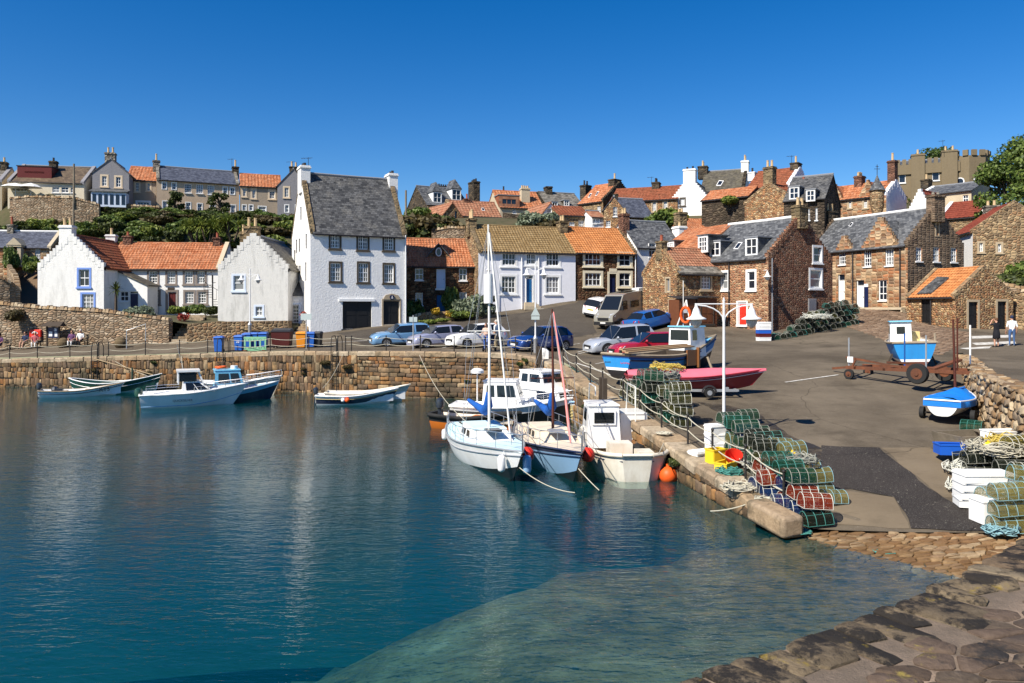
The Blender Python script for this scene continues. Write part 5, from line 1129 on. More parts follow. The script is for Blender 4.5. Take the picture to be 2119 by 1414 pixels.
for k in range(8):
 a_, b_ = V(pts[k]+(0,)), V(pts[(k+1) % 8]+(0,)); n_ = V((b_.y-a_.y, a_.x-b_.x, 0)).normalized(); c_ = (a_+b_)/2
 if n_.y < -.3:
  ff = Fac(a_, (b_-a_).normalized(), n_, None); L_ = (b_-a_).length
  if n_.x > .2: win_mesh(ff, (L_*.2, L_*.8, zt-3.1, zt-1.2), 2, 2, h.root, hole=False, depth=-.06)
  else:
   mb = MB(); m0 = ff.w(L_/2, zt-2.6, .06); mb.cyl(m0, m0+n_*-.1, .5, n=16); o = mb.build('round_window', M['white'], h.root, h.root.location); mb = MB(); mb.cyl(m0+n_*.02, m0-n_*.05, .38, n=16); mb.build('pane', M['pane'], o, h.root.location)
h = Hs('slate_cottage', 'white crow-stepped cottage with long slate roof in front of the castle-like house', (1900,82), (2010,78), 7, 12, 406, (1960,385), 'harl_tan', 'slate', gl='crow', gm='harl_white2', zbot=8)
h.wins('F', 's22', (1992,404,2004,418)); h.chim(1917, 372, .8, 1.0, 1, 'chimdark', 'pot', .7); h.done()
h = Hs('white_step_house', 'small bright white crow-stepped gable beside the slate cottage roof', (1882,78.5), (1924,77), 6, 10, 436, (1922,392), 'harl_white2', 'tile_deep', 'v', 'crow', 'plain', kind='pan', zbot=7, pu=.4); h.done()
h = Hs('deep_red_roof_house', 'house with deep red tiled roof and white skews behind the long slate house', (1940,77), (2035,74), 7, 10, 455, (1985,421), 'tanrubble', 'tile_deep', kind='pan', gl='skew', gr='skew', gm='harl_white2', zbot=6, pu=.4)
h.chim(2031, 416, 1.0, 1.2, 3, 'chimbrown', 'potred', .4); h.done()
def wallstrip(name, label, pts, m, thick=.5, cope=True, copem='dyke_st', group=None, zb=-.6):
 P = [(W(px, yt, D), W(px, yb, D)) for px, yt, yb, D in pts]; c = P[len(P)//2]; root = thing(name, label, 'wall', tuple(c[1]), group=group); o = root.location
 tp = [p[0] for p in P]; nr = []
 for i in range(len(P)):
  a = tp[max(0, i-1)]; b = tp[min(len(P)-1, i+1)]; t = V((b.x-a.x, b.y-a.y, 0)).normalized(); nr.append(V((t.y, -t.x, 0)))
 mb = MB()
 for i in range(len(P)-1):
  (a, ab), (b, bb) = P[i], P[i+1]; A2, B2 = a-nr[i]*thick, b-nr[i+1]*thick
  lo = [V((a.x, a.y, ab.z+zb)), V((b.x, b.y, bb.z+zb)), V((B2.x, B2.y, bb.z+zb)), V((A2.x, A2.y, ab.z+zb))]; mb.hexa(lo, [a, b, B2, A2])
 mb.build('masonry', M[m], root, o)
 if cope:
  S_ = polylen(tp); L_ = S_[-1]; mb = MB()
  def at(s):
   for i in range(len(S_)-1):
    if s <= S_[i+1] or i == len(S_)-2: f = (s-S_[i])/(S_[i+1]-S_[i]); return tp[i].lerp(tp[i+1], f), nr[i].lerp(nr[i+1], f)
  s = 0
  while s < L_-.05:
   l = min(random.uniform(.22, .42), L_-s); a, n1 = at(s+.01); b, n2 = at(s+l-.01); h_ = random.uniform(.14, .26); w0 = random.uniform(.02, .1)
   q = [a+n1*w0, b+n2*w0, b-n2*(thick+.05), a-n1*(thick+.05)]; mid = (q[0]+q[1]+q[2]+q[3])/4
   mb.hexa([k-V((0,0,.02)) for k in q], [k.lerp(mid, .3)+V((0,0,h_)) for k in q]); s += l
  mb.build('cope', M[copem], root, o, uv=False, smooth=50)
 return root
wallstrip('garden_wall', 'long rubble retaining wall behind the quay road below the white cottage', [(-250,626,740,61),(0,630,722,58.5),(82,638,719,58),(215,646,716,57.3),(349,663,712,56.5)], 'dyke')
wallstrip('garden_wall', 'rubble retaining wall under the grey gable house beside the bins', [(387,671,712,56.5),(450,666,709,57),(530,665,704,57.6),(597,664,700,58.2),(604,664,699,60)], 'tanrubble', cope=False)
wallstrip('garden_wall', 'old terraced stone wall on the bank below the bungalow', [(20,412,462,88.5),(60,408,458,88),(150,410,455,88),(205,425,446,88.5)], 'dyke')
wallstrip('garden_wall', 'low garden wall in front of the hill terrace with shrubs on top', [(160,424,440,91),(240,424,440,91.5),(330,430,446,92.5)], 'tanrubble', .4)
wallstrip('garden_wall', 'curved rubble wall of the path left of the white cottage', [(-10,572,640,60.5),(20,585,640,61),(42,603,642,61.5),(38,575,632,66),(25,556,600,74),(22,548,570,84)], 'dyke', .35)
wallstrip('garden_wall', 'lichened wall behind the dark stone house roof', [(893,478,512,76),(930,472,508,76),(962,473,505,76)], 'dyke')
wallstrip('garden_wall', 'dark wall with sloping top under the box dormer house', [(1040,440,470,92),(1090,446,476,91),(1135,452,480,90)], 'darkrub', cope=False)
wallstrip('garden_wall', 'rubble wall beside the orange roofed shed at the right edge', [(2092,610,692,56),(2130,600,700,55),(2250,598,715,54)], 'tanrubble')
wallstrip('garden_wall', 'pale coped wall climbing the bank behind the orange roofed shed', [(2040,570,600,61),(2085,592,622,58.5),(2140,604,640,57.5)], 'dyke')
wallstrip('low_wall', 'low mossy rubble wall of the small garden before the dark stone house', [(842,664,678,63.5),(872,652,668,64),(908,649,664,64.5),(940,648,660,65)], 'tanrubble', .4)
wallstrip('gatepost', 'square stone gatepost beside the glazed door steps', [(625,664,692,60.5),(642,664,692,60.7)], 'chimgrey', .5, cope=False)
def steps(name, label, px0, px1, D0, D1, z0, z1, n, m):
 root = thing(name, label, 'steps', ((((px0+px1)/2)-CX)/F*D0, D0, z0)); mb = MB()
 for i in range(n):
  d0 = D0+(D1-D0)*i/n; a, b = XY(px0, D0), XY(px1, D0); mb.hexa([(a.x, d0, z0-.5), (b.x, d0, z0-.5), (b.x, D1, z0-.5), (a.x, D1, z0-.5)], [(a.x, d0, z0+(z1-z0)*(i+1)/n), (b.x, d0, z0+(z1-z0)*(i+1)/n), (b.x, D1+.001*i, z0+(z1-z0)*(i+1)/n), (a.x, D1+.001*i, z0+(z1-z0)*(i+1)/n)])
 mb.build('treads', M[m], root, root.location); return root
steps('stone_steps', 'flight of worn stone steps between the two retaining walls', 350, 386, 56.3, 60, 2.6, 4.75, 11, 'cop_st')
steps('stone_steps', 'short stone steps climbing to the glazed door by the tall white building', 603, 624, 57.6, 61.3, 3.1, 4.25, 6, 'cop_st')
ph = [W(*c) for c in [(30,640,61),(80,641,61),(85,600,66),(92,570,74),(70,552,85),(28,552,85),(38,580,72),(48,605,65)]]
sheet('path', [tuple(p.xy) for p in ph], lambda q: GH.many(q), 1.2, mat('path_tarmac', (.13,.085,.05), .9, .2, 2), .06)
steps('path_steps', 'shallow steps in the brown path left of the white cottage', 55, 84, 64.5, 67, hz(-40,64.5)+.05, hz(-40,67)+.25, 4, 'harl_tan')
# ---------- planting
def leaves(name, blobs, n, size, m, flat=.0, shell=.55, asp=1.6):
 rs = np.random.RandomState(random.randint(0, 1 << 30)); vol = np.array([b[1][0]*b[1][1]*b[1][2] for b in blobs])**(2/3); vol /= vol.sum(); Vv = []
 idx = rs.choice(len(blobs), n, p=vol); d = rs.normal(size=(n, 3)); d /= np.linalg.norm(d, axis=1)[:, None]; r = shell+(1.08-shell)*rs.rand(n)**.6
 C_ = np.array([b[0] for b in blobs])[idx]; Rr = np.array([b[1] for b in blobs])[idx]; P = C_+d*Rr*r[:, None]
 nn = d+rs.normal(size=(n, 3))*.75; nn[:, 2] += .3; nn /= np.linalg.norm(nn, axis=1)[:, None]
 t = np.cross(nn, rs.normal(size=(n, 3))); t /= np.linalg.norm(t, axis=1)[:, None]; b = np.cross(nn, t); s = size*(.6+.8*rs.rand(n))[:, None]
 q = np.stack([P-t*s*asp/2, P-b*s/2, P+t*s*asp/2, P+b*s/2], 1).reshape(-1, 3)
 me = bpy.data.meshes.new(name); me.vertices.add(len(q)); me.vertices.foreach_set('co', q.ravel()); me.loops.add(len(q)); me.loops.foreach_set('vertex_index', np.arange(len(q), dtype=np.int32))
 me.polygons.add(n); me.polygons.foreach_set('loop_start', np.arange(0, 4*n, 4, dtype=np.int32)); me.polygons.foreach_set('loop_total', np.full(n, 4, np.int32)); me.materials.append(m); me.update(calc_edges=True); me.validate()
 o = bpy.data.objects.new(name, me); C.objects.link(o); return o
def bush_blobs(k=9, w=1.0, h=.8):
 B = [((0, 0, h*.45), (w*.75, w*.75, h*.5))]
 for i in range(k):
  a = random.uniform(0, 6.28); r = random.uniform(.3, .8)*w; B.append(((math.cos(a)*r, math.sin(a)*r, random.uniform(.25, .85)*h), (random.uniform(.22, .42)*w,)*2+(random.uniform(.18, .34)*h,)))
 return B
KINDS = [('shrub', 'leaf_dk', 1900, .13, 'dark green shrub'), ('shrub', 'leaf_md', 1700, .14, 'fresh green shrub'), ('shrub', 'leaf_lt', 1500, .15, 'yellow green shrub'), ('shrub', 'leaf_br', 1500, .14, 'bronze leaved shrub'), ('shrub', 'leaf_gy', 1900, .10, 'grey green shrub')]
BP = []
for nm, mt, n, s, lb in KINDS:
 vs = []
 for k in range(2):
  o = leaves(nm, bush_blobs(), n, s, M[mt]); tag(o, lb+' in a thick clump', 'shrub'); vs.append(Proto(o))
 BP.append(vs)
def bush(kind, px, py, D, r, label, h=None, group=None, xyz=None):
 p = xyz or W(px, py, D); return BP[kind][random.randint(0, 1)].put(p-V((0,0,.1)), random.uniform(0, 6.28), label, group, scale=(r, r, h or r*.95))
G1 = 'shrubs covering the bank below the hill terrace'; rs = random.Random(3)
for i in range(165):
 px = rs.uniform(-60, 615); t = rs.random(); D = 79+t*14; x = (px-CX)/F*D
 if px < 212: D = 85.6+rs.random()*1.8; x = (px-CX)/F*D
 k = rs.choices([0, 1, 2, 3], [4, 5, 2, 1.5])[0]
 bush(k, 0, 0, 0, rs.uniform(1.0, 1.9), '%s growing on the bank below the hill terrace' % KINDS[k][4], rs.uniform(.8, 1.7)*(.6 if t > .65 else 1), G1, V((x, D, hz(x, D))))
for i in range(34):   # crest hedge line before the terrace
 px = 175+i*13.4; D = 90.5+rs.uniform(-1, 1.5); k = rs.choices([0, 1, 3], [3, 5, 2])[0]; x = (px-CX)/F*D
 bush(k, 0, 0, 0, rs.uniform(.8, 1.3), '%s in the hedge line along the terrace garden wall' % KINDS[k][4], rs.uniform(.45, .95), 'hedge shrubs along the terrace gardens', V((x, D, hz(x, D)+.1)))
G2 = 'shrubs on the slope behind the harbour houses'
for i in range(40):
 px = rs.choice([rs.uniform(845, 965), rs.uniform(845, 900), rs.uniform(985, 1190), rs.uniform(1340, 1410)]); D = rs.uniform(77, 84); x = (px-CX)/F*D; k = rs.choices([0, 1, 3], [4, 4, 2])[0]
 bush(k, 0, 0, 0, rs.uniform(1.0, 1.9), '%s growing on the slope behind the harbour houses' % KINDS[k][4], None, G2, V((x, D, hz(x, D))))
bush(3, 0, 0, 0, 3.4, 'big bronze green bush on the slope right of the tall white building', 3.2, None, V(W(905,500,79)))
bush(0, 880, 505, 78, 2.6, 'round dark green bush between the tall white building and the lichened wall')
bush(4, 1110, 480, 82, 2.8, 'pale blossoming bush above the brown pantile ridge'); bush(3, 1130, 482, 81, 2.0, 'dark bronze bush beside the pale blossoming one above the brown ridge')
bush(2, 1385, 468, 84, 2.6, 'bright yellow green creeper heap right of the narrow rubble gable'); bush(1, 1360, 470, 83, 1.9, 'green creeper at the left foot of the bright yellow green heap')
bush(2, 1510, 420, 79.5, 1.1, 'ivy tuft on the wall head of the shaded rubble house')
for px, D in ((2085,60), (2105,61), (2125,62), (2110,66), (2140,60)): bush(rs.choice([0,1,1]), 0, 0, 0, rs.uniform(1.3, 2.2), 'green shrub on the bank right of the orange roofed shed', None, 'shrubs on the bank beside the shed', V(((px-CX)/F*D, D, hz((px-CX)/F*D, D))))
bush(4, 287, 660, 58.6, 1.5, 'round grey green bush spilling over the retaining wall', 1.35); bush(4, 985, 651, 65.3, 1.75, 'big rounded grey green bush at the corner of the white terrace house', 2.2)
bush(2, 365, 646, 62, .7, 'small yellow bush beside the dark red door', .7); bush(1, 403, 646, 63, .95, 'green bush under the windows of the long white house'); bush(0, 435, 648, 62, .8, 'dark bush in the front garden near the spiral stair')
bush(1, 175, 645, 59.5, 1.0, 'low green bed of plants under the blue-edged window', .5); bush(1, 850, 655, 66, 1.0, 'leafy green bush in the garden corner by the tall white building', 1.7); bush(1, 935, 640, 66.7, .9, 'climbing green shrub right of the blue front door', 2.4)
bush(1, 950, 656, 65, 1.1, 'green perennials in the garden before the dark stone house', .8); bush(2, 888, 668, 63, .9, 'yellow green plants along the low garden wall', .45); bush(2, 965, 655, 64.6, .8, 'yellow edging plants below the grey green corner bush', .6); bush(2, 915, 664, 63.3, .7, 'yellow green clump at the road edge of the small garden', .4)
bush(3, 30, 660, 57.6, .7, 'reddish plant hanging on the retaining wall at the left', 1.0); bush(1, 62, 560, 79, .9, 'green climber left of the porch of the stone cottage', 1.9); bush(1, 22, 552, 79.3, .8, 'rose bush at the porch pillar of the stone cottage', 2.6); bush(2, 82, 556, 77, 1.1, 'yellow flowering bush beside the cottage path')
for px, py, D, mt, lb in ((900,650,64.2,'flower_y','patch of yellow flowers on the low garden wall'), (378,664,58,'flower_r','red flowers beside the stone steps'), (930,655,64.4,'flower_y','orange yellow flowers in the small garden'), (632,660,60.4,'flower_r','potted red flowers on the gatepost')):
 o = leaves('flowers', bush_blobs(6, .5, .5), 420, .09, M[mt]); p = W(px, py, D); o.location = p; tag(o, lb, 'flowers')
def spiky(px, py, D, hgt, r, label, heads=1):
 p = W(px, py, D); root = thing('cordyline_palm', label, 'palm', tuple(p)); mb = MB(); cr = MB()
 for k in range(heads):
  q = V((random.uniform(-.5, .5)*(heads > 1)*1.6, random.uniform(-.5, .5)*(heads > 1), hgt*random.uniform(.75, 1))); mb.tube([(q.x*.3, q.y*.3, 0), (q.x*.7, q.y*.7, q.z*.5), q], [.12, .1, .08], 6)
  for i in range(60):
   a = random.uniform(0, 6.28); e = random.uniform(-.5, 1.3); L_ = r*random.uniform(.7, 1.1); d = V((math.cos(a)*math.cos(e), math.sin(a)*math.cos(e), math.sin(e))); s = V((-math.sin(a), math.cos(a), 0))*.045; md = q+d*L_*.6; tp = q+d*L_+V((0, 0, -.25*L_))
   cr.faces([q-s, q+s, md+s, md-s, tp], [(0, 1, 2, 3), (3, 2, 4)])
 mb.build('trunk', M['bark'], root, uv=False); cr.build('crown', M['leaf_dk' if heads == 1 else 'leaf_lt'], root, uv=False)
spiky(240, 645, 60.5, 2.0, .95, 'small dark palm with spiky head at the lean-to of the white cottage')
for i, (px, py) in enumerate(((405,505), (432,508), (455,505), (480,500))): spiky(px, py, 81, 2.2, 1.5, ['yellow green spiky palm clump behind the pantile ridge, leftmost of its row','yellow green spiky palm clump behind the pantile ridge, second of its row','yellow green spiky palm clump left of the brown chimney pots','yellow green spiky palm clump just behind the brown chimney pots'][i], 4)
def tree(name, label, p, hgt, cw, n, leaf, m='leaf_tree', trunk=.28, k=26, low=.35):
 root = thing(name, label, 'tree', tuple(p)); mb = MB(); B = []
 mb.tube([(0, 0, -.5), (.1, 0, hgt*.2), (-.1, .1, hgt*.45), (.1, 0, hgt*.75)], [trunk, trunk*.8, trunk*.6, trunk*.25], 8)
 for i in range(k):
  a = random.uniform(0, 6.28); zz = random.uniform(low, 1.0); prof = math.sin(min(1, (1.05-zz)/.5+.25)*1.57); r = cw*.5*prof*random.uniform(.45, 1.0); e = V((math.cos(a)*r, math.sin(a)*r, zz*hgt))
  st = V((0, 0, max(.2, zz*.6)*hgt)); mb.tube([st, st.lerp(e, .5)+V((0,0,.2)), e], [trunk*.35, trunk*.2, trunk*.06], 5); s = random.uniform(.14, .24)*cw; B.append((tuple(e), (s, s, s*.72)))
 mb.build('trunk', M['bark'], root, uv=False, smooth=60); o = leaves('crown', B, n, leaf, M[m], shell=.35); o.parent = root; return root
tree('broadleaf_tree', 'tall leafy green tree at the right edge behind the red tiled house', W(2090,520,73), 8.6, 6.0, 9000, .2, 'leaf_md')
tree('broadleaf_tree', 'darker tree rising at the far right edge beyond the leafy one', W(2160,470,85), 9.5, 8, 7000, .28, 'leaf_md')
tree('broadleaf_tree', 'tree crown showing above the battlements of the castle-like house', W(1936,440,116), 8.9, 7.0, 5000, .26)
tree('broadleaf_tree', 'small tree seen between the turret and the red chimney', W(1828,440,100), 2.6, 5, 2500, .26, 'leaf_dk')
tree('broadleaf_tree', 'small dark tree behind the tall white building chimney', W(862,470,95), 2.0, 3.6, 2500, .24, 'leaf_md', k=14)
tree('broadleaf_tree', 'little tree at the wall of the hill terrace among white windows', W(362,440,93), 2.2, 2.2, 1200, .18, 'leaf_dk', k=10, low=.2)
tree('broadleaf_tree', 'small tree before the right end of the hill terrace', W(455,442,95), 2.2, 2.4, 1200, .18, 'leaf_dk', k=10, low=.2)
def hm(name, c, rough=.35, coat=.3, **k): return mat(name, c, rough, .06, 3, coat=coat, spec=.5, **k)
M['gelcoat'] = hm('white_gelcoat', (.86,.86,.85), .3, .3, dirt=(.5,.45,.36), dirt_amt=.3)
M['oldwhite'] = hm('grubby_white_hull', (.74,.7,.6), .5, 0, dirt=(.36,.27,.16), dirt_amt=.5)
M['hgreen'] = hm('dark_green_hull', (.008,.05,.032)); M['hnavy'] = hm('navy_hull', (.008,.014,.05), dirt=(.2,.2,.22), dirt_amt=.3); M['hblack'] = hm('black_hull', (.01,.01,.012))
M['hcyan'] = hm('light_blue_paint', (.16,.47,.68)); M['hblue'] = hm('bright_blue_hull', (.02,.25,.6), .5, 0, dirt=(.02,.1,.3), dirt_amt=.3); M['hblue2'] = hm('royal_blue_hull', (.01,.08,.3), .5, 0)
M['hsteel'] = hm('pale_blue_hull', (.25,.42,.62), .4, .1); M['horange'] = hm('orange_hull', (.62,.16,.015), .45, .1, dirt=(.3,.1,.03), dirt_amt=.3)
M['hcream'] = hm('cream_yellow_hull', (.58,.46,.2), .5, 0); M['deckcream'] = hm('cream_deck', (.68,.58,.45), .6, 0); M['deckcyan'] = hm('pale_turquoise_deck', (.55,.74,.78), .6, 0)
M['antifoul'] = hm('red_brown_antifoul', (.14,.045,.03), .8, 0); M['varnish'] = hm('varnished_wood', (.22,.09,.03), .4, .2); M['rubwood'] = mat('worn_timber_rail', (.3,.24,.17), .8, .3, 6)
M['cover_pink'] = mat('faded_pink_canvas', (.62,.14,.19), .85, .1, 3, .3, 6); M['hred'] = hm('dark_red_hull', (.24,.012,.02), .5, 0)
M['cover_blue'] = mat('blue_tarpaulin', (.01,.18,.6), .5, .12, 4, .5, 5, spec=.4); M['sailcover'] = mat('blue_sail_cover', (.01,.09,.36), .8, .15, 4, .6, 9)
M['pinksail'] = mat('pink_sail_sleeve', (.7,.24,.22), .8, .1); M['mastred'] = mat('red_brown_mast', (.08,.022,.013), .5, .2); M['alu'] = mat('painted_mast', (.72,.71,.66), .4, .08); M['motor'] = hm('dark_outboard_cowl', (.02,.025,.035)); M['teakboard'] = mat('weathered_boards', (.36,.24,.13), .85, .3, 6)
M['orangebuoy'] = mat('orange_buoy', (.72,.1,.015), .5, .1); M['yellowbuoy'] = mat('yellow_buoy', (.75,.5,.02), .5, .1); M['letter_dark'] = plain('dark_lettering', (.02,.02,.03)); M['letter_red'] = plain('red_lettering', (.5,.03,.03))
def text_part(txt, size, matname, parent, loc, rot, name='lettering', ext=.004):
 cu = bpy.data.curves.new('lettering', 'FONT'); cu.body = txt; cu.size = size; cu.extrude = ext; cu.align_x = 'CENTER'; ob = bpy.data.objects.new('lettering', cu); C.objects.link(ob)
 bpy.context.view_layer.update(); me = bpy.data.meshes.new_from_object(ob.evaluated_get(bpy.context.evaluated_depsgraph_get())); C.objects.unlink(ob); bpy.data.objects.remove(ob)
 me.materials.clear(); me.materials.append(M[matname]); o = bpy.data.objects.new(name, me); C.objects.link(o); o.parent = parent; o.location = loc; o.rotation_euler = rot; return o
class Boat:
 def __init__(s, name, label, loc, rz, L, B, zs, zm, zb, tw=.75, draft=.35, bands=((1, 'gelcoat'),), cat='boat', rake=.35, full=.5, tz=None, group=None, pw=2.0, rz3=None, dbl=False, rst=0):
  s.root = thing(name, label, cat, loc, rz, group)
  if rz3: s.root.rotation_euler = rz3
  s.L, s.B, s.zs, s.zm, s.zb, s.tw, s.draft, s.rake, s.full, s.pw, s.dbl, s.rst = L, B, zs, zm, zb, tw, draft, rake, full, pw, dbl, rst
  s.N, s.K = (40 if rst else 18), 10; rows = []
  for i in range(s.N+1): rows.append([s.pt(i/s.N, v) for v in [k/s.K for k in range(s.K+1)]])
  mb = MB(); ms = [b[1] for b in bands]
  def mi(i, k):
   v = (k+.5)/s.K
   for j, b in enumerate(bands):
    if v <= b[0]: return j
   return len(bands)-1
  mb.grid(rows, mi); mb.grid([[(p.x, -p.y, p.z) for p in r] for r in rows], mi, flip=True)
  if not dbl:   # transom
   r = rows[0]
   for k in range(s.K): mb.poly([r[k], r[k+1], (r[k+1].x, -r[k+1].y, r[k+1].z), (r[k].x, -r[k].y, r[k].z)], mi(0, k))
  s.hull = mb.build('hull', [M[m] for m in ms], s.root, smooth=80 if rst else 50, uv=False)
 def hb(s, t):
  if t < .42: q = t/.42; a = s.tw if not s.dbl else .05; k = a+(1-a)*(math.sin(q*math.pi/2)**(.8 if not s.dbl else .6))
  else: q = (t-.42)/.58; k = 1-q**s.pw
  if s.rst and t < s.rst: k *= .34+.66*math.sqrt(max(0, 1-((s.rst-t)/s.rst)**2))
  return max(.015, s.B/2*k)
 def sheer(s, t):
  return s.zm+(s.zs-s.zm)*(1-t/.4)**2 if t < .4 else s.zm+(s.zb-s.zm)*((t-.4)/.6)**2
 def pt(s, t, v, inset=0):
  hb = max(.01, s.hb(t)-inset); zt = s.sheer(t); zk = -s.draft*(1-max(0, (t-.72)/.28)**2.2*.98)
  if s.dbl and t < .25: zk = -s.draft*(1-((.25-t)/.25)**2.2*.98)
  f = s.full+(1.1-s.full)*max(0, (t-.5)*2)**1.5; y = hb*(v**f); z = zk+(zt-zk)*(v**(1.55-.55*max(0, (t-.5)*2)))
  x = s.L*(t-.5)+s.rake*v*max(0, (t-.6)/.4)**2.5*1.4-(s.rake*.3*v*(1-t)**8)
  if s.dbl: x -= s.rake*v*max(0, (.3-t)/.3)**2.5
  return V((x, y, z))
 def rim(s, inset=0, dz=0, t0=0, t1=1, n=None): n = n or s.N; return [s.pt(t0+(t1-t0)*i/n, 1, inset)+V((0, 0, dz)) for i in range(n+1)]
 def deck(s, m='gelcoat', t0=0, t1=1, dz=-.03, camber=.06, name='deck', inset=.0, smooth=40):
  P = s.rim(inset, dz, t0, t1); mb = MB(); mb.grid([[p, V((p.x, p.y*.5, p.z+camber*min(1, p.y*2))), V((p.x, 0, p.z+camber*1.3*min(1, p.y*2))), V((p.x, -p.y*.5, p.z+camber*min(1, p.y*2))), V((p.x, -p.y, p.z))] for p in P]); return mb.build(name, M[m], s.root, uv=False, smooth=smooth)
 def inside(s, m='gelcoat', t0=0.0, t1=.97, floor=.12, fm=None, wall=.06):
  mb = MB(); n = 14; rows = []
  for i in range(n+1):
   t = t0+(t1-t0)*i/n; p = s.pt(t, 1, wall); zf = max(floor, s.pt(t, .0).z+.1); w = p.y*.8; x = p.x; rows.append([(x, p.y, p.z), (x, w, zf), (x, 0, zf), (x, -w, zf), (x, -p.y, p.z)])
  mb.grid(rows, lambda i, k: 1 if k in (1, 2) else 0)
  for r in (rows[0], rows[-1]): mb.poly(r, 0)
  return mb.build('inner_lining', [M[m], M[fm or m]], s.root, uv=False)
 def gunwale(s, m='rubwood', r=.045, dz=0.0, t0=0, t1=1, transom=True, out=.0, name='gunwale'):
  P = s.rim(-out, dz, t0, t1); mb = MB(); Q = [V((p.x, -p.y, p.z)) for p in P]
  mb.tube(P+Q[::-1][1:] if t1 == 1 else P, r, 6)
  if t1 != 1: mb.tube(Q, r, 6)
  if transom and not s.dbl and t0 == 0: mb.tube([P[0], Q[0]], r, 6)
  return mb.build(name, M[m], s.root, uv=False, smooth=60)
 def strake(s, v, m, r=.03, name='rubbing_strake', t0=0.0):
  mb = MB()
  for sg in (1, -1): mb.tube([V((q.x, q.y*sg+sg*.01, q.z)) for q in [s.pt(t0+(1-t0)*i/16, v) for i in range(17)]], r, 5)
  return mb.build(name, M[m], s.root, uv=False, smooth=60)
 def thwart(s, t, z, m='rubwood', w=.22):
  p = s.pt(t, 1, .06); mb = MB(); mb.box((p.x, 0, z), (w, p.y*1.85, .04)); return mb.build('thwart', M[m], s.root, uv=False)
 def part(s, name, mb, m, smooth=None, parent=None): return mb.build(name, [M[x] for x in m] if isinstance(m, (list, tuple)) else M[m], parent or s.root, uv=False, smooth=smooth)
 def cabin(s, x0, x1, wb, wt, z0, z1, sf=.3, sb=.1, m='gelcoat', roof=None, over=.06, wins=((.1,.45),(.5,.9)), front=2, back=0, zw=(.42,.86), wm='glassdark', name='cabin', rt=.05):
  b = [(x0, -wb/2, z0), (x1, -wb/2*.94, z0), (x1, wb/2*.94, z0), (x0, wb/2, z0)]; t = [(x0+sb, -wt/2, z1), (x1-sf, -wt/2*.92, z1), (x1-sf, wt/2*.92, z1), (x0+sb, wt/2, z1)]; mb = MB(); mb.hexa(b, t); o = s.part(name, mb, m)
  b = [V(q) for q in b]; t = [V(q) for q in t]; mb = MB(); c = sum(t, V((0,0,0)))/4; q = [c+(k-c)*(1+over/.6) for k in t]; q = [V((c.x+(k.x-c.x)+(over if k.x > c.x else -over), k.y*(1+over), k.z+.002)) for k in t]; mb.hexa(q, [c+(k-c)*.97+V((0,0,rt)) for k in q]); s.part('cabin_roof', mb, roof or m, parent=o)
  def wq(A, B, C_, D_, u0, u1, v0, v1):
   n = (B-A).cross(D_-A).normalized(); f = lambda u, v: (A.lerp(B, u)).lerp(D_.lerp(C_, u), v)+n*.012; w = MB(); w.poly([f(u0, v0), f(u1, v0), f(u1, v1), f(u0, v1)]); s.part('cabin_window', w, wm, parent=o)
  for u0, u1 in wins: wq(b[0], b[1], t[1], t[0], u0, u1, *zw); wq(b[2], b[3], t[3], t[2], 1-u1, 1-u0, *zw)
  for i in range(front): wq(b[1], b[2], t[2], t[1], (i+.08)/front, (i+.92)/front, *zw)
  for i in range(back): wq(b[3], b[0], t[0], t[3], (i+.08)/back, (i+.92)/back, *zw)
  return o
 def rail(s, h=.5, t0=.5, t1=1, n=5, r=.014, m='steel', inset=.05, mid=True, name='guard_rail'):
  mb = MB()
  for sg in (1, -1):
   P = [V((p.x, p.y*sg, p.z)) for p in s.rim(inset, 0, t0, t1, n)]; T = [p+V((0,0,h)) for p in P]; mb.tube(T, r, 5)
   if mid: mb.tube([p+V((0,0,h*.5)) for p in P], r*.6, 4)
   for p, q in zip(P, T): mb.tube([p, q], r, 5)
  if t1 == 1: a = s.rim(inset, h, 1, 1, 1)[0]; mb.tube([a, (a.x, -a.y, a.z)], r, 5)
  return s.part(name, mb, m, 60)
 def outboard(s, x=None, y=0, z=None, m='motor', k=1.0):
  x = -s.L/2-.08 if x is None else x; z = s.zs if z is None else z; mb = MB(); mb.lathe((x-.05*k, y, z+.05), [(.07*k, 0), (.17*k, .06*k), (.19*k, .25*k), (.16*k, .4*k), (.06*k, .46*k)], 10); o = s.part('outboard_motor', mb, m, 40); mb = MB(); mb.bar((x-.06*k, y, z+.08), (x-.12*k, y, z-.75*k), .09*k, .14*k); mb.bar((x-.12*k, y, z-.75*k), (x-.32*k, y, z-.78*k), .12*k, .08*k); s.part('leg', mb, m, parent=o); return o
 def fender(s, t, sg, m='gelcoat', r=.09, l=.4, round_=False):
  p = s.pt(t, 1); mb = MB(); y = sg*(p.y+r*.9)
  if round_: mb.ball((p.x, y, p.z-l*.6), r*1.9, 0, 12)
  else: mb.lathe((p.x, y, p.z-l-.15), [(.02, -.02), (r*.8, .02), (r, .08), (r, l-.1), (r*.8, l-.03), (.02, l)], 10)
  mb.tube([(p.x, y, p.z-.2), (p.x, sg*p.y, p.z+.03)], .012, 4); return s.part('fender', mb, m, 50)
def wl(px, py): p = at_z(px, py, 0); return p
def between(pxs, pys, pxb, pyb):
 a, b = wl(pxs, pys), wl(pxb, pyb); d = b-a; return (a+b)/2, math.atan2(d.y, d.x), d.length
c, a, L_ = between(97, 822, 229, 817.5)
b = Boat('skiff', 'small white open motor skiff lettered KY5 with dark stripe', (c.x, c.y, 0), a, 3.9, 1.5, .42, .36, .72, .8, .3, ((.9, 'gelcoat'), (1, 'gelcoat')))
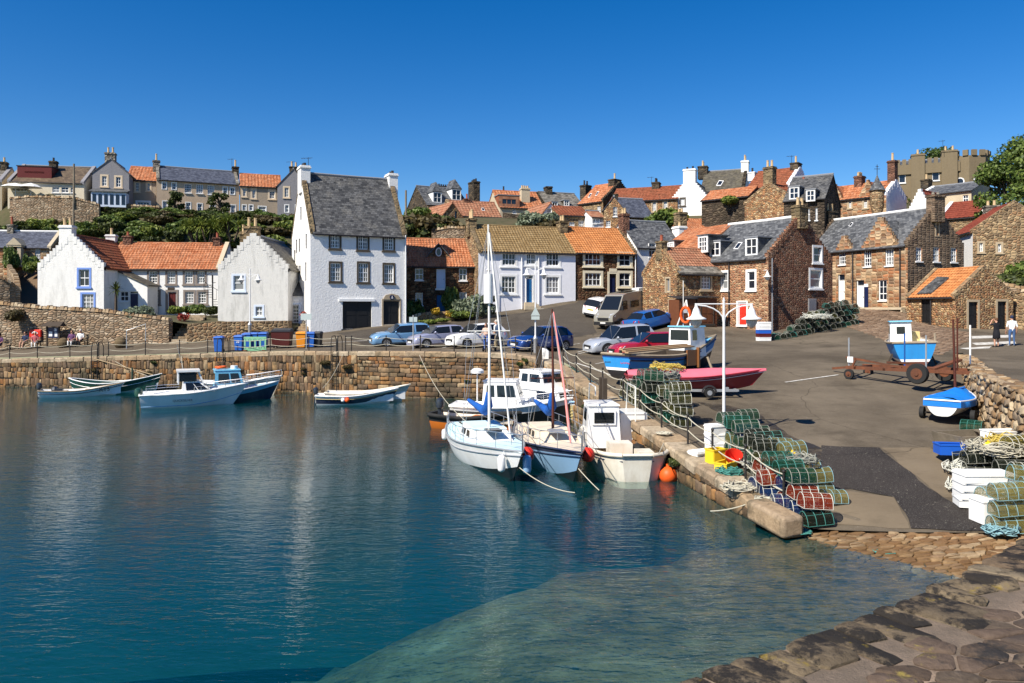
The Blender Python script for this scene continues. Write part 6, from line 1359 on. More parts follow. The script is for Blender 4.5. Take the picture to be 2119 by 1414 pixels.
b.inside('gelcoat', 0, .97, .08, 'deckcream'); b.gunwale('rubwood', .035); b.strake(.84, 'hnavy', .022, 'stripe', 0); b.thwart(.3, .3); b.thwart(.6, .35); b.outboard(k=.85)
p = b.pt(.86, .72); text_part('KY5', .34, 'letter_dark', b.root, (1.42, -.44, .28), (R(80), 0, R(23)))
b.part('floor_gear', (lambda mb: (mb.ball((-1.3, .2, .4), .22, 0, 8), mb.box((-1.0, -.2, .35), (.4, .3, .3)), mb)[2])(MB()), 'motor')
c, a, L_ = between(158, 811, 312, 810)
b = Boat('rowing_boat', 'long dark green double ended boat with white boot stripe against the quay', (c.x, c.y+.2, 0), a, 5.0, 1.75, .85, .55, 1.1, .2, .35, ((.52, 'gelcoat'), (.86, 'hgreen'), (1, 'hgreen')), dbl=True, rake=.25)
b.inside('hgreen', .06, .95, .12, 'rubwood'); b.gunwale('gelcoat', .035); b.strake(.8, 'gelcoat', .018, 'white_line'); b.thwart(.3, .45); b.thwart(.55, .42); b.thwart(.72, .5)
b.part('mast_stub', (lambda mb: (mb.cyl((1.0, .1, .4), (1.0, .1, 1.5), .05), mb)[1])(MB()), 'hgreen'); b.part('oar', (lambda mb: (mb.tube([(-1.4, .2, 2.05), (2.2, .3, 1.0)], .035, 5), mb)[1])(MB()), 'woodpale')
c, a, L_ = between(318, 843, 462, 836)
b = Boat('motor_cruiser', 'white motor cruiser with half cabin and green outboard, nearest of the far boats', (c.x, c.y, 0), a, 4.5, 1.95, .72, .74, 1.08, .9, .3, ((.24, 'gelcoat'), (1, 'gelcoat')), rake=.55, full=.42)
b.deck('gelcoat', .48, 1, -.02, .12); b.inside('gelcoat', 0.02, .5, .3); b.gunwale('gelcoat', .05); b.strake(.55, 'hsteel', .018, 'stripe'); b.cabin(-.35, 1.25, 1.5, 1.15, .78, 1.32, .75, .05, wins=((.12, .5), (.54, .88)), front=2, name='windscreen_base', over=0, zw=(.2,.9));
mb = MB(); mb.box((-.05, 0, 1.9), (1.15, 1.35, .1));
for x, y in ((-.55, .6), (-.55, -.6), (.45, .55), (.45, -.55)): mb.bar((x, y, 1.86), (x+(.25 if x > 0 else 0), y*1.05, 1.2), .07, .07)
b.part('hardtop', mb, 'gelcoat', None); [b.part('side_screen', (lambda mb: (mb.box((-.1, y, 1.58), (.9, .02, .45)), mb)[1])(MB()), 'glassdark') for y in (-.62, .62)]
b.rail(.3, .55, 1, 6, .014); b.outboard(x=-2.4, y=0, z=.5, m='hgreen', k=1.1); mb = MB(); mb.tube([(-2.1, -.7, .75), (-2.1, -.7, 1.05), (-1.2, -.8, 1.1), (-.5, -.75, 1.1)], .015, 5); mb.tube([(-2.1, .7, .75), (-2.1, .7, 1.05), (-1.2, .8, 1.1), (-.5, .75, 1.1)], .015, 5); mb.tube([(-.3, .3, 1.95), (-.6, .3, 3.3)], .012, 4); b.part('stern_rail', mb, 'steel')
text_part('QUICKSILVER', .16, 'letter_dark', b.root, (-.35, -.985, .34), (R(82), 0, R(1)))
c, a, L_ = between(425, 832, 520, 828)
b = Boat('cabin_boat', 'navy and light blue cabin boat with orange lifebuoy on the roof', (c.x, c.y+.3, 0), a+.05, 4.4, 1.8, .62, .6, 1.0, .85, .3, ((.6, 'hnavy'), (.82, 'hnavy'), (1, 'hcyan')))
b.deck('hcyan', 0, 1, -.03, .05); b.gunwale('gelcoat', .04); b.cabin(-.9, .75, 1.45, 1.25, .55, 1.75, .3, .05, 'hcyan', 'hcyan', wins=((.12, .52), (.58, .9)), front=2, back=1); mb = MB(); mb.tube([(-.5+.27*math.cos(t*.524), .1+.27*math.sin(t*.524), 1.9) for t in range(12)], .07, 6, closed=True); b.part('lifebuoy', mb, 'orangebuoy', 60); mb = MB(); mb.cyl((.2, 0, 1.8), (.2, 0, 1.98), .2, n=12); b.part('radar_dome', mb, 'gelcoat', 40); b.rail(.35, .6, 1, 4)
b = Boat('white_launch', 'small white launch half hidden behind the light blue cabin boat', tuple(W(487,805,47)[:2])+(0,), .03, 4.6, 1.7, .8, .75, 1.15, .8, .3, ((1, 'oldwhite'),)); b.deck('gelcoat', 0, 1, -.02, .08); b.gunwale('gelcoat', .05); b.rail(.35, .6, 1, 4)
c, a, L_ = between(664, 836, 800, 833.5)
b = Boat('open_dinghy', 'navy and white open dinghy with outboard and pink buoy on its side', (c.x, c.y, 0), a, 3.85, 1.5, .5, .45, .8, .8, .3, ((.62, 'gelcoat'), (.94, 'hnavy'), (1, 'gelcoat'))); b.inside('gelcoat', 0, .96, .1); b.gunwale('gelcoat', .04); b.strake(.86, 'hcream', .018, 'yellow_line'); b.thwart(.35, .36, 'oldwhite'); b.thwart(.62, .4, 'oldwhite'); b.outboard(k=.8); b.fender(.42, -1, 'orangebuoy', .07, .3, True); b.fender(.36, -1, 'gelcoat', .06, .3, True)
b = Boat('open_dinghy', 'plain white dinghy moored between the navy dinghy and the quay wall', tuple(W(755,825,43.6)[:2])+(0,), .06, 4.1, 1.5, .55, .5, .95, .75, .3, ((1, 'oldwhite'),)); b.inside('gelcoat', 0, .96, .12); b.gunwale('oldwhite', .045); b.thwart(.4, .4, 'oldwhite'); b.thwart(.7, .5, 'oldwhite')
b = Boat('orange_tender', 'small orange tender with dark rubber rim and navy outboard', tuple(W(978,880,33.6)[:2])+(0,), R(-20), 3.4, 1.6, .62, .55, .8, .85, .3, ((.75, 'horange'), (1, 'rubber'))); b.inside('deckcream', 0, .95, .3); b.gunwale('rubber', .09); b.outboard(x=-1.5, z=.75, k=1.05); b.thwart(.5, .5, 'horange', .3)
b = Boat('cabin_boat', 'white wheelhouse boat with dark hull behind the tall yacht mast', tuple(W(1052,880,35.2)[:2])+(0,), R(-8), 4.9, 1.9, .85, .8, 1.2, .85, .35, ((.62, 'hblack'), (.8, 'hblack'), (1, 'gelcoat'))); b.deck('gelcoat', 0, 1, -.02, .06); b.gunwale('gelcoat', .06); b.cabin(-1.1, .75, 1.5, 1.3, .78, 1.95, .35, .08, wins=((.1, .32), (.4, .9)), front=2, back=1); b.rail(.35, .6, 1, 4); mb = MB(); mb.cyl((-1.3, -.75, .8), (-1.3, -.75, 2.3), .035, n=6); mb.lathe((-1.3, -.75, 2.3), [(.1, 0), (.3, .04), (.3, .16), (.18, .24), (.02, .26)], 12); b.part('radar_post', mb, 'gelcoat', 40)
b = Boat('cabin_boat', 'cream clinker cabin boat with raised white wheelhouse beside the harbour side wall', tuple(W(1138,876,36.6)[:2])+(0,), R(-52), 5.2, 2.1, .9, .85, 1.15, .85, .35, ((.3, 'hnavy'), (.86, 'hcream'), (.93, 'hsteel'), (1, 'gelcoat'))); b.deck('gelcoat', 0, 1, -.02, .06); b.gunwale('hsteel', .05)
for v in (.45, .55, .65, .75): b.strake(v, 'hcream', .02, 'clinker_edge')
b.cabin(-1.7, 1.75, 1.75, 1.4, .85, 1.45, .5, .1, wins=((.5, .9),), front=2, zw=(.25,.85)); b.cabin(-1.5, .45, 1.6, 1.35, 1.4, 2.25, .35, .1, wins=((.12, .38), (.46, .9)), front=2, back=1, name='wheelhouse'); b.rail(.3, .65, 1, 4)
def yacht(label, stern, bow, L_, B_, hullb, deckm, mast_m, top_z, cov, jib, cab, rimm, topm='gelcoat'):
 c, a, _ = between(*stern, *bow); b = Boat('sailing_yacht', label, (c.x, c.y, 0), a, L_, B_, .78, .72, 1.05, .55, .45, hullb, cat='yacht', rake=.75, full=.42, pw=2.2)
 b.deck(deckm, .0, 1, -.03, .05); b.gunwale(rimm, .035); b.strake(.86, rimm, .022)
 o = b.cabin(-L_*.18, L_*.2, B_*.62, B_*.5, .7, 1.12, .8, .05, topm, cab, wins=((.12, .36), (.44, .62)), front=0, zw=(.3, .75), name='coachroof'); mb = MB(); mb.box((-L_*.3, 0, .83), (L_*.2, B_*.5, .2)); b.part('cockpit_coaming', mb, cab)
 mb = MB(); mb.box((-L_*.3, 0, .94), (L_*.17, B_*.38, .02)); b.part('cockpit_well', mb, 'wooddk'); mb = MB(); mb.box((L_*.14, 0, 1.16), (.5, .5, .06)); b.part('hatch', mb, 'glassdark' if topm == 'gelcoat' else 'galv')
 mx = L_*.06; mb = MB(); mb.tube([(mx, 0, 1.1), (mx-.05, .02, top_z*.5), (mx-.12, .0, top_z)], [.05, .045, .03], 8); b.part('mast', mb, mast_m, 60)
 mb = MB(); sh = top_z*.55; mb.tube([(mx-.07, -.75, sh), (mx-.07, .75, sh)], .022, 5); b.part('spreaders', mb, mast_m)
 mb = MB(); tp = V((mx-.12, 0, top_z-.1))
 for e in ((L_*.48, 0, 1.05), (-L_*.5, 0, .8), (mx-.1, B_*.42, .75), (mx-.1, -B_*.42, .75)): mb.tube([tp, e], .009, 4)
 for sg in (1, -1): mb.tube([(mx-.07, .75*sg, sh), (mx+.2, B_*.42*sg, .75)], .008, 4); mb.tube([(mx-.07, .75*sg, sh), tp], .008, 4)
 b.part('rigging', mb, 'galv'); b.rail(.5, 0.02, 1, 8, .013); p = [V((mx-.12, 0, 2.35)), V((mx-.15, 0, 1.9)), V((mx-.6, 0, 1.65)), V((mx-1.4, 0, 1.66)), V((-L_*.42, 0, 1.72))]; mb = MB(); mb.tube(p, [.08, .17, .16, .13, .07], 9); b.part('sail_cover', mb, cov, 60)
 mb = MB(); mb.tube([(L_*.47, 0, 1.15), (mx+.02, 0, top_z-.3)], .035, 6) if jib != 'pinksail' else mb.tube([(L_*.45, 0, 1.1), (L_*.42, 0, 1.5), (L_*.33, 0, 2.6), (mx+.12, 0, top_z-.1)], [.02, .05, .035, .02], 7); b.part('furled_headsail', mb, jib, 60)
 return b
b = yacht('white sailing yacht with turquoise deck, bright blue sail cover and tall pale mast', (962,915), (1064,997), 6.9, 2.35, ((.45, 'hblack'), (.9, 'gelcoat'), (1, 'gelcoat')), 'deckcyan', 'alu', 8.1, 'sailcover', 'alu', 'deckcyan', 'galv')
b.fender(.93, -1, 'gelcoat', .12, .5); b.fender(.96, 1, 'hsteel', .13, .55); b.fender(.92, 1, 'red', .12, .3, True); b.fender(.06, -1, 'gelcoat', .1, .4); mb = MB(); mb.cyl((.4-.1, 0, 5.4), (.4-.1, 0, 6.4), .16, n=10); b.part('radar_reflector', mb, 'gelcoat', 40)
b = yacht('pale blue hulled yacht with cream deck, red-brown mast and pink furled sail', (1098,915), (1193,1003), 6.6, 2.2, ((.4, 'hblack'), (.86, 'hsteel'), (1, 'hnavy')), 'deckcream', 'mastred', 5.2, 'sailcover', 'pinksail', 'deckcream', 'hnavy', 'deckcream')
b.fender(.9, 1, 'red', .12, .3, True)
c, a, L_ = between(1318, 1012, 1222, 905)
b = Boat('fishing_boat', 'grubby white open fishing boat with small wheelhouse, stern to the viewer', (c.x+.2, c.y-.25, 0), a, 6.6, 2.65, .8, .78, 1.3, 1.0, .4, ((.3, 'antifoul'), (1, 'oldwhite')), rake=.5, full=.33, rst=.3)
b.inside('oldwhite', .02, .62, .25, 'deckcream'); b.deck('gelcoat', .62, 1, -.02, .06); b.gunwale('oldwhite', .07); b.strake(.9, 'hnavy', .02); o = b.cabin(.1, 1.75, 1.2, 1.05, .4, 1.85, .25, .05, 'gelcoat', 'gelcoat', wins=((.3, .8),), front=2, back=0, name='wheelhouse', zw=(.6, .9)); o.location.y = .42
mb = MB(); mb.box((.1, .42, 1.45), (.05, .82, .5)); fw = b.part('aft_window_frame', mb, 'gelcoat'); mb = MB(); mb.box((.08, .42, 1.45), (.05, .68, .36)); b.part('aft_window', mb, 'glassdark')
mb = MB(); mb.box((-1.3, .15, .55), (.7, .75, .6)); b.part('engine_box', mb, 'oldwhite'); mb = MB(); mb.box((.6, -.72, .95), (.05, .95, 1.2)); mb.box((1.2, -.72, 1.52), (1.3, .9, .05)); b.part('shelter', mb, 'gelcoat'); mb = MB(); mb.box((-2.3, -.45, .5), (.7, .5, .5)); b.part('locker', mb, 'oldwhite'); mb = MB(); mb.tube([(.2, -.7, 1.3), (.2, -.7, 2.5), (1.6, -.7, 2.5), (1.9, -.7, 1.3)], .025, 6); mb.tube([(.2, .7, 2.2), (.2, .7, 2.5), (1.6, .7, 2.5), (1.9, .7, 1.3)], .025, 6); b.part('rail_frame', mb, 'alu', 60); mb = MB(); mb.ball((-.9, -.55, .5), .35, 0, 8, (1, .8, .7)); b.part('net_heap', mb, 'rubber')
text_part('NORTH LIGHT', .13, 'hsteel', b.root, (-3.42, 0, .5), (R(82), 0, R(-90))); text_part('CRAIL', .16, 'hsteel', b.root, (-3.4, 0, .3), (R(80), 0, R(-90)))
for px, py, z, rad, mt, lb in ((1383,984,.15,.28,'orangebuoy','big orange buoy floating beside the white fishing boat stern'), (1306,960,.25,.18,'red','red buoy between the pale blue yacht and the fishing boat')):
 p = at_z(px, py, z); mb = MB(); mb.ball((0, 0, 0), rad, 0, 14); mb.cyl((0, 0, rad*.8), (0, 0, rad*1.25), rad*.25, n=8); o = mb.build('mooring_buoy', M[mt], smooth=50, uv=False); o.location = p; tag(o, lb, 'buoy')
# ---- boats on land
gz = lambda x, y: ground(x, y)
sx, sy = XY(1282, 33.2); bx_, by_ = XY(1462, 37.0); cx_, cy_ = (sx+bx_)/2, (sy+by_)/2
b = Boat('fishing_boat', 'blue wooden fishing boat with white wheelhouse standing ashore on the slip', (cx_, cy_, gz(cx_, cy_)+.3), math.atan2(by_-sy, bx_-sx), 6.2, 2.1, .74, .62, 1.4, .8, .3, ((.5, 'hblack'), (.55, 'gelcoat'), (.88, 'hblue'), (1, 'hblue2')), rake=.5)
b.inside('wooddk', .02, .66, .1, 'wooddk'); b.deck('hcyan', .66, 1, -.02, .05); b.gunwale('rubwood', .07); b.strake(.86, 'hnavy', .04)
o = b.cabin(1.0, 2.2, 1.3, 1.2, .5, 1.85, .1, .0, 'gelcoat', 'hcyan', over=.08, wins=((.15, .45),), front=2, back=1, name='wheelhouse', zw=(.55, .9)); mb = MB(); mb.tube([(1.3, .4, 1.85), (1.5, 0, 3.1)], .03, 5); mb.tube([(1.3, -.4, 1.85), (1.5, 0, 3.1)], .03, 5); mb.tube([(2.1, 0, 1.85), (1.5, 0, 2.9)], .03, 5); mb.tube([(1.4, .1, 1.85), (1.4, .1, 4.0)], .02, 5); b.part('mast_frame', mb, 'alu'); mb = MB(); mb.tube([(1.25, -.15+.27*math.cos(t*.524), 2.4+.36*math.sin(t*.524)) for t in range(12)], .07, 6, closed=True); b.part('lifebuoy', mb, 'orangebuoy', 60)
mb = MB()
for i in range(3): mb.bar((-3.5, -.85+.16*i, .86+.06*i), (.95, -.8+.2*i, .98+.04*i), .2, .06)
b.part('planks', mb, 'teakboard'); mb = MB(); mb.box((.65, -1.05, .5), (.9, .08, .7)); mb.box((.95, -1.1, .5), (.1, .14, .9)); b.part('winch_board', mb, 'varnish'); mb = MB(); mb.bar((-2.9, 0, -.3), (-2.95, 0, 1.0), .12, .06); b.part('rudder', mb, 'hblack')
mb = MB(); [b.part('prop', (lambda q: (q.bar((x, y*.75, .5), (x+.1, y, -.5), .09, .09), q)[1])(MB()), 'rubwood') for x, y in ((1.6, -1.5), (1.6, 1.5), (-1.9, -1.3), (-1.9, 1.3))]; mb = MB(); mb.box((-.2, 0, -.36), (4.4, .3, .2)); b.part('keel_block', mb, 'rubwood')
text_part('CRAIL', .2, 'letter_red', b.root, (-3.22, -.5, .36), (R(85), 0, R(-90))); text_part('JESSIE', .15, 'letter_dark', b.root, (-3.22, .5, .36), (R(85), 0, R(-90)))
cx_, cy_ = XY(1430, 30.9); g0 = gz(cx_, cy_)
root = thing('boat_trailer', 'low galvanised two-wheel trailer carrying the pink covered boat', 'trailer', (cx_, cy_, g0), R(2)); mb = MB()
for sg in (1, -1): mb.bar((-2.4, sg*.12, .26), (.6, sg*.55, .26), .08, .1); mb.bar((.6, sg*.55, .26), (1.7, sg*.55, .26), .08, .1)
mb.bar((.5, -.75, .25), (.5, .75, .25), .08, .1); mb.bar((1.7, -.6, .26), (1.7, .6, .26), .08, .08); mb.bar((-1.0, -.4, .3), (-1.0, .4, .3), .2, .08); mb.bar((1.3, -.4, .32), (1.3, .4, .32), .2, .1); mb.build('frame', M['galv'], root, uv=False)
for sg in (1, -1):
 mb = MB(); mb.cyl((.5, sg*.74, .2), (.5, sg*.88, .2), .2, n=16); w_ = mb.build('wheel', M['rubber'], root, smooth=40, uv=False); mb = MB(); mb.cyl((.5, sg*.73, .2), (.5, sg*.89, .2), .1, n=12); mb.build('rim', M['galv'], w_, uv=False)
 mb = MB(); mb.tube([(.5+.27*math.cos(t), sg*.81, .2+.27*math.sin(t)) for t in [k*.35 for k in range(10)]], .05, 4); mb.build('mudguard', M['gutter'], root, uv=False)
b = Boat('rowing_boat', 'dark red rowing boat under a faded pink canvas cover on a trailer', (cx_, cy_, g0+.42), R(2), 4.95, 1.45, .42, .34, .62, .5, .2, ((1, 'hred'),), rake=.4); b.gunwale('hred', .04); b.strake(.85, 'gelcoat', .012, 'lashing')
P = b.rim(-.02, -.05); mb = MB(); mb.grid([[p, V((p.x, p.y, p.z+.06)), V((p.x, p.y*.55, p.z+.06+.18*min(1, p.y*1.6)*(1+.12*math.sin(i*2.1)))), V((p.x, 0, p.z+.08+.27*min(1, p.y*1.6))), V((p.x, -p.y*.55, p.z+.06+.18*min(1, p.y*1.6)*(1+.12*math.sin(i*2.1)))), V((p.x, -p.y, p.z+.06)), V((p.x, -p.y, p.z))] for i, p in enumerate(P)]); b.part('canvas_cover', mb, 'cover_pink', 70)
text_part('3', .3, 'gelcoat', b.root, (-1.75, -.6, .08), (R(75), 0, R(-12)))
cx_, cy_ = XY(1880, 38.0); g0 = gz(cx_, cy_-1.5)
b = Boat('fishing_boat', 'blue and white fishing boat ashore with its stern to the viewer near the rubble wall', (cx_, cy_, g0+.4), R(70), 4.3, 2.05, .8, .75, 1.1, .88, .4, ((.42, 'antifoul'), (.52, 'gelcoat'), (.86, 'hblue'), (.93, 'hnavy'), (1, 'hblue')), rake=.4, rz3=(R(-2), R(0), R(70)))
b.inside('gelcoat', .02, .7, .45, 'deckcream'); b.deck('gelcoat', .7, 1, -.02, .05); b.gunwale('rubwood', .06); o = b.cabin(-1.3, -.3, .95, .9, .5, 1.75, .1, .0, 'gelcoat', 'hcyan', over=.1, wins=((.2, .8),), front=1, back=0, name='wheelhouse', zw=(.55, .85)); o.location.y = .45
mb = MB(); mb.box((-1.3, .45, 1.35), (.05, .36, .34)); b.part('aft_window', mb, 'glassdark'); mb = MB(); mb.box((-.2, -.2, .85), (.9, .5, .8)); b.part('engine_box', mb, 'hcream'); mb = MB(); mb.bar((-2.12, 0, -.5), (-2.17, 0, .3), .1, .05); mb.bar((-2.17, 0, -.45), (-2.4, 0, -.45), .3, .05); b.part('rudder', mb, 'rust')
mb = MB(); mb.box((-.3, 0, -.42), (3.2, .3, .2)); b.part('keel_block', mb, 'wooddk'); [b.part('prop', (lambda q: (q.bar((-1.0, y*.7, .3), (-1.0, y, -.42), .08, .08), q)[1])(MB()), 'wooddk') for y in (-1.1, 1.1)]; mb = MB(); mb.tube([(-1.9, -.9, .75), (-1.9, -.9, 1.2)], .05, 6); b.part('bollard', mb, 'rubwood')
cx_, cy_ = XY(1972, 27.5); g0 = gz(cx_, cy_)
b = Boat('sailing_dinghy', 'small sailing dinghy under a bright blue tarpaulin on a launching trolley', (cx_, cy_, g0+.38), R(48), 3.0, 1.45, .36, .34, .5, .75, .2, ((1, 'gelcoat'),), rake=.2); b.gunwale('gelcoat', .03)
P = b.rim(-.035, -.22); mb = MB(); mb.grid([[V((p.x, p.y, p.z)), V((p.x, p.y, p.z+.24)), V((p.x, p.y*.6, p.z+.28+.05*math.sin(i*1.7))), V((p.x, 0, p.z+.34+.2*math.exp(-((i-11)/3.0)**2))), V((p.x, -p.y*.6, p.z+.28+.05*math.cos(i*2.3))), V((p.x, -p.y, p.z+.2)), V((p.x, -p.y, p.z))] for i, p in enumerate(P)]); q = P[0]; mb.poly([q, (q.x, q.y, q.z+.2), (q.x, q.y*.6, q.z+.28), (q.x, 0, q.z+.34), (q.x, -q.y*.6, q.z+.28), (q.x, -q.y, q.z+.2), (q.x, -q.y, q.z)]); b.part('tarpaulin', mb, 'cover_blue', 70)
mb = MB(); mb.tube([(.35, 0, .5), (.25, .05, 3.1)], [.05, .035], 7); b.part('mast', mb, 'mastred', 60)
root = thing('launching_trolley', 'low launching trolley with two small wheels beneath the blue covered dinghy', 'trolley', (cx_, cy_, g0), R(48)); mb = MB(); mb.bar((-.8, -.7, .2), (-.8, .7, .2), .06, .06); mb.bar((-.8, 0, .2), (1.9, 0, .25), .06, .06); mb.bar((.3, -.4, .3), (.3, .4, .3), .06, .06); mb.build('frame', M['iron'], root, uv=False)
for sg in (1, -1): mb = MB(); mb.cyl((-.8, sg*.72, .2), (-.8, sg*.86, .2), .2, n=14); mb.build('wheel', M['rubber'], root, smooth=40, uv=False)
def big_trailer():
 a = hit(1757, 785); bq = hit(1900, 812); d = (bq-a); ang = math.atan2(d.y, d.x); root = thing('boat_cradle', 'long rusty steel boat cradle on wheels with upright posts', 'trailer', tuple(a), ang); L_ = d.length; mb = MB(); rows = []
 W_ = 1.9
 for y in (.15, W_-.1): mb.bar((-.2, y, .5), (L_+2.0, y, .55), .1, .14)
 for x in (.2, L_*.5, L_, L_+1.9): mb.bar((x, .1, .5), (x, W_, .5), .1, .12)
 mb.bar((-.2, .15, .95), (L_*.75, .15, .62), .07, .08); mb.bar((.05, .15, .5), (.25, .15, .92), .07, .07); mb.bar((-.1, W_/2, .5), (-1.2, W_/2, .35), .09, .1); mb.bar((L_*.55, .2, .8), (L_*.8, 1.2, .75), .25, .08); mb.bar((L_+.4, .3, .6), (L_+.9, 1.9, .95), .25, .08); mb.build('frame', M['rust'], root, uv=False)
 for x, y, r, w_ in ((0, .0, .22, .14), (0, W_, .22, .14), (L_, -.1, .42, .26), (L_+.3, W_+.15, .42, .26)):
  mb = MB(); mb.lathe((x, y-w_/2, r), [(r*.6, 0), (r*.93, .0), (r, w_*.2), (r, w_*.8), (r*.93, w_), (r*.6, w_)], 20, axis=(0, 1, 0)); w = mb.build('wheel', M['rubber'], root, smooth=40, uv=False); mb = MB(); mb.cyl((x, y-w_/2-.01, r), (x, y+w_/2+.01, r), r*.55, n=14); mb.cyl((x, y-w_/2-.05, r), (x, y+w_/2+.05, r), r*.2, n=10); mb.build('rim', M['rust'], w, uv=False)
 for x, y, h_, m in ((-.1, .2, 1.3, 'galv'), (L_*.55, W_, 1.5, 'hblue2'), (L_+.25, .1, 1.5, 'galv'), (L_+1.3, W_, 1.9, 'gelcoat'), (L_+1.35, .3, 2.2, 'mastred')):
  mb = MB(); mb.tube([(x, y, .5), (x, y, .5+h_)], .035, 6); mb.build('upright_post', M[m], root, uv=False)
 mb = MB(); mb.box((.0, .12, .85), (.25, .03, .25)); mb.build('number_board', M['white'], root, uv=False)
big_trailer()
p = hit(2035, 930); root = thing('wooden_punt', 'weathered grey flat wooden punt lying on the slip among fishing gear', 'boat', tuple(p), R(12)); mb = MB(); L_, B_ = 2.3, 1.15
for y in (-B_/2, B_/2): mb.hexa([(-L_/2, y-.03, .02), (L_/2, y-.03, .02), (L_/2, y+.03, .02), (-L_/2, y+.03, .02)], [(-L_/2-.15, y-.03, .5), (L_/2+.15, y-.03, .5), (L_/2+.15, y+.03, .5), (-L_/2-.15, y+.03, .5)])
for x, e in ((-L_/2, -.15), (L_/2, .15)): mb.hexa([(x-.03, -B_/2, .02), (x+.03, -B_/2, .02), (x+.03, B_/2, .02), (x-.03, B_/2, .02)], [(x-.03+e, -B_/2, .5), (x+.03+e, -B_/2, .5), (x+.03+e, B_/2, .5), (x-.03+e, B_/2, .5)])
mb.box((0, 0, .05), (L_, B_, .05)); mb.build('planking', M['wood'], root, uv=False); mb = MB(); mb.box((.2, 0, .48), (.06, B_, .06)); mb.build('thwart', M['wood'], root, uv=False)
# ------------------------------------------------------------------ vehicles
def carpaint(n, c): return mat(n, c, .3, .03, 2, metal=.2, spec=.5, coat=.8)
M['c_ltblue'] = carpaint('light_blue_car_paint', (.16,.33,.55)); M['c_lilac'] = carpaint('lilac_silver_car_paint', (.33,.34,.46)); M['c_white'] = mat('white_car_paint', (.82,.82,.82), .3, .02, coat=.8); M['c_dkblue'] = carpaint('dark_blue_car_paint', (.01,.045,.2)); M['c_silver'] = carpaint('silver_car_paint', (.42,.45,.5)); M['c_red'] = carpaint('red_car_paint', (.4,.01,.025)); M['c_blue'] = carpaint('mid_blue_car_paint', (.02,.12,.4)); M['c_champ'] = carpaint('champagne_grey_paint', (.3,.28,.23))
M['hlamp'] = finish(*_nt('headlamp_lens'), (.6,.62,.65), .1, metal=.4); M['tlamp'] = finish(*_nt('tail_lamp_lens'), (.45,.01,.01), .15); M['plate_w'] = plain('white_plate', (.75,.75,.72)); M['plate_y'] = plain('yellow_plate', (.75,.5,.03)); M['alloy'] = mat('wheel_alloy', (.45,.46,.48), .35, .05, metal=.7); M['trimblk'] = mat('black_plastic_trim', (.02,.02,.022), .6, .1)
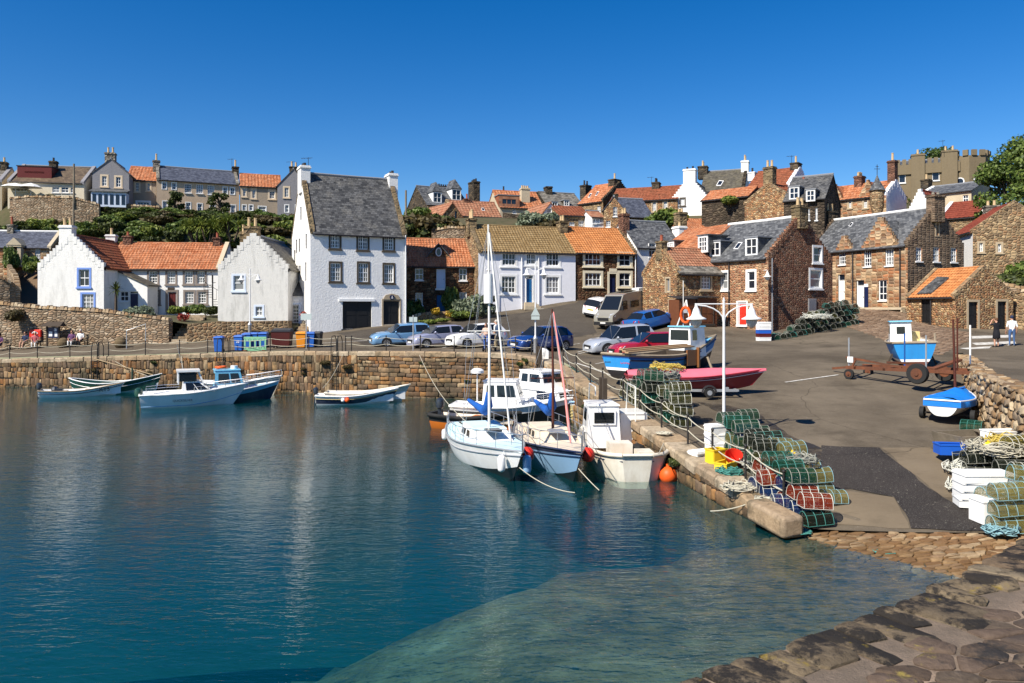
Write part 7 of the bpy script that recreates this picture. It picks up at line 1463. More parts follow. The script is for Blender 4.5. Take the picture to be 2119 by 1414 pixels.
def car(name, label, loc, rz, paint, L=4.1, Wd=1.72, Hh=1.48, hood=.27, tail=.04, hz=.98, bz=.95, wsx=.36, rr=.90, kind='hatch', plate='plate_w', wr=.31, tz=None, grp='cars parked round the harbour car park'):
 root = thing(name, label, 'car', loc, rz, grp); w = Wd/2; xb, xf = -L/2, L/2
 tz = tz or bz+.02; X = [xb, xb+.06, xb+.22, xb+L*.2, xb+L*.45, xf-L*hood, xf-L*hood*.5, xf-.2, xf-.05, xf]
 Z = [.62, tz-.1, tz, bz+.01, bz, bz-.02, hz-.1, hz-.22, .62, .5]; Wx = [.80, .88, .95, 1, 1, 1, .97, .90, .8, .7]; rows = []
 for x, z, k in zip(X, Z, Wx):
  e = w*k; rows.append([(x, -e*.9, .22), (x, -e, .32), (x, -e*1.0, min(.62, z*.8)), (x, -e*.965, z-.04), (x, -e*.88, z), (x, 0, z+.035), (x, e*.88, z), (x, e*.965, z-.04), (x, e*1.0, min(.62, z*.8)), (x, e, .32), (x, e*.9, .22)])
 mb = MB(); mb.grid(rows); mb.poly(rows[0][::-1]); mb.poly(rows[-1]); mb.poly([rows[0][0], rows[0][-1], rows[-1][-1], rows[-1][0]]); body = mb.build('body', M[paint], root, smooth=38, uv=False)
 xw = xf-L*hood*1.02; xt = xw-L*.15 if kind != 'van' else xw-.4; xr = xb+L*(1-rr)+(.25 if kind == 'sedan' else 0); xrb = xb+.1 if kind != 'sedan' else xb+L*.13; zr = Hh
 G = [(xw, bz-.03, .90, bz-.02), (xt, bz, .93, zr-.03), ((xt+xr)/2+.06, bz, .94, zr), ((xt+xr)/2-.06, bz, .94, zr), (xr+.35, bz, .93, zr-.015), (xr+.12, bz, .92, zr-.06), (xrb, tz-.02, .88, tz)]
 roof = MB(); gl = []
 prev = None; R_ = []
 for x, zb_, k, zt in G: R_.append(((x if x not in () else x), zb_, w*k, zt, w*k*(.8 if zt > bz+.2 else 1)))
 def q(i): x, zb_, wb, zt, wt = R_[i]; return V((x, -wb, zb_)), V((x, -wt, zt-.05)), V((x, -wt*.86, zt)), V((x, 0, zt+.03)), V((x, wt*.86, zt)), V((x, wt, zt-.05)), V((x, wb, zb_))
 for i in range(1, 5):
  a, b = q(i), q(i+1); roof.grid([a[1:6], b[1:6]])
 a, b = q(0), q(1); wind = MB(); wind.poly([V((R_[0][0], -R_[0][2], R_[0][3])), V((R_[0][0], R_[0][2], R_[0][3])), b[5], b[4], b[3], b[2], b[1]]); wind.build('windscreen', M['glassdark'], root, uv=False)
 c, d = q(5), q(6); rw = MB(); rw.poly([c[1], c[2], c[3], c[4], c[5], V((R_[6][0], R_[6][2], R_[6][3])), V((R_[6][0], -R_[6][2], R_[6][3]))]); rw.build('rear_window', M['glassdark'], root, uv=False)
 def lerp(a, b, t): return a+(b-a)*t
 for sg in (0, 1):
  lo = lambda i: q(i)[6 if sg else 0]; hi = lambda i: q(i)[5 if sg else 1]; o_ = V((0, .004 if sg else -.004, 0)); f0 = V((R_[0][0], (1 if sg else -1)*R_[0][2], R_[0][3]))
  for pts in ([f0, lo(1), lo(2), hi(2), hi(1)], [lo(3), lo(4), lo(5), V((R_[6][0]+.35, (1 if sg else -1)*w*.9, bz)), hi(5), hi(4), hi(3)] if False else [lo(3), lo(4), V((R_[5][0]+.02, (1 if sg else -1)*w*.92, bz+.05)), hi(5), hi(4), hi(3)]):
   m_ = MB(); ct = sum(pts, V((0,0,0)))/len(pts); m_.poly([ct+(p-ct)*.965+o_ for p in pts]); m_.build('side_window', M['glassdark'], root, uv=False)
  roof.poly([f0, hi(1), hi(1)+V((-.07, 0, 0)), f0+V((-.13, 0, 0))]); roof.poly([lo(2), lo(3), hi(3), hi(2)]); roof.poly([V((R_[5][0]+.02, (1 if sg else -1)*w*.92, bz+.03)), hi(5), V((R_[6][0], (1 if sg else -1)*R_[6][2], R_[6][3])), V((R_[6][0]+.3, (1 if sg else -1)*w*.95, bz))]); roof.poly([f0, lo(1), lo(1)+V((0, 0, .03)), f0+V((0, 0, .03))])
 roof.build('roof', M[paint], root, smooth=45, uv=False)
 for x in (xf-L*.205, xb+L*.19):
  for sg in (1, -1):
   y = sg*(w-.10); mb = MB(); mb.lathe((x, y-.1, wr), [(wr*.6, 0), (wr*.94, 0), (wr, .04), (wr, .17), (wr*.94, .205), (wr*.6, .205)], 18, axis=(0, 1, 0)); wh = mb.build('wheel', M['rubber'], root, smooth=40, uv=False); mb = MB(); mb.cyl((x, y-.1+.0, wr), (x, y+.11*sg if sg > 0 else y+.08, wr), wr*.3, n=10)
   for k in range(7): a = k*.8976; mb.bar((x, y+sg*.09, wr), (x+math.cos(a)*wr*.62, y+sg*.095, wr+math.sin(a)*wr*.62), .05, .03, up=(0, 1, 0))
   mb.tube([(x+math.cos(k*.449)*wr*.63, y+sg*.09, wr+math.sin(k*.449)*wr*.63) for k in range(14)], .025, 4, closed=True); mb.build('rim', M['alloy'], wh, uv=False)
   mb = MB(); n = 12; P0 = [(x+math.cos(t)*wr*1.17, wr+math.sin(t)*wr*1.17) for t in [math.pi*k/n for k in range(n+1)]]; mb.poly([(px_, sg*(w+.004), pz) for px_, pz in P0]); mb.build('wheel_arch', M['trimblk'], root, uv=False)
 for sg in (1, -1):
  mb = MB(); mb.hexa([(xf-.42, sg*w*.9-.01, hz-.36), (xf-.1, sg*w*.62-.01, hz-.40), (xf-.02, sg*w*.60, hz-.40), (xf-.3, sg*w*.95, hz-.34)], [(xf-.55, sg*w*.88, hz-.2), (xf-.24, sg*w*.6, hz-.24), (xf-.14, sg*w*.6, hz-.26), (xf-.45, sg*w*.95, hz-.2)]); mb.build('headlight', M['hlamp'], root, uv=False)
  mb = MB(); mb.hexa([(xb-.005, sg*w*.6, tz-.25), (xb+.3, sg*w*.97, tz-.25), (xb+.25, sg*w*.9, tz-.25), (xb+.02, sg*w*.55, tz-.25)], [(xb+.03, sg*w*.66, tz-.03), (xb+.3, sg*w*.98, tz-.05), (xb+.25, sg*w*.9, tz-.05), (xb+.06, sg*w*.6, tz-.03)]); mb.build('tail_light', M['tlamp'], root, uv=False)
  mb = MB(); mb.ball((xw-.32, sg*(w+.1), bz+.08), .1, 0, 8, (.7, 1.1, .8)); mb.bar((xw-.3, sg*w*.9, bz+.03), (xw-.32, sg*(w+.06), bz+.06), .05, .04); mb.build('mirror', M[paint], root, smooth=60, uv=False)
 mb = MB(); mb.box((xf-.0, 0, .52), (.06, w*.95, .16)); mb.box((xf-.06, 0, .3), (.1, w*1.35, .14)); mb.build('grille', M['trimblk'], root, uv=False); mb = MB(); mb.box((xf+.035, 0, .43), (.012, .52, .11)); mb.build('number_plate', M['plate_w'], root, uv=False); mb = MB(); mb.box((xb-.008, 0, .68), (.012, .52, .11)); mb.build('number_plate', M['plate_y'], root, uv=False)
 mb = MB(); mb.bar((xb+.05, -w*.7, .3), (xb+.05, w*.7, .3), .14, .12); mb.build('bumper_trim', M['trimblk'], root, uv=False); return root
def park(px, py, D=None):
 p = hit(px, py) if D is None else V((*XY(px, D), ground(*XY(px, D)))); return (p.x, p.y, p.z+.005)
def pitch(o, k=1.0):
 x, y = o.location.xy; a = o.rotation_euler[2]; dx = (ground(x+math.cos(a)*1.3, y+math.sin(a)*1.3)-ground(x-math.cos(a)*1.3, y-math.sin(a)*1.3))/2.6; dy = (ground(x-math.sin(a)*.8, y+math.cos(a)*.8)-ground(x+math.sin(a)*.8, y-math.cos(a)*.8))/1.6
 dx *= k; dy *= k; n = V((-(dx*math.cos(a)-dy*math.sin(a)), -(dx*math.sin(a)+dy*math.cos(a)), 1)).normalized(); t = V((math.cos(a), math.sin(a), 0)); t = (t-n*t.dot(n)).normalized(); b_ = n.cross(t); o.rotation_euler = Matrix((t, b_, n)).transposed().to_euler()
cars = [car('parked_car', 'light blue hatchback, leftmost of the cars parked along the quay', park(833,700,53.5), R(-158), 'c_ltblue', 4.4, 1.75, 1.47),
 car('parked_car', 'lilac silver three-door hatchback parked between the light blue and the white car', park(906,702,51.3), R(-150), 'c_lilac', 3.95, 1.74, 1.42),
 car('parked_car', 'white hatchback with black grille parked behind the couple with the pushchair', park(986,702,49.7), R(-147), 'c_white', 3.95, 1.7, 1.51),
 car('parked_car', 'dark blue hatchback parked beside the double lamp post', park(1118,708,47.6), R(-142), 'c_dkblue', 4.2, 1.78, 1.49),
 car('parked_car', 'silver sport utility car with dark glass roof behind the blue boat', park(1284,730), R(-160), 'c_silver', 4.4, 1.84, 1.66, wr=.35),
 car('parked_car', 'red car mostly hidden behind the planks of the blue fishing boat', park(1348,0,39.4), R(-168), 'c_red', 4.3, 1.76, 1.46),
 car('parked_car', 'small white hatchback seen from behind next to the camper van', park(1240,652), R(58), 'c_white', 3.6, 1.65, 1.48, plate='plate_y'),
 car('parked_car', 'mid blue saloon parked with its tail to the viewer before the camper van', park(1350,680), R(33), 'c_blue', 4.6, 1.8, 1.43, kind='sedan', tz=1.0, rr=.86)]
for c_ in cars: pitch(c_)
def camper():
 root = thing('camper_van', 'champagne grey camper van with high roof and solar panel', 'van', park(1296,672), R(-137)); L, w = 5.6, 1.02; xf, xb = L/2, -L/2; mb = MB(); pr = [(xb, .4), (xb, 2.45), (xb+.15, 2.6), (xf-2.0, 2.6), (xf-1.55, 2.5), (xf-.75, 1.38), (xf-.08, 1.05), (xf, .85), (xf, .4)]
 rows = [[(x, -w*(.9 if z > 2.3 else 1)*(.93 if x > xf-.2 else 1), z) for x, z in pr], [(x, w*(.9 if z > 2.3 else 1)*(.93 if x > xf-.2 else 1), z) for x, z in pr]]; mb.grid(rows); mb.poly(rows[0]); mb.poly(rows[1][::-1]); mb.poly([rows[0][0], rows[0][-1], rows[1][-1], rows[1][0]]); mb.build('body', M['c_champ'], root, smooth=30, uv=False)
 mb = MB(); A = V((xf-.78, 0, 1.42)); B_ = V((xf-1.5, 0, 2.42)); n = V((B_.z-A.z, 0, A.x-B_.x)).normalized()*.012; mb.poly([A+n+V((0,-w*.9,0)), A+n+V((0,w*.9,0)), B_+n+V((0,w*.8,0)), B_+n+V((0,-w*.8,0))]); mb.build('windscreen', M['glassdark'], root, uv=False)
 for sg in (1, -1):
  y = sg*(w+.008)
  for pts in ([(xf-.95, 1.38), (xf-1.85, 1.38), (xf-1.85, 2.05), (xf-1.4, 2.05)], [(xf-2.3, 1.45), (xf-3.3, 1.45), (xf-3.3, 1.95), (xf-2.3, 1.95)], [(xb+.5, 1.5), (xb+1.5, 1.5), (xb+1.5, 1.9), (xb+.5, 1.9)]): mb = MB(); mb.poly([(x, y, z) for x, z in pts]); mb.build('side_window', M['glassdark'], root, uv=False)
  mb = MB(); mb.box((0, sg*(w+.012), .5), (L*.98, .03, .22)); mb.build('side_skirt', M['trimblk'], root, uv=False); mb = MB(); mb.hexa([(xf-.25, sg*w*.92-.05, .95), (xf+.01, sg*.62-.05, .92), (xf+.01, sg*.62+.05, .92), (xf-.25, sg*w*.92+.05, .95)], [(xf-.55, sg*w*.92-.04, 1.25), (xf-.2, sg*.62-.04, 1.15), (xf-.2, sg*.62+.04, 1.15), (xf-.55, sg*w*.92+.05, 1.25)]); mb.build('headlight', M['hlamp'], root, uv=False)
  mb = MB(); mb.box((xf-1.0, sg*(w+.17), 1.55), (.1, .2, .36)); mb.bar((xf-1.0, sg*w, 1.45), (xf-1.0, sg*(w+.1), 1.5), .05, .05); mb.build('mirror', M['trimblk'], root, uv=False)
  for x in (xf-.95, xb+1.05): mb = MB(); mb.lathe((x, sg*(w-.08)-.12, .35), [(.2, 0), (.33, 0), (.35, .05), (.35, .2), (.33, .24), (.2, .24)], 18, axis=(0, 1, 0)); wh = mb.build('wheel', M['rubber'], root, smooth=40, uv=False); mb = MB(); mb.cyl((x, sg*(w-.08)-.125, .35), (x, sg*(w-.08)+.125, .35), .19, n=14); mb.build('rim', M['alloy'], wh, uv=False); mb = MB(); mb.poly([(x+math.cos(math.pi*k/12)*.42, sg*(w+.03), .35+math.sin(math.pi*k/12)*.42) for k in range(13)]); mb.build('wheel_arch', M['trimblk'], root, uv=False)
 mb = MB(); mb.box((xf+.005, 0, .78), (.05, 1.1, .22)); mb.box((xf+.01, 0, .45), (.1, 1.9, .26)); mb.build('grille', M['trimblk'], root, uv=False); mb = MB(); mb.box((xf+.07, 0, .5), (.012, .52, .11)); mb.build('number_plate', M['plate_w'], root, uv=False)
 mb = MB(); mb.box((-.2, 0, 2.68), (1.4, 1.0, .04), 0); mb.build('solar_panel', M['glassdark'], root, uv=False); mb = MB(); mb.box((-1.8, 0, 2.68), (.7, .7, .16)); mb.build('roof_vent', M['white'], root, uv=False); pitch(root, .4)
camper()
# ------------------------------------------------------------------ people
M['skin'] = mat('skin', (.5,.27,.18), .6, .08, 6)
def cloth(n, c): M[n] = mat(n, c, .9, .15, 6, .2, 30)
for n_, c_ in (('cl_black',(.012,.012,.016)),('cl_white',(.75,.74,.72)),('cl_jeans',(.06,.12,.26)),('cl_navy',(.02,.03,.07)),('cl_pinkish',(.55,.38,.3)),('cl_tan',(.42,.33,.2)),('cl_plum',(.14,.06,.14)),('cl_blue',(.05,.12,.4)),('hair_dk',(.03,.02,.012)),('hair_gr',(.45,.42,.38)),('hair_br',(.12,.06,.03)),('cl_rose',(.45,.12,.13))): cloth(n_, c_)
def person(label, loc, rz, pose='stand', h=1.72, top='cl_black', legs='cl_black', hair='hair_dk', sleeve='skin', shin=None, shoes='cl_black', skirt=False, grp=None, cap=None, build=1.0):
 root = thing('person', label, 'person', loc, rz, grp); k = h/1.75
 J = {'pel': (0,0,.95), 'spn': (.01,0,1.15), 'chs': (0,0,1.36), 'nck': (-.01,0,1.50), 'hd0': (.01,0,1.58), 'hd1': (.02,0,1.68)}
 if pose == 'sit': J = {a: (x, y, z-.47) for a, (x, y, z) in J.items()}
 S = {}
 for sg, n in ((1, 'l'), (-1, 'r')):
  z0 = J['pel'][2]; J['hip'+n] = (0, .1*sg, z0-.04); sz = J['chs'][2]+.06; J['sho'+n] = (0, .2*sg, sz)
  if pose == 'sit': J['kne'+n] = (.44, .12*sg, z0); J['ank'+n] = (.46+.08*(sg > 0), .12*sg, .09); J['toe'+n] = (.64, .14*sg, .04)
  elif pose == 'walk': J['kne'+n] = (.10*sg+.06, .1*sg, .5); J['ank'+n] = (.2*sg-.03, .1*sg, .1); J['toe'+n] = (.2*sg+.16, .11*sg, .04)
  else: J['kne'+n] = (.02, .11*sg, .5); J['ank'+n] = (-.01, .12*sg, .09); J['toe'+n] = (.16, .15*sg, .035)
  if pose == 'sit': J['elb'+n] = (.1, .25*sg, sz-.27); J['wri'+n] = (.33, .14*sg, sz-.38)
  elif pose == 'camera': J['elb'+n] = (.14, .34*sg, sz-.06); J['wri'+n] = (.24, .1*sg, sz+.19)
  elif pose == 'push': J['elb'+n] = (.1, .24*sg, sz-.27); J['wri'+n] = (.38, .2*sg, sz-.36)
  else: J['elb'+n] = (-.03, .27*sg, sz-.29); J['wri'+n] = (.07, .27*sg, sz-.54)
 rad = {'pel': .145*build, 'spn': .13*build, 'chs': .15*build, 'nck': .055, 'hd0': .085, 'hd1': .09}
 for n in 'lr': rad.update({'hip'+n: .095*build, 'kne'+n: .062, 'ank'+n: .04, 'toe'+n: .036, 'sho'+n: .065, 'elb'+n: .043, 'wri'+n: .03})
 E = [('pel','spn',top),('spn','chs',top),('chs','nck',top),('nck','hd0','skin'),('hd0','hd1','skin')]
 for n in 'lr': E += [('pel','hip'+n,legs),('hip'+n,'kne'+n,legs),('kne'+n,'ank'+n,shin or legs),('ank'+n,'toe'+n,shoes),('chs','sho'+n,top),('sho'+n,'elb'+n,top),('elb'+n,'wri'+n,sleeve)]
 for n, sg in (('l', 1), ('r', -1)):    # palm, four fingers, thumb
  w_ = V(J['wri'+n]); e_ = V(J['elb'+n]); d = (w_-e_).normalized(); sd_ = d.cross(V((0,0,1)) if abs(d.z) < .8 else V((1,0,0))).normalized(); p = w_+d*.07; J['plm'+n] = tuple(p); rad['plm'+n] = .03; E.append(('wri'+n, 'plm'+n, 'skin'))
  for i, (o, l) in enumerate(((-.027, .07), (-.009, .08), (.009, .075), (.027, .06))):
   a = p+sd_*o+d*.035; b = a+d*l+V((0,0,-.02)); J['f%d%s' % (i, n)] = tuple(a); J['g%d%s' % (i, n)] = tuple(b); rad['f%d%s' % (i, n)] = .010; rad['g%d%s' % (i, n)] = .008; E += [('plm'+n, 'f%d%s' % (i, n), 'skin'), ('f%d%s' % (i, n), 'g%d%s' % (i, n), 'skin')]
  a = w_+d*.03-sd_*.035*sg; b = a+d*.05-sd_*.02*sg; J['t0'+n], J['t1'+n] = tuple(a), tuple(b); rad['t0'+n], rad['t1'+n] = .012, .009; E += [('wri'+n, 't0'+n, 'skin'), ('t0'+n, 't1'+n, 'skin')]
 names = list(J); ix = {n: i for i, n in enumerate(names)}; me = bpy.data.meshes.new('body'); me.from_pydata([V(J[n])*k for n in names], [(ix[a], ix[b]) for a, b, _ in E], []); o = bpy.data.objects.new('body', me); C.objects.link(o)
 md = o.modifiers.new('skin', 'SKIN')
 for i, n in enumerate(names): me.skin_vertices[0].data[i].radius = (rad[n]*k,)*2; me.skin_vertices[0].data[i].use_root = n == 'pel'
 for n in ('chs', 'spn', 'pel'): r = rad[n]*k; me.skin_vertices[0].data[ix[n]].radius = (r*1.15, r*.8)
 o.modifiers.new('sub', 'SUBSURF').levels = 1; bpy.context.view_layer.update(); nm = bpy.data.meshes.new_from_object(o.evaluated_get(bpy.context.evaluated_depsgraph_get())); C.objects.unlink(o); bpy.data.objects.remove(o)
 ms = [];
 for *_, m in E:
  if m not in ms: ms.append(m)
 nm.materials.clear()
 for m in ms: nm.materials.append(M[m])
 seg = [(V(J[a])*k, V(J[b])*k, ms.index(m)) for a, b, m in E]
 for p in nm.polygons:
  c = p.center; best = 9
  for a, b, m in seg:
   ab = b-a; t = max(0, min(1, (c-a).dot(ab)/max(1e-9, ab.length_squared))); dd = (c-(a+ab*t)).length
   if dd < best: best = dd; p.material_index = m
  p.use_smooth = True
 b = bpy.data.objects.new('body', nm); C.objects.link(b); b.parent = root
 hd = V(J['hd1'])*k; mb = MB(); mb.ball(hd+V((-.02, 0, .02))*k, .108*k, 0, 10, (1.0, .9, 1.05)); mb.build('cap' if cap else 'hair', M[cap or hair], root, smooth=60, uv=False)
 mb = MB(); f = hd+V((.085, 0, -.04))*k; mb.ball(f, .075*k, 0, 8, (.55, .9, 1.2)); mb.bar(f+V((.03, 0, .02)), f+V((.065, 0, -.02)), .022, .022); fc = mb.build('face', M['skin'], root, smooth=60, uv=False); mb = MB()
 for y in (.03, -.03): mb.ball(f+V((.038, y, .03))*k, .009, 0, 6)
 mb.bar(f+V((.036, -.022, -.045)), f+V((.036, .022, -.045)), .006, .008); mb.build('eyes_and_mouth', M['hair_dk'], fc, uv=False)
 if skirt:
  mb = MB(); z1 = J['pel'][2]*k; mb.lathe((0, 0, 0), [(.15*k, z1+.12), (.19*k, z1-.1), (.21*k, .55*k), (.2*k, .54*k)], 12); mb.build('skirt', M[legs], root, smooth=50, uv=False)
 return root
def at(px, py, D=None): return park(px, py, D)
person('woman in short black dress raising both hands to her face, near the shed doors', tuple(W(2062,719,44.6)), R(100), 'camera', 1.66, 'cl_black', 'cl_black', 'hair_br', 'skin', 'skin', 'cl_black', True)
person('man in white shirt, blue jeans and navy cap walking beside the woman in black', tuple(W(2094,717,44.8)), R(75), 'stand', 1.74, 'cl_white', 'cl_jeans', 'hair_dk', 'skin', None, 'cl_white', cap='cl_navy', build=1.1)
pw = person('woman in pinkish top leaning over a pushchair at the quay edge', at(1006, 728, 46.6), R(-115), 'push', 1.62, 'cl_pinkish', 'cl_blue', 'hair_br', 'cl_pinkish')
person('man in white shirt and tan trousers standing by the white car', at(1027, 722, 48.2), R(150), 'stand', 1.76, 'cl_white', 'cl_tan', 'hair_gr', 'skin', build=1.1)
root = thing('pushchair', 'dark blue pushchair in front of the woman in pinkish top', 'pushchair', at(1013, 732, 46.0), R(-115)); mb = MB(); mb.box((0, 0, .5), (.4, .42, .12)); mb.hexa([(-.2, -.2, .5), (-.14, -.2, .5), (-.14, .2, .5), (-.2, .2, .5)], [(-.35, -.2, 1.0), (-.29, -.2, 1.0), (-.29, .2, 1.0), (-.35, .2, 1.0)]); mb.box((-.05, 0, .98), (.45, .44, .06)); mb.build('seat', M['cl_navy'], root, uv=False); mb = MB()
for y in (.22, -.22): mb.tube([(.35, y, .12), (-.2, y, .6), (-.55, y, 1.02)], .015, 5); mb.tube([(-.3, y, .12), (.1, y, .5)], .015, 5)
mb.tube([(-.55, -.22, 1.02), (-.55, .22, 1.02)], .02, 5); mb.build('frame', M['galv'], root, uv=False)
for x, y in ((.35, .24), (.35, -.24), (-.3, .24), (-.3, -.24)): mb = MB(); mb.cyl((x, y-.02, .12), (x, y+.02, .12), .12, n=12); mb.build('wheel', M['rubber'], root, uv=False)
def bench(px, D, rz, label, wd=1.5):
 x, y = XY(px, D); root = thing('bench', label, 'bench', (x, y, ground(x, y)), rz); mb = MB()
 for i in range(3): mb.box((-.12+.14*i, 0, .44), (.11, wd, .035))
 mb.build('seat', M['wood'], root, uv=False); mb = MB(); mb.box((-.24, 0, .62), (.03, wd, .1)); mb.box((-.27, 0, .78), (.03, wd, .1)); mb.build('backrest', M['wood'], root, uv=False)
 for s_ in (1, -1): mb = MB(); mb.bar((.15, s_*wd*.42, 0), (.15, s_*wd*.42, .43), .05, .06); mb.bar((-.2, s_*wd*.42, 0), (-.28, s_*wd*.42, .85), .05, .06); mb.bar((-.2, s_*wd*.42, .4), (.15, s_*wd*.42, .4), .04, .04); mb.build('leg', M['wooddk'], root, uv=False)
 return root
for px, D, lb, args in ((62, 57.0, 'wooden bench under the red lifebuoy housing', ((54, 'man in dark top and shorts sitting on the bench under the red lifebuoy housing', dict(top='cl_navy', legs='cl_tan', shin='skin')), (74, 'person in rose top sitting at the right end of the lifebuoy bench', dict(top='cl_rose', legs='cl_white', hair='hair_gr', h=1.62)))),
      (160, 56.6, 'wooden bench right of the notice board', ((150, 'woman in plum top and white trousers sitting right of the notice board', dict(top='cl_plum', legs='cl_white', hair='hair_br', h=1.62)), (168, 'grey haired person in white sitting beside the woman in plum', dict(top='cl_white', legs='cl_black', hair='hair_gr', h=1.66)))),
      (0, 57.2, 'wooden bench at the far left edge of the quay road', ((1, 'person in dark clothes sitting at the far left edge', dict(top='cl_plum', legs='cl_navy')),))):
 b = bench(px, D, R(-90), lb)
 for q, l2, kw in args: x, y = XY(q, D); person(l2, (x, y-.06, ground(x, y)), R(-85+random.uniform(-15, 15)), 'sit', **kw)
# ------------------------------------------------------------------ street furniture
M['lampwhite'] = mat('white_lamp_post', (.72,.72,.72), .45, .06, 3, dirt=(.4,.36,.3), dirt_amt=.2); M['lampglass'] = finish(*_nt('lamp_bowl'), (.55,.52,.48), .12, spec=.6)
def lantern(root, x, y, z, s=1.0):
 mb = MB(); mb.lathe((x, y, z), [(.04*s, .5*s), (.05*s, .42*s), (.09*s, .36*s), (.13*s, .22*s), (.17*s, .14*s), (.3*s, .08*s), (.3*s, .05*s), (.2*s, .05*s)], 14); hd = mb.build('lamp_shade', M['lampwhite'], root, smooth=45, uv=False); mb = MB(); mb.lathe((x, y, z), [(.17*s, .05*s), (.16*s, -.05*s), (.1*s, -.16*s), (.03*s, -.21*s)], 12); mb.build('lamp_bowl', M['lampglass'], hd, smooth=60, uv=False)
def lamp(px, pyb, pyt, D, arm, label, zl, s=1.0, dark=False):
 p = W(px, pyb, D); h_ = (pyb-pyt)/F*D; root = thing('street_lamp', label, 'street lamp', tuple(p)); mb = MB(); hb = h_*.2; mb.lathe((0, 0, 0), [(.12, -.3), (.12, hb*.85), (.15, hb*.9), (.15, hb*.95), (.06, hb*1.1)], 12); mb.build('base', M['galv' if not dark else 'iron'], root, smooth=40, uv=False); mb = MB(); mb.tube([(0, 0, hb), (0, 0, h_)], [.05, .04], 10); mb.lathe((0, 0, h_), [(.03, 0), (.05, .05), (.01, .16)], 8); mb.build('post', M['lampwhite'], root, smooth=60, uv=False)
 mb = MB(); zt = h_-zl
 for sg in (1, -1):
  P = [(sg*.02, 0, zt-.55*s)]+[(sg*arm*(1-math.cos(t)), 0, zt-.55*s+.52*s*math.sin(t)) for t in [.3, .6, .9, 1.2, 1.57]]; mb.tube(P, .023, 6)
 mb.tube([(-arm*1.05, 0, zt-.0), (arm*1.05, 0, zt)], .018, 6); mb.build('bracket', M['lampwhite'], root, uv=False)
 for sg in (1, -1): lantern(root, sg*arm, 0, zt-.52*s, s)
 return root
lamp(517, 698, 560, 55.4, .6, 'double-armed white street lamp before the grey gable house', .28, .9)
lamp(1108, 736, 548, 45.6, .5, 'double-armed white street lamp at the quay corner beside the dark blue car', .2, .9)
lamp(1498, 940, 626, 24.6, .88, 'tall double-armed white street lamp among the creels at the slip edge', .05, 1.05)
for px, py, D, lb in ((1003, 610, 66.4, 'single-armed lamp on a thin pole at the corner of the white terrace house'),):
 p = W(px, 640, D); root = thing('street_lamp', lb, 'street lamp', tuple(p)); mb = MB(); mb.tube([(0, 0, 0), (0, 0, 4.0)], .035, 6); mb.tube([(0, 0, 3.4), (.15, 0, 3.75), (.35, 0, 3.8)], .02, 5); mb.build('post', M['lampwhite'], root, uv=False); lantern(root, .35, 0, 3.3, .85)
p = W(1588, 575, 55.4); root = thing('wall_lamp', 'white lantern on a bracket at the corner of the red stone house', 'street lamp', tuple(p)); mb = MB(); mb.tube([(0, 0, .55), (-.1, .5, .55)], .025, 5); mb.build('bracket', M['lampwhite'], root, uv=False); lantern(root, 0, 0, 0, 1.0)
INN = []
for i, p in enumerate(COPW):
 a = COPW[max(0, i-1)]; b = COPW[min(len(COPW)-1, i+1)]; t = V((b.x-a.x, b.y-a.y)).normalized(); INN.append(V((p.x-t.y*.62, p.y+t.x*.62, p.z)))
ipx = [CX+p.x/p.y*F for p in INN]
def onrail(px):
 for i in range(len(ipx)-1):
  if ipx[i] <= px <= ipx[i+1]: f = (px-ipx[i])/(ipx[i+1]-ipx[i]); return INN[i].lerp(INN[i+1], f)
 return INN[-1].copy()
RUNS = [[-40, 20, 78, 145, 205], [225, 301, 372, 430, 462], [476, 560, 640, 700], [716, 728, 800, 870, 940, 1005, 1067, 1100], [1166, 1193, 1222, 1248, 1290, 1325, 1370, 1424, 1475, 1544, 1622]]
for k, run in enumerate(RUNS):
 pts = []
 for px in run:
  p = onrail(px); pts.append(p); mb = MB(); mb.cyl((0, 0, -.1), (0, 0, .92), .032, n=8); mb.ball((0, 0, .93), .05, 0, 8); o = mb.build('rail_post', M['iron'], uv=False); o.location = p; tag(o, 'thin black iron rail post along the quay edge', 'rail post', 'black rail posts along the quay edge')
 root = thing('rope_rail', 'pale double rope slung between the black posts, %s' % ['at the far left', 'left of the blue bins', 'in front of the bins', 'in front of the parked cars', 'down the slipway edge'][k], 'rope rail', tuple(pts[0]));
 for z in (.85, .45):
  mb = MB(); P = []
  for a, b in zip(pts, pts[1:]):
   d = (b-a).length
   for j in range(7): t = j/7; P.append(a.lerp(b, t)+V((0, 0, z-.045*d*4*t*(1-t))))
  P.append(pts[-1]+V((0, 0, z))); mb.tube(P, .016, 5); mb.build('rope', M['rope'], root, root.location, uv=False)
def iron_ladder(px, label, w=.42):
 p = onrail(px); i = min(range(len(COPW)-1), key=lambda i: (COPW[i].lerp(COPW[i+1], .5)-p).length); t = (COPW[i+1]-COPW[i]); t.z = 0; t.normalize(); n = V((t.y, -t.x, 0)); q = p+n*.76; root = thing('iron_ladder', label, 'ladder', tuple(q)); mb = MB()
 for s_ in (w/2, -w/2): a = t*s_; mb.tube([a+V((0,0,-q.z-.5)), a+V((0,0,.55)), a-n*.1+V((0,0,.95)), a-n*.45+V((0,0,.98)), a-n*.6+V((0,0,.7)), a-n*.6+V((0,0,-.05))], .028, 6)
 z = -q.z-.3
 while z < 0: mb.tube([t*w/2+V((0,0,z)), -t*w/2+V((0,0,z))], .02, 5); z += .3
 mb.build('frame', M['iron'], root, uv=False)
iron_ladder(212, 'iron ladder with hooped handrails beside the dark green boat'); iron_ladder(469, 'iron ladder with hooped handrails below the blue bins'); iron_ladder(706, 'iron ladder with hooped handrails right of the black bin')
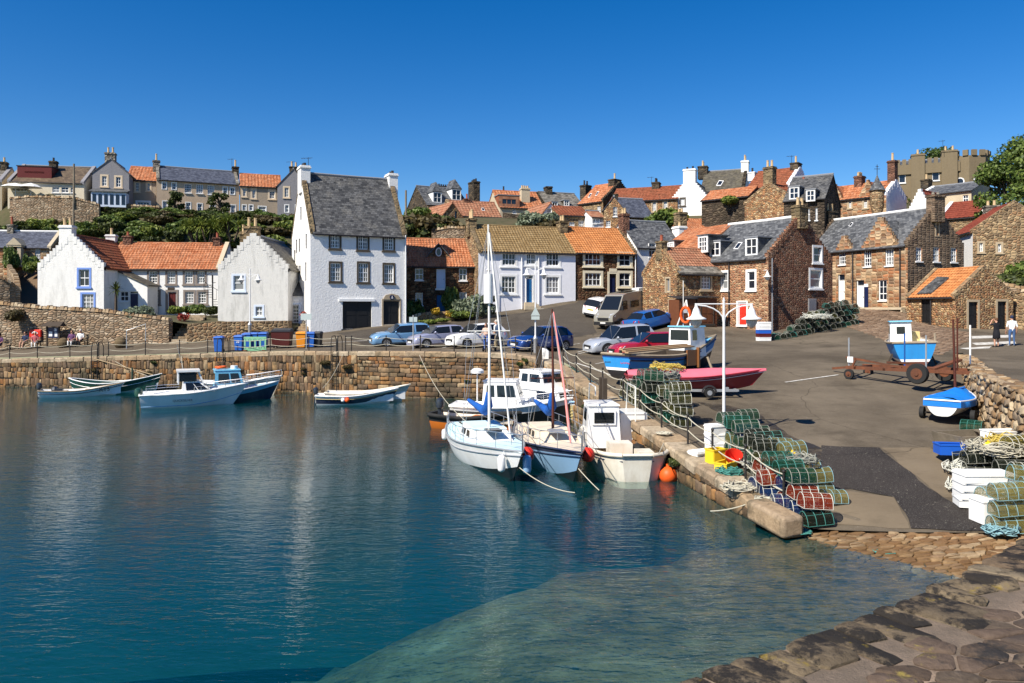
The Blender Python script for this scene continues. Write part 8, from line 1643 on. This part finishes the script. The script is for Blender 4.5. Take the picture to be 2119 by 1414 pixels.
def timber_ladder(px, label, hgt, w=.45):
 p = onrail(px); i = min(range(len(COPW)-1), key=lambda i: (COPW[i].lerp(COPW[i+1], .5)-p).length); t = (COPW[i+1]-COPW[i]); t.z = 0; t.normalize(); n = V((t.y, -t.x, 0)); q = p+n*.85; root = thing('timber_ladder', label, 'ladder', tuple(q)); z0 = -q.z-.5
 for s_ in (w/2, -w/2): mb = MB(); mb.bar(t*s_+V((0,0,z0)), t*s_+V((0,0,hgt)), .16, .16, up=tuple(n)); mb.build('post', M['wooddk'], root, uv=False)
 z = z0+.2
 while z < -.1: mb = MB(); mb.bar(t*w/2+n*.1+V((0,0,z)), -t*w/2+n*.1+V((0,0,z)), .05, .06); mb.build('rung', M['wooddk'], root, uv=False); z += .3
timber_ladder(1148, 'dark timber ladder with tall posts at the bend of the quay wall', .75); timber_ladder(1292, 'dark timber ladder posts at the slip wall beside the white fishing boat', .95)
def bin_(label, px, py, D, m, rz=0, w=.56, h_=1.02, grp='wheelie bins beside the quay'):
 x, y = XY(px, D); root = thing('wheelie_bin', label, 'bin', (x, y, ground(x, y)), rz, grp); a, b = w*.4, w*.5; mb = MB(); mb.hexa([(-a, -a, .06), (a, -a, .06), (a, a, .06), (-a, a, .06)], [(-b, -b, h_*.92), (b, -b, h_*.92), (b, b, h_*.92), (-b, b, h_*.92)]); mb.build('body', M[m], root, uv=False); mb = MB(); mb.hexa([(-b-.03, -b-.05, h_*.92), (b+.03, -b-.05, h_*.92), (b+.03, b+.06, h_*.92), (-b-.03, b+.06, h_*.92)], [(-b+.03, -b+.02, h_), (b-.03, -b+.02, h_), (b-.03, b, h_+.04), (-b+.03, b, h_+.04)]); mb.build('lid', M[m], root, uv=False)
 for s_ in (1, -1): mb = MB(); mb.cyl((s_*a, a+.02, .1), (s_*(a+.06), a+.02, .1), .1, n=10); mb.build('wheel', M['rubber'], root, uv=False)
 mb = MB(); mb.tube([(-b*.7, b+.09, h_*.95), (b*.7, b+.09, h_*.95)], .02, 5); mb.build('handle', M['rubber'], root, uv=False); return root
M['binblue'] = plain('blue_bin_plastic', (.01,.1,.42)); M['binorange'] = plain('orange_bin_plastic', (.75,.26,.01)); M['binblack'] = plain('dark_bin_plastic', (.015,.015,.017)); M['binbrown'] = mat('maroon_container', (.07,.012,.01), .5, .2)
bin_('blue wheelie bin standing alone left of the hooped ladder', 453, 0, 50.3, 'binblue', .1); b22 = bin_('blue wheelie bin with white figures on its front', 496, 0, 50.6, 'binblue', -.1); text_part('22', .22, 'white', b22, (0, -.29, .55), (R(86), 0, 0))
bin_('blue wheelie bin just left behind the green barrier', 512, 0, 52.2, 'binblue'); bin_('blue wheelie bin in the middle behind the green barrier', 526, 0, 52.4, 'binblue'); bin_('blue wheelie bin at the right end behind the green barrier', 545, 0, 52.4, 'binblue', .05)
bin_('bright orange wheelie bin by the sign post', 623, 0, 51.4, 'binorange', .15, .62, 1.05); bin_('blue wheelie bin between the orange and the black bins', 643, 0, 51.6, 'binblue', .05); bin_('black wheelie bin at the right end of the row', 657, 0, 51.8, 'binblack', -.1)
x, y = XY(584, 51.8); root = thing('waste_container', 'large maroon four-wheeled waste container with dark lid', 'container', (x, y, ground(x, y)), .03); mb = MB(); mb.hexa([(-.55, -.42, .15), (.55, -.42, .15), (.55, .42, .15), (-.55, .42, .15)], [(-.62, -.5, 1.1), (.62, -.5, 1.1), (.62, .5, 1.1), (-.62, .5, 1.1)]); mb.build('body', M['binbrown'], root, uv=False); mb = MB(); mb.hexa([(-.66, -.54, 1.1), (.66, -.54, 1.1), (.66, .54, 1.1), (-.66, .54, 1.1)], [(-.6, -.4, 1.2), (.6, -.4, 1.2), (.6, .4, 1.32), (-.6, .4, 1.32)]); mb.build('lid', M['binblack'], root, uv=False)
for a, b in ((.45, .35), (-.45, .35), (.45, -.35), (-.45, -.35)): mb = MB(); mb.cyl((a-.03, b, .08), (a+.03, b, .08), .08, n=10); mb.build('wheel', M['rubber'], root, uv=False)
M['barrier'] = plain('pale_green_barrier', (.2,.45,.26)); x, y = XY(528, 50.2); root = thing('plastic_barrier', 'pale green plastic road barrier with rounded openings in front of the bins', 'barrier', (x, y, ground(x, y)), .02); mb = MB()
for z in (.08, .85): mb.box((0, 0, z), (1.45, .06, .14))
for k in range(5): mb.box((-.66+.33*k, 0, .46), (.1, .06, .7))
for k in range(4):
 for z in (.2, .72): mb.box((-.5+.33*k, 0, z), (.16, .055, .12))
mb.build('panel', M['barrier'], root, uv=False)
for s_ in (.6, -.6): mb = MB(); mb.box((s_, 0, .03), (.2, .5, .07)); mb.build('foot', M['rust'], root, uv=False)
def sign(px, D, hgt, plates, label, m='galv'):
 x, y = XY(px, D); root = thing('road_sign', label, 'sign', (x, y, ground(x, y))); mb = MB(); mb.cyl((0, 0, -.2), (0, 0, hgt), .035, n=8); mb.build('post', M['galv'], root, uv=False)
 for (cx, cz, w, h_) in plates: mb = MB(); mb.box((cx, -.05, cz), (w, .02, h_)); mb.build('plate', M[m], root, uv=False)
M['signback'] = plain('grey_sign_back', (.42,.48,.47))
sign(855, 46.6, 2.15, ((-.12, 1.9, .22, .3), (.14, 1.9, .22, .3)), 'slim sign post with two small plates before the light blue car', 'signback'); sign(634, 50.6, 2.35, ((0, 2.1, .72, .42),), 'sign post with wide grey-green plate behind the orange bin', 'signback')
x, y = XY(1108, 45.45); root = thing('road_sign', 'triangular road sign seen from behind on the quay corner lamp post', 'sign', (x, y, ground(x, y)+2.2)); mb = MB(); mb.hexa([(-.27, 0, 0), (.27, 0, 0), (.27, .02, 0), (-.27, .02, 0)], [(-.02, 0, .48), (.02, 0, .48), (.02, .02, .48), (-.02, .02, .48)]); mb.box((0, .01, -.14), (.48, .02, .2)); mb.build('plate', M['signback'], root, uv=False)
p = W(74, 693, 57.9); root = thing('lifebuoy_housing', 'bright red lifebuoy housing with white ring mark on the retaining wall', 'lifebuoy housing', tuple(p)); mb = MB(); mb.box((0, 0, 0), (.9, .2, .78)); o = mb.build('case', M['red'], root, uv=False); bv = o.modifiers.new('bevel', 'BEVEL'); bv.width = .09; bv.segments = 3
mb = MB();
for a0 in (.35, 3.5): mb.tube([(.22*math.cos(t), -.11, .22*math.sin(t)) for t in [a0+j*.24 for j in range(11)]], .04, 5)
mb.build('ring_mark', M['white'], o, uv=False); mb = MB(); mb.tube([(.16*math.cos(t*.524), -.105, .16*math.sin(t*.524)) for t in range(12)], .03, 5, closed=True); mb.build('raised_ring', M['red'], o, uv=False)
p = W(110, 725, 57.0); root = thing('notice_board', 'dark wooden notice board with little pitched roof and pinned sheets', 'notice board', tuple(p)); mb = MB();
for s_ in (-.45, .45): mb = MB(); mb.bar((s_, 0, 0), (s_, 0, 1.75), .1, .1); mb.build('post', M['wooddk'], root, uv=False)
mb = MB(); mb.box((0, .02, 1.3), (.85, .06, .8)); mb.build('board', M['navy'], root, uv=False); mb = MB(); mb.hexa([(-.75, -.4, 1.75), (.75, -.4, 1.75), (.75, .4, 1.8), (-.75, .4, 1.8)], [(-.75, -.4, 1.8), (.75, -.4, 1.8), (.6, .3, 2.1), (-.6, .3, 2.1)]); mb.build('roof', M['wooddk'], root, uv=False)
for a, b, w_, h_ in ((-.18, 1.2, .25, .36), (.18, 1.5, .16, .22), (.22, 1.15, .2, .3)): mb = MB(); mb.box((a, -.02, b), (w_, .01, h_)); mb.build('sheet', M['white'], root, uv=False)
for px, D, r, lb in ((131, 56.4, .42, 'rounded brown boulder beside the notice board'), (250, 55.2, .45, 'upright dark boulder at the foot of the steps wall')):
 x, y = XY(px, D); mb = MB(); mb.ball((0, 0, r*.7), r, 0, 12, (1, .8, 1.05)); o = mb.build('boulder', M['chimbrown'], smooth=60); o.location = (x, y, ground(x, y)); tag(o, lb, 'boulder')
x, y = XY(262, 54.5); root = thing('handrail', 'bent steel handrail frame on the quay road left of the stone steps', 'handrail', (x, y, ground(x, y))); mb = MB(); mb.tube([(0, 0, 0), (0, 0, 1.3), (1.2, .3, 1.75), (1.2, .3, .3)], .035, 6); mb.build('rail', M['galv'], root, uv=False)
def pole(px, py, D, hgt, label, wires=0):
 p = W(px, py, D); root = thing('utility_pole', label, 'utility pole', tuple(p)); mb = MB(); mb.cyl((0, 0, -1), (0, 0, hgt), .13, .1, 8); mb.build('post', M['wood'], root, uv=False)
pole(153, 412, 88, 4.0, 'wooden utility pole right of the bungalow'); pole(840, 480, 82, 4.4, 'wooden utility pole right of the tall white building'); pole(152, 470, 84, 2.6, 'short pole on the bank behind the white cottage chimney')
def aerial(px, pyt, pyb, D, label, arm=.5):
 p = W(px, pyb, D); mb = MB(); h_ = (pyb-pyt)/F*D; mb.cyl((0, 0, 0), (0, 0, h_), .022, n=5); mb.bar((-arm, 0, h_*.9), (arm*.6, 0, h_*.95), .025, .025)
 for k in range(4): mb.bar((-arm+.25*k*arm*1.6, -.2, h_*.9), (-arm+.25*k*arm*1.6, .2, h_*.9), .015, .015)
 o = mb.build('aerial', M['iron'], uv=False); o.location = p; tag(o, label, 'aerial')
aerial(638, 326, 346, 62.5, 'television aerial on the left chimney of the tall white building', .55); aerial(480, 328, 350, 98, 'television aerial on the right end chimney of the pink-beige terrace'); aerial(604, 334, 350, 100, 'television aerial on the grey gable chimney at the terrace end', .7); aerial(1951, 290, 316, 95, 'television aerial on the castle-like house'); aerial(1638, 322, 342, 83, 'television aerial beside the blue-white gable chimney'); aerial(1348, 366, 382, 91, 'television aerial on the red roof terrace chimney')
p = W(440, 640, 65.4); root = thing('spiral_stair', 'black iron spiral stair against the long white house', 'stair', tuple(p)); mb = MB(); mb.cyl((0, 0, 0), (0, 0, 2.9), .06, n=8)
for k in range(11): a = k*.5; z = .2+k*.2; mb.hexa([(0, 0, z), (math.cos(a)*.7, math.sin(a)*.7, z), (math.cos(a+.45)*.7, math.sin(a+.45)*.7, z), (.01, .01, z)], [(0, 0, z+.04), (math.cos(a)*.7, math.sin(a)*.7, z+.04), (math.cos(a+.45)*.7, math.sin(a+.45)*.7, z+.04), (.01, .01, z+.04)]); mb.cyl((math.cos(a)*.7, math.sin(a)*.7, z), (math.cos(a)*.7, math.sin(a)*.7, z+.9), .015, n=4)
mb.tube([(math.cos(k*.5)*.7, math.sin(k*.5)*.7, 1.1+k*.2) for k in range(11)], .02, 5); mb.build('frame', M['iron'], root, uv=False)
# ------------------------------------------------------------------ creels and fishing gear
M['ropedull'] = mat('dull_creel_rope', (.26,.26,.22), .9, .3, 20)
def creel(net, rope, L=.74, w=.5, h_=.4, hoops=4):
 root = thing('lobster_creel', 'lobster creel', 'creel'); mb = MB(); r = .0082; arc = lambda x: [(x, -w/2, .03)]+[(x, -w/2*math.cos(t), .1+(h_-.1)*math.sin(t)) for t in [k*math.pi/8 for k in range(9)]]+[(x, w/2, .03)]
 for i in range(hoops): mb.tube(arc(-L/2+L*i/(hoops-1)), r*1.15, 5)
 for y in (-w/2, 0, w/2): mb.tube([(-L/2, y, .03), (L/2, y, .03)], r, 4)
 for t in (math.pi*.25, math.pi*.5, math.pi*.75): mb.tube([(-L/2, -w/2*math.cos(t), .1+(h_-.1)*math.sin(t)), (L/2, -w/2*math.cos(t), .1+(h_-.1)*math.sin(t))], r*.8, 4)
 for x in (-L/2, 0, L/2): mb.tube([(x, -w/2, .03), (x, w/2, .03)], r, 4)
 mb.build('frame', M[rope], root, uv=False, smooth=60); mb = MB(); mb.grid([[(x, y*.985, z) for _, y, z in arc(0)] for x in (-L/2+.004, 0, L/2-.004)])
 for x in (-L/2+.004, L/2-.004): mb.poly([(x, y*.985, z) for _, y, z in arc(0)])
 mb.box((0, 0, .02), (L, w*.96, .014)); mb.build('netting', NETS[net], root); return Proto(root)
M['ropewhite'] = mat('creel_white_rope', (.55,.55,.48), .9, .2, 20)
CK = {'olive': creel('olive', 'ropewhite'), 'green': creel('green', 'ropedull'), 'dark': creel('dark', 'ropedull'), 'teal': creel('green', 'ropegreen'), 'red': creel('orange', 'ropewhite'), 'blue': creel('blue', 'ropewhite'), 'yellow': creel('yellow', 'ropeblue'), 'black': creel('dark', 'ropegreen')}
CLAB = {'olive': 'olive netted creel', 'green': 'green netted creel', 'dark': 'dark netted creel', 'teal': 'teal edged green creel', 'red': 'red netted creel', 'blue': 'dark blue netted creel', 'yellow': 'yellow netted creel', 'black': 'black teal-edged creel'}
def put_creel(k, x, y, dz, a, where, tilt=0):
 return CK[k].put((x, y, ground(x, y)+dz+.01), label=CLAB[k]+' '+where, group='lobster creels '+where, rot=(random.uniform(-.1, .1)+tilt, random.uniform(-.09, .09), a+random.uniform(-.22, .22)), scale=random.uniform(.82, .95))
def stack(px, py, rows, a, cols, where, du=(.55, 0), lay=.38, dv=(0, 0)):
 p = hit(px, py)
 for i, n in enumerate(rows):
  for j in range(n): put_creel(random.choice(cols), p.x+du[0]*i+dv[0]*j+random.uniform(-.04, .04), p.y+du[1]*i+dv[1]*j+random.uniform(-.04, .04), j*lay, a, where)
wd = V((-.19, 1.0)).normalized()     # direction of the slip wall, away from the viewer
w1 = 'in the pile at the foot of the slip wall'
def col_stack(px, py, spec, a, where, step, lay=.345, back=.08):
 p = hit(px, py)
 for i, colsq in enumerate(spec):
  for j, k in enumerate(colsq):
   if k: put_creel(k, p.x+step[0]*i+wd.x*back*j, p.y+step[1]*i+wd.y*back*j, j*lay, a, where)
col_stack(1690, 1090, [['black', 'red', None], ['blue', 'red', 'green'], ['red', 'blue', 'teal'], ['blue', 'red', 'teal'], ['blue', 'red', None]], .12, w1, (wd.x*.53, wd.y*.53))
col_stack(1655, 1040, [['green'], ['red', 'dark'], ['olive', 'red'], ['olive', 'olive', 'dark'], ['dark', 'green', 'dark']], .1, w1, (wd.x*.5, wd.y*.5))
col_stack(1625, 1052, [['blue', None], ['blue', 'red'], ['blue', None]], .12, w1, (wd.x*.53, wd.y*.53))
w2 = 'in the long yellowish pile beside the dark slip patch'
col_stack(1722, 1047, [['yellow'], ['yellow', 'yellow'], ['yellow', 'yellow', None], ['yellow', 'olive', 'yellow'], ['olive', 'yellow', 'yellow'], ['yellow', 'yellow', 'black'], ['yellow', 'olive', 'dark'], ['olive', 'yellow', 'blue'], ['yellow', 'yellow']], .1, w2, (wd.x*.5-.05, wd.y*.5), .345, .05)
col_stack(1672, 1000, [['olive'], ['yellow'], ['olive', 'yellow'], ['yellow', 'olive'], ['yellow', 'dark'], ['olive', 'yellow']], .1, w2, (wd.x*.5-.05, wd.y*.5), .345, .05)
w3 = 'in the green stack right of the tall lamp post'
col_stack(1545, 955, [['dark', 'green', 'green'], ['green', 'green', 'teal'], ['dark', 'dark', 'green']], .08, w3, (wd.x*.55, wd.y*.55), .4, .02); col_stack(1585, 945, [['dark'], ['dark', 'green'], ['green', 'green', 'green']], .08, w3, (wd.x*.55, wd.y*.55), .4, .02)
w4 = 'in the tall stacks before the pink boat'
col_stack(1408, 885, [['olive', 'olive', 'olive', 'olive'], ['teal', 'olive', 'green', None], ['green', 'dark', 'olive', None]], .1, w4, (wd.x*.56, wd.y*.56), .39, .0); col_stack(1352, 857, [['dark', 'teal', 'dark', 'green'], ['olive', 'dark', 'green', 'teal'], ['olive', 'olive', 'dark', None]], .1, w4, (wd.x*.56, wd.y*.56), .39, .0); col_stack(1322, 835, [['olive', 'olive', None], ['olive', 'green', None], ['olive', 'olive', None]], .1, w4, (wd.x*.56, wd.y*.56), .39, .0)
col_stack(1385, 830, [['yellow', 'yellow', 'yellow'], ['yellow', 'yellow', 'yellow'], ['yellow', 'yellow', None]], .3, 'with yellow rope in the heap against the pink boat', (-.5, .2), .37, .0)
w5 = 'in the dark pile against the red stone gable'; a0, a1 = hit(1607, 704), hit(1770, 672)
for i in range(17):
 t = i/16; p = a0.lerp(a1, t); n_ = int(1+min(4, t*7))-(1 if i > 14 else 0)
 for j in range(max(1, n_)):
  for b_ in range(2 if j < 3 else 1): put_creel(random.choice(['dark', 'dark', 'black', 'dark', 'olive', 'green']), p.x-.0+.3*(j % 2)*0+random.uniform(-.1, .1)+b_*.15, p.y+.65*b_+.12*j, j*.37, R(75)+random.uniform(-.3, .3), w5)
w6 = 'in the bright pile at the right edge of the slip'
col_stack(2085, 1105, [['yellow', 'yellow', 'yellow'], ['yellow', 'yellow', 'yellow'], ['yellow', 'olive', 'yellow']], .0, w6, (.75, .1), .37, .0); col_stack(2060, 1075, [['yellow', 'yellow'], ['yellow', 'yellow', 'yellow'], ['yellow', 'olive', 'yellow']], .0, w6, (.75, .1), .37, .0)
w7 = 'among the tangled gear below the rubble wall'
for px, py, n, k in ((2020, 990, 2, 'dark'), (2060, 985, 2, 'dark'), (2100, 985, 3, 'olive'), (2000, 962, 1, 'dark'), (2035, 962, 2, 'dark'), (2075, 965, 2, 'olive'), (2110, 960, 2, 'dark'), (2090, 1015, 2, 'dark'), (2120, 1020, 2, 'olive')):
 p = hit(px, py)
 for j in range(n): put_creel(k, p.x, p.y, j*.37, random.uniform(-.4, .4), w7)
p = hit(2012, 893); put_creel('teal', p.x, p.y, 0, -.6, 'lying beside the blue covered dinghy'); p = hit(2078, 886); put_creel('teal', p.x, p.y, .1, .4, 'lying against the rubble wall behind the punt')
def ropes(label, px, py, m, r=.5, n=4, hgt=.25, D=None, rad=.014, dz=0, cat='rope heap'):
 p = hit(px, py) if D is None else W(px, py, D); mb = MB(); rs_ = random.Random(px*7+py)
 q = V((0, 0, .03)); P = []; a = 0
 for i in range(46*n): a += rs_.uniform(-.2, 1.1); R_ = r*math.sqrt(rs_.random()); t = V((math.cos(a)*R_*1.2, math.sin(a)*R_, abs(rs_.gauss(0, hgt*.6)))); q = q.lerp(t, .42); P.append(q.copy())
 mb.tube(P, rad, 4); o = mb.build('rope_heap', M[m], uv=False, smooth=60); o.location = p+V((0, 0, dz)); tag(o, label, cat)
ropes('heap of pale rope on the slip wall left of the blue creels', 1530, 1015, 'rope', .55, 6, .2); ropes('heap of green rope on the slip wall below the orange basket', 1510, 985, 'ropegreen', .45, 5, .2); ropes('dark tangle of ropes between the baskets and the creel pile', 1575, 975, 'ropewhite', .7, 8, .5); ropes('coil of pale rope on the coping beside the last stone block', 1582, 1045, 'rope', .3, 3, .08, dz=.1)
ropes('pile of white rope at the corner of the foam boxes', 2000, 1020, 'ropewhite', .55, 8, .35); ropes('tangle of pale and dark rope before the blue crate', 1990, 985, 'ropewhite', .6, 6, .4); ropes('pale rope strewn over the tangled creels below the punt', 2060, 985, 'rope', 1.0, 9, .5, dz=.5); ropes('turquoise rope hanging at the foot of the yellow creels', 2070, 1112, 'ropeblue', .45, 6, .3); ropes('yellow rope on top of the dark creels at the right edge', 2095, 975, 'ropeyel', .8, 7, .4, dz=.6); ropes('weedy rope lying on the wet cobbles', 1655, 1108, 'ropegreen', .35, 2, .04); ropes('turquoise rope scrap on the slip cobbles', 1830, 1148, 'ropegreen', .3, 2, .03); ropes('small rope coil on the coping by the timber ladder posts', 1375, 905, 'rope', .3, 3, .06, dz=.1)
ropes('yellow rope draped over the creel heap by the pink boat', 1378, 822, 'ropeyel', .8, 8, .35, dz=1.0); ropes('pale ropes strewn over the dark creel pile by the red stone gable', 1690, 690, 'ropewhite', 1.3, 10, .5, dz=.9)
ropes('dull ropes tangled over the long yellowish creel pile', 1652, 1020, 'ropedull', .6, 7, .3, dz=.75); ropes('dark ropes draped over the creels beside the pink boat', 1380, 850, 'ropedull', .7, 6, .4, dz=1.1)
M['foam'] = mat('white_foam', (.82,.82,.8), .7, .05, 5, dirt=(.5,.45,.38), dirt_amt=.3); M['crateblue'] = plain('blue_crate_plastic', (.01,.1,.5)); M['crateyel'] = plain('yellow_crate_plastic', (.75,.52,.02))
def crate(label, px, py, m, dz=0, a=0, sz=(.75, .45, .25), grp=None, lidm=None):
 p = hit(px, py); root = thing('fish_box', label, 'fish box', (p.x, p.y, p.z+dz+.01), a, grp); mb = MB(); L, w, h_ = sz; t = .03
 for (x, y, l, b_) in ((0, -w/2, L, t), (0, w/2, L, t), (-L/2, 0, t, w), (L/2, 0, t, w)): mb.box((x, y, h_/2), (l+.001, b_+(.001 if l < b_ else 0), h_))
 mb.box((0, 0, .02), (L, w, .03)); mb.build('sides', M[m], root, uv=False); mb = MB()
 for (x, y, l, b_) in ((0, -w/2, L+.05, .06), (0, w/2, L+.05, .06), (-L/2, 0, .06, w), (L/2, 0, .06, w)): mb.box((x, y, h_), (l, b_, .035))
 mb.build('rim', M[m], root, uv=False)
 if lidm: mb = MB(); mb.box((0, 0, h_+.03), (L*1.02, w*1.05, .05)); mb.build('lid', M[lidm], root, uv=False)
crate('bright blue open fish crate at the left end of the punt', 1968, 955, 'crateblue', .2, -.15, (.75, .5, .28)); crate('white open fish tray resting on the dark creels', 2075, 945, 'foam', .5, .1, (1.0, .5, .22))
for j in range(4): crate('white foam box beside the yellow creels, %s of its leaning stack' % ['lowest', 'second', 'third', 'topmost'][j], 2035, 1050, 'foam', .0+j*.2, -.25+.08*j, (1.15, .55, .18), 'foam boxes beside the yellow creels', 'foam')
crate('white foam box standing on end before the yellow creels', 2045, 1085, 'foam', 0, .05, (.55, .5, .5), None, 'foam')
for j in range(3): crate('white foam box in the stack left of the tall lamp post, %s' % ['bottom', 'middle', 'top'][j], 1480, 935, 'foam', j*.26, .18*j, (.52, .36, .22), 'foam boxes beside the tall lamp post', 'foam')
crate('flat white foam lid lying on the coping left of the yellow crates', 1452, 945, 'foam', 0, .5, (.7, .4, .08), None, 'foam'); crate('yellow plastic crate standing under the tall lamp post', 1482, 962, 'crateyel', 0, .5, (.5, .35, .4)); crate('yellow plastic crate lying right of the other yellow one', 1502, 975, 'crateyel', 0, .8, (.6, .35, .2))
for j, m in enumerate(('foam', 'dkred', 'crateblue', 'foam', 'foam')): crate('box stacked by the red stone house corner, %s' % ['lowest white', 'dark red second', 'blue third', 'white fourth', 'topmost white'][j], 1580, 706, m, j*.24, .1, (.8, .5, .22), 'boxes stacked at the red stone house', m)
p = hit(1518, 968); root = thing('basket', 'orange red plastic basket tipped towards the water', 'basket', (p.x, p.y, p.z+.2), .3); root.rotation_euler = (.5, -.3, .3); mb = MB(); mb.lathe((0, 0, 0), [(.17, -.15), (.2, 0), (.24, .2), (.25, .2), (.21, 0), (.16, -.13)], 14); mb.build('tub', M['red'], root, smooth=50, uv=False)
for px, py, dz, r, lb in ((1640, 1010, .78, .13, 'yellow buoy on top of the red creels'), (1597, 1022, .32, .13, 'yellow buoy with dark band beside the blue creels'), (2045, 985, .8, .12, 'orange yellow buoy in the tangled gear by the punt')):
 p = hit(px, py); mb = MB(); mb.ball((0, 0, 0), r, 0, 12); mb.cyl((0, 0, r*.8), (0, 0, r*1.25), r*.25, n=8); o = mb.build('net_buoy', M['yellowbuoy'], smooth=50, uv=False); o.location = (p.x, p.y, p.z+dz); tag(o, lb, 'buoy')
p = hit(1123, 742); mb = MB(); mb.ball((0, 0, .25), .38, 0, 10, (1.0, .7, .8)); mb.box((0, 0, .2), (.6, .45, .42)); o = mb.build('builders_bag', M['foam'], smooth=30, uv=False); o.location = p; tag(o, 'white bulk bag slumped at the quay corner lamp post', 'bag')
p = hit(1540, 676); root = thing('table', 'dark trestle table in front of the red door', 'table', (p.x, p.y, p.z), .3); mb = MB(); mb.box((0, 0, .72), (1.2, .5, .05)); mb.build('top', M['wooddk'], root, uv=False)
for a, b in ((.52, .2), (-.52, .2), (.52, -.2), (-.52, -.2)): mb = MB(); mb.box((a, b, .35), (.07, .07, .7)); mb.build('leg', M['wooddk'], root, uv=False)
def line(label, a, b, sag=.3, m='rope', r=.014):
 mb = MB(); a = V(a); b = V(b); mb.tube([a.lerp(b, t/10)-V((0, 0, sag*4*(t/10)*(1-t/10)))-a for t in range(11)], r, 5); o = mb.build('mooring_rope', M[m], uv=False); o.location = a; tag(o, label, 'rope')
line('mooring rope from the white yacht bow into the water', W(1075,968,22.9), W(1190,1020,21.6), .15); line('mooring rope from the pale blue yacht bow down to the water', W(1197,970,22.6), W(1240,1015,21.9), .02); line('mooring rope from the white cruiser up to the quay', W(385,800,42.4), W(375,737,49.8), .15); line('mooring rope from quay to the light blue cabin boat', W(515,796,45.5), W(545,812,50.6), .1); line('long mooring rope from the navy dinghy to the quay ladder', W(668,803,42.6), W(712,728,47.5), .25)
line('mooring rope between the white yacht stern and the quay wall', W(975,880,30), W(868,735,45.2), .5); line('mooring rope from the fishing boat stern to the slip coping', W(1362,940,22.3), W(1385,880,27), .1); line('slack rope from the slip wall into the water', W(1555,1040,19.2), W(1470,1058,19.9), .05); line('mooring rope from the dark green boat up to the quay', W(305,778,48.6), W(225,740,50.9), .1)
for k in range(22):
 i = random.randint(3, len(COPW)-4); p = COPW[i].lerp(COPW[i+1], random.random()); t = (COPW[i+1]-COPW[i]); n = V((t.y, -t.x, 0)).normalized(); z = random.uniform(.35, .95)*p.z; r = random.uniform(.16, .4)
 bush(random.choice([0, 3, 3, 0]), 0, 0, 0, r, 'weed tuft growing out of the quay wall joints', r*.8, 'weed tufts on the quay wall', V((p.x, p.y, z))+n*.02)
for px, py, D, s, lb in ((32, 398, 89.2, 1.5, 'white garden parasol before the bungalow window, left one'), (64, 398, 89.2, 1.2, 'smaller white garden parasol before the bungalow, right one')):
 p = W(px, py, D); root = thing('parasol', lb, 'parasol', tuple(p)); mb = MB(); mb.cyl((0, 0, -.6), (0, 0, 1.0), .03, n=6); mb.build('pole', M['galv'], root, uv=False); mb = MB(); mb.lathe((0, 0, .55), [(s, 0), (s*.6, .3), (s*.05, .5)], 8); mb.build('canopy', M['white'], root, uv=False)
# ------------------------------------------------------------------ camera, sun, sky
cam = bpy.data.cameras.new('camera'); co_ = bpy.data.objects.new('camera', cam); C.objects.link(co_)
cam.sensor_width = 36; cam.lens = 1600/2119*36; cam.shift_y = -67/2119; cam.clip_end = 2000; cam.clip_start = .1
co_.location = (0, 0, H); co_.rotation_euler = (R(90), 0, 0); bpy.context.scene.camera = co_
SAZ, SEL = R(227), R(45)
sd = V((math.sin(SAZ)*math.cos(SEL), math.cos(SAZ)*math.cos(SEL), math.sin(SEL)))
sl = bpy.data.lights.new('sun', 'SUN'); sl.energy = 5.0; sl.angle = R(.5); sl.color = (1, .93, .81)
so = bpy.data.objects.new('sun', sl); C.objects.link(so); so.rotation_euler = (-sd).to_track_quat('-Z', 'Y').to_euler()
w = bpy.data.worlds.new('World'); bpy.context.scene.world = w; w.use_nodes = True; nt = w.node_tree
bg = nt.nodes['Background']; sk = nt.nodes.new('ShaderNodeTexSky'); sk.sky_type = 'NISHITA'; sk.sun_disc = False; sk.sun_elevation = SEL; sk.sun_rotation = SAZ
sk.altitude = 300; sk.air_density = .9; sk.dust_density = .25; sk.ozone_density = 2.5
hs = nt.nodes.new('ShaderNodeHueSaturation'); hs.inputs['Saturation'].default_value = 1.45; hs.inputs['Hue'].default_value = .508
nt.links.new(sk.outputs[0], hs.inputs['Color']); nt.links.new(hs.outputs[0], bg.inputs['Color']); bg.inputs['Strength'].default_value = .085
sc_ = bpy.context.scene
sc_.view_settings.view_transform = 'Standard'; sc_.view_settings.look = 'None'; sc_.view_settings.gamma = 1; sc_.view_settings.exposure = .66
sc_.cycles.max_bounces = 6; sc_.cycles.transparent_max_bounces = 16; sc_.cycles.use_denoising = True; sc_.cycles.caustics_reflective = False; sc_.cycles.caustics_refractive = False
sc_.cycles.volume_bounces = 0
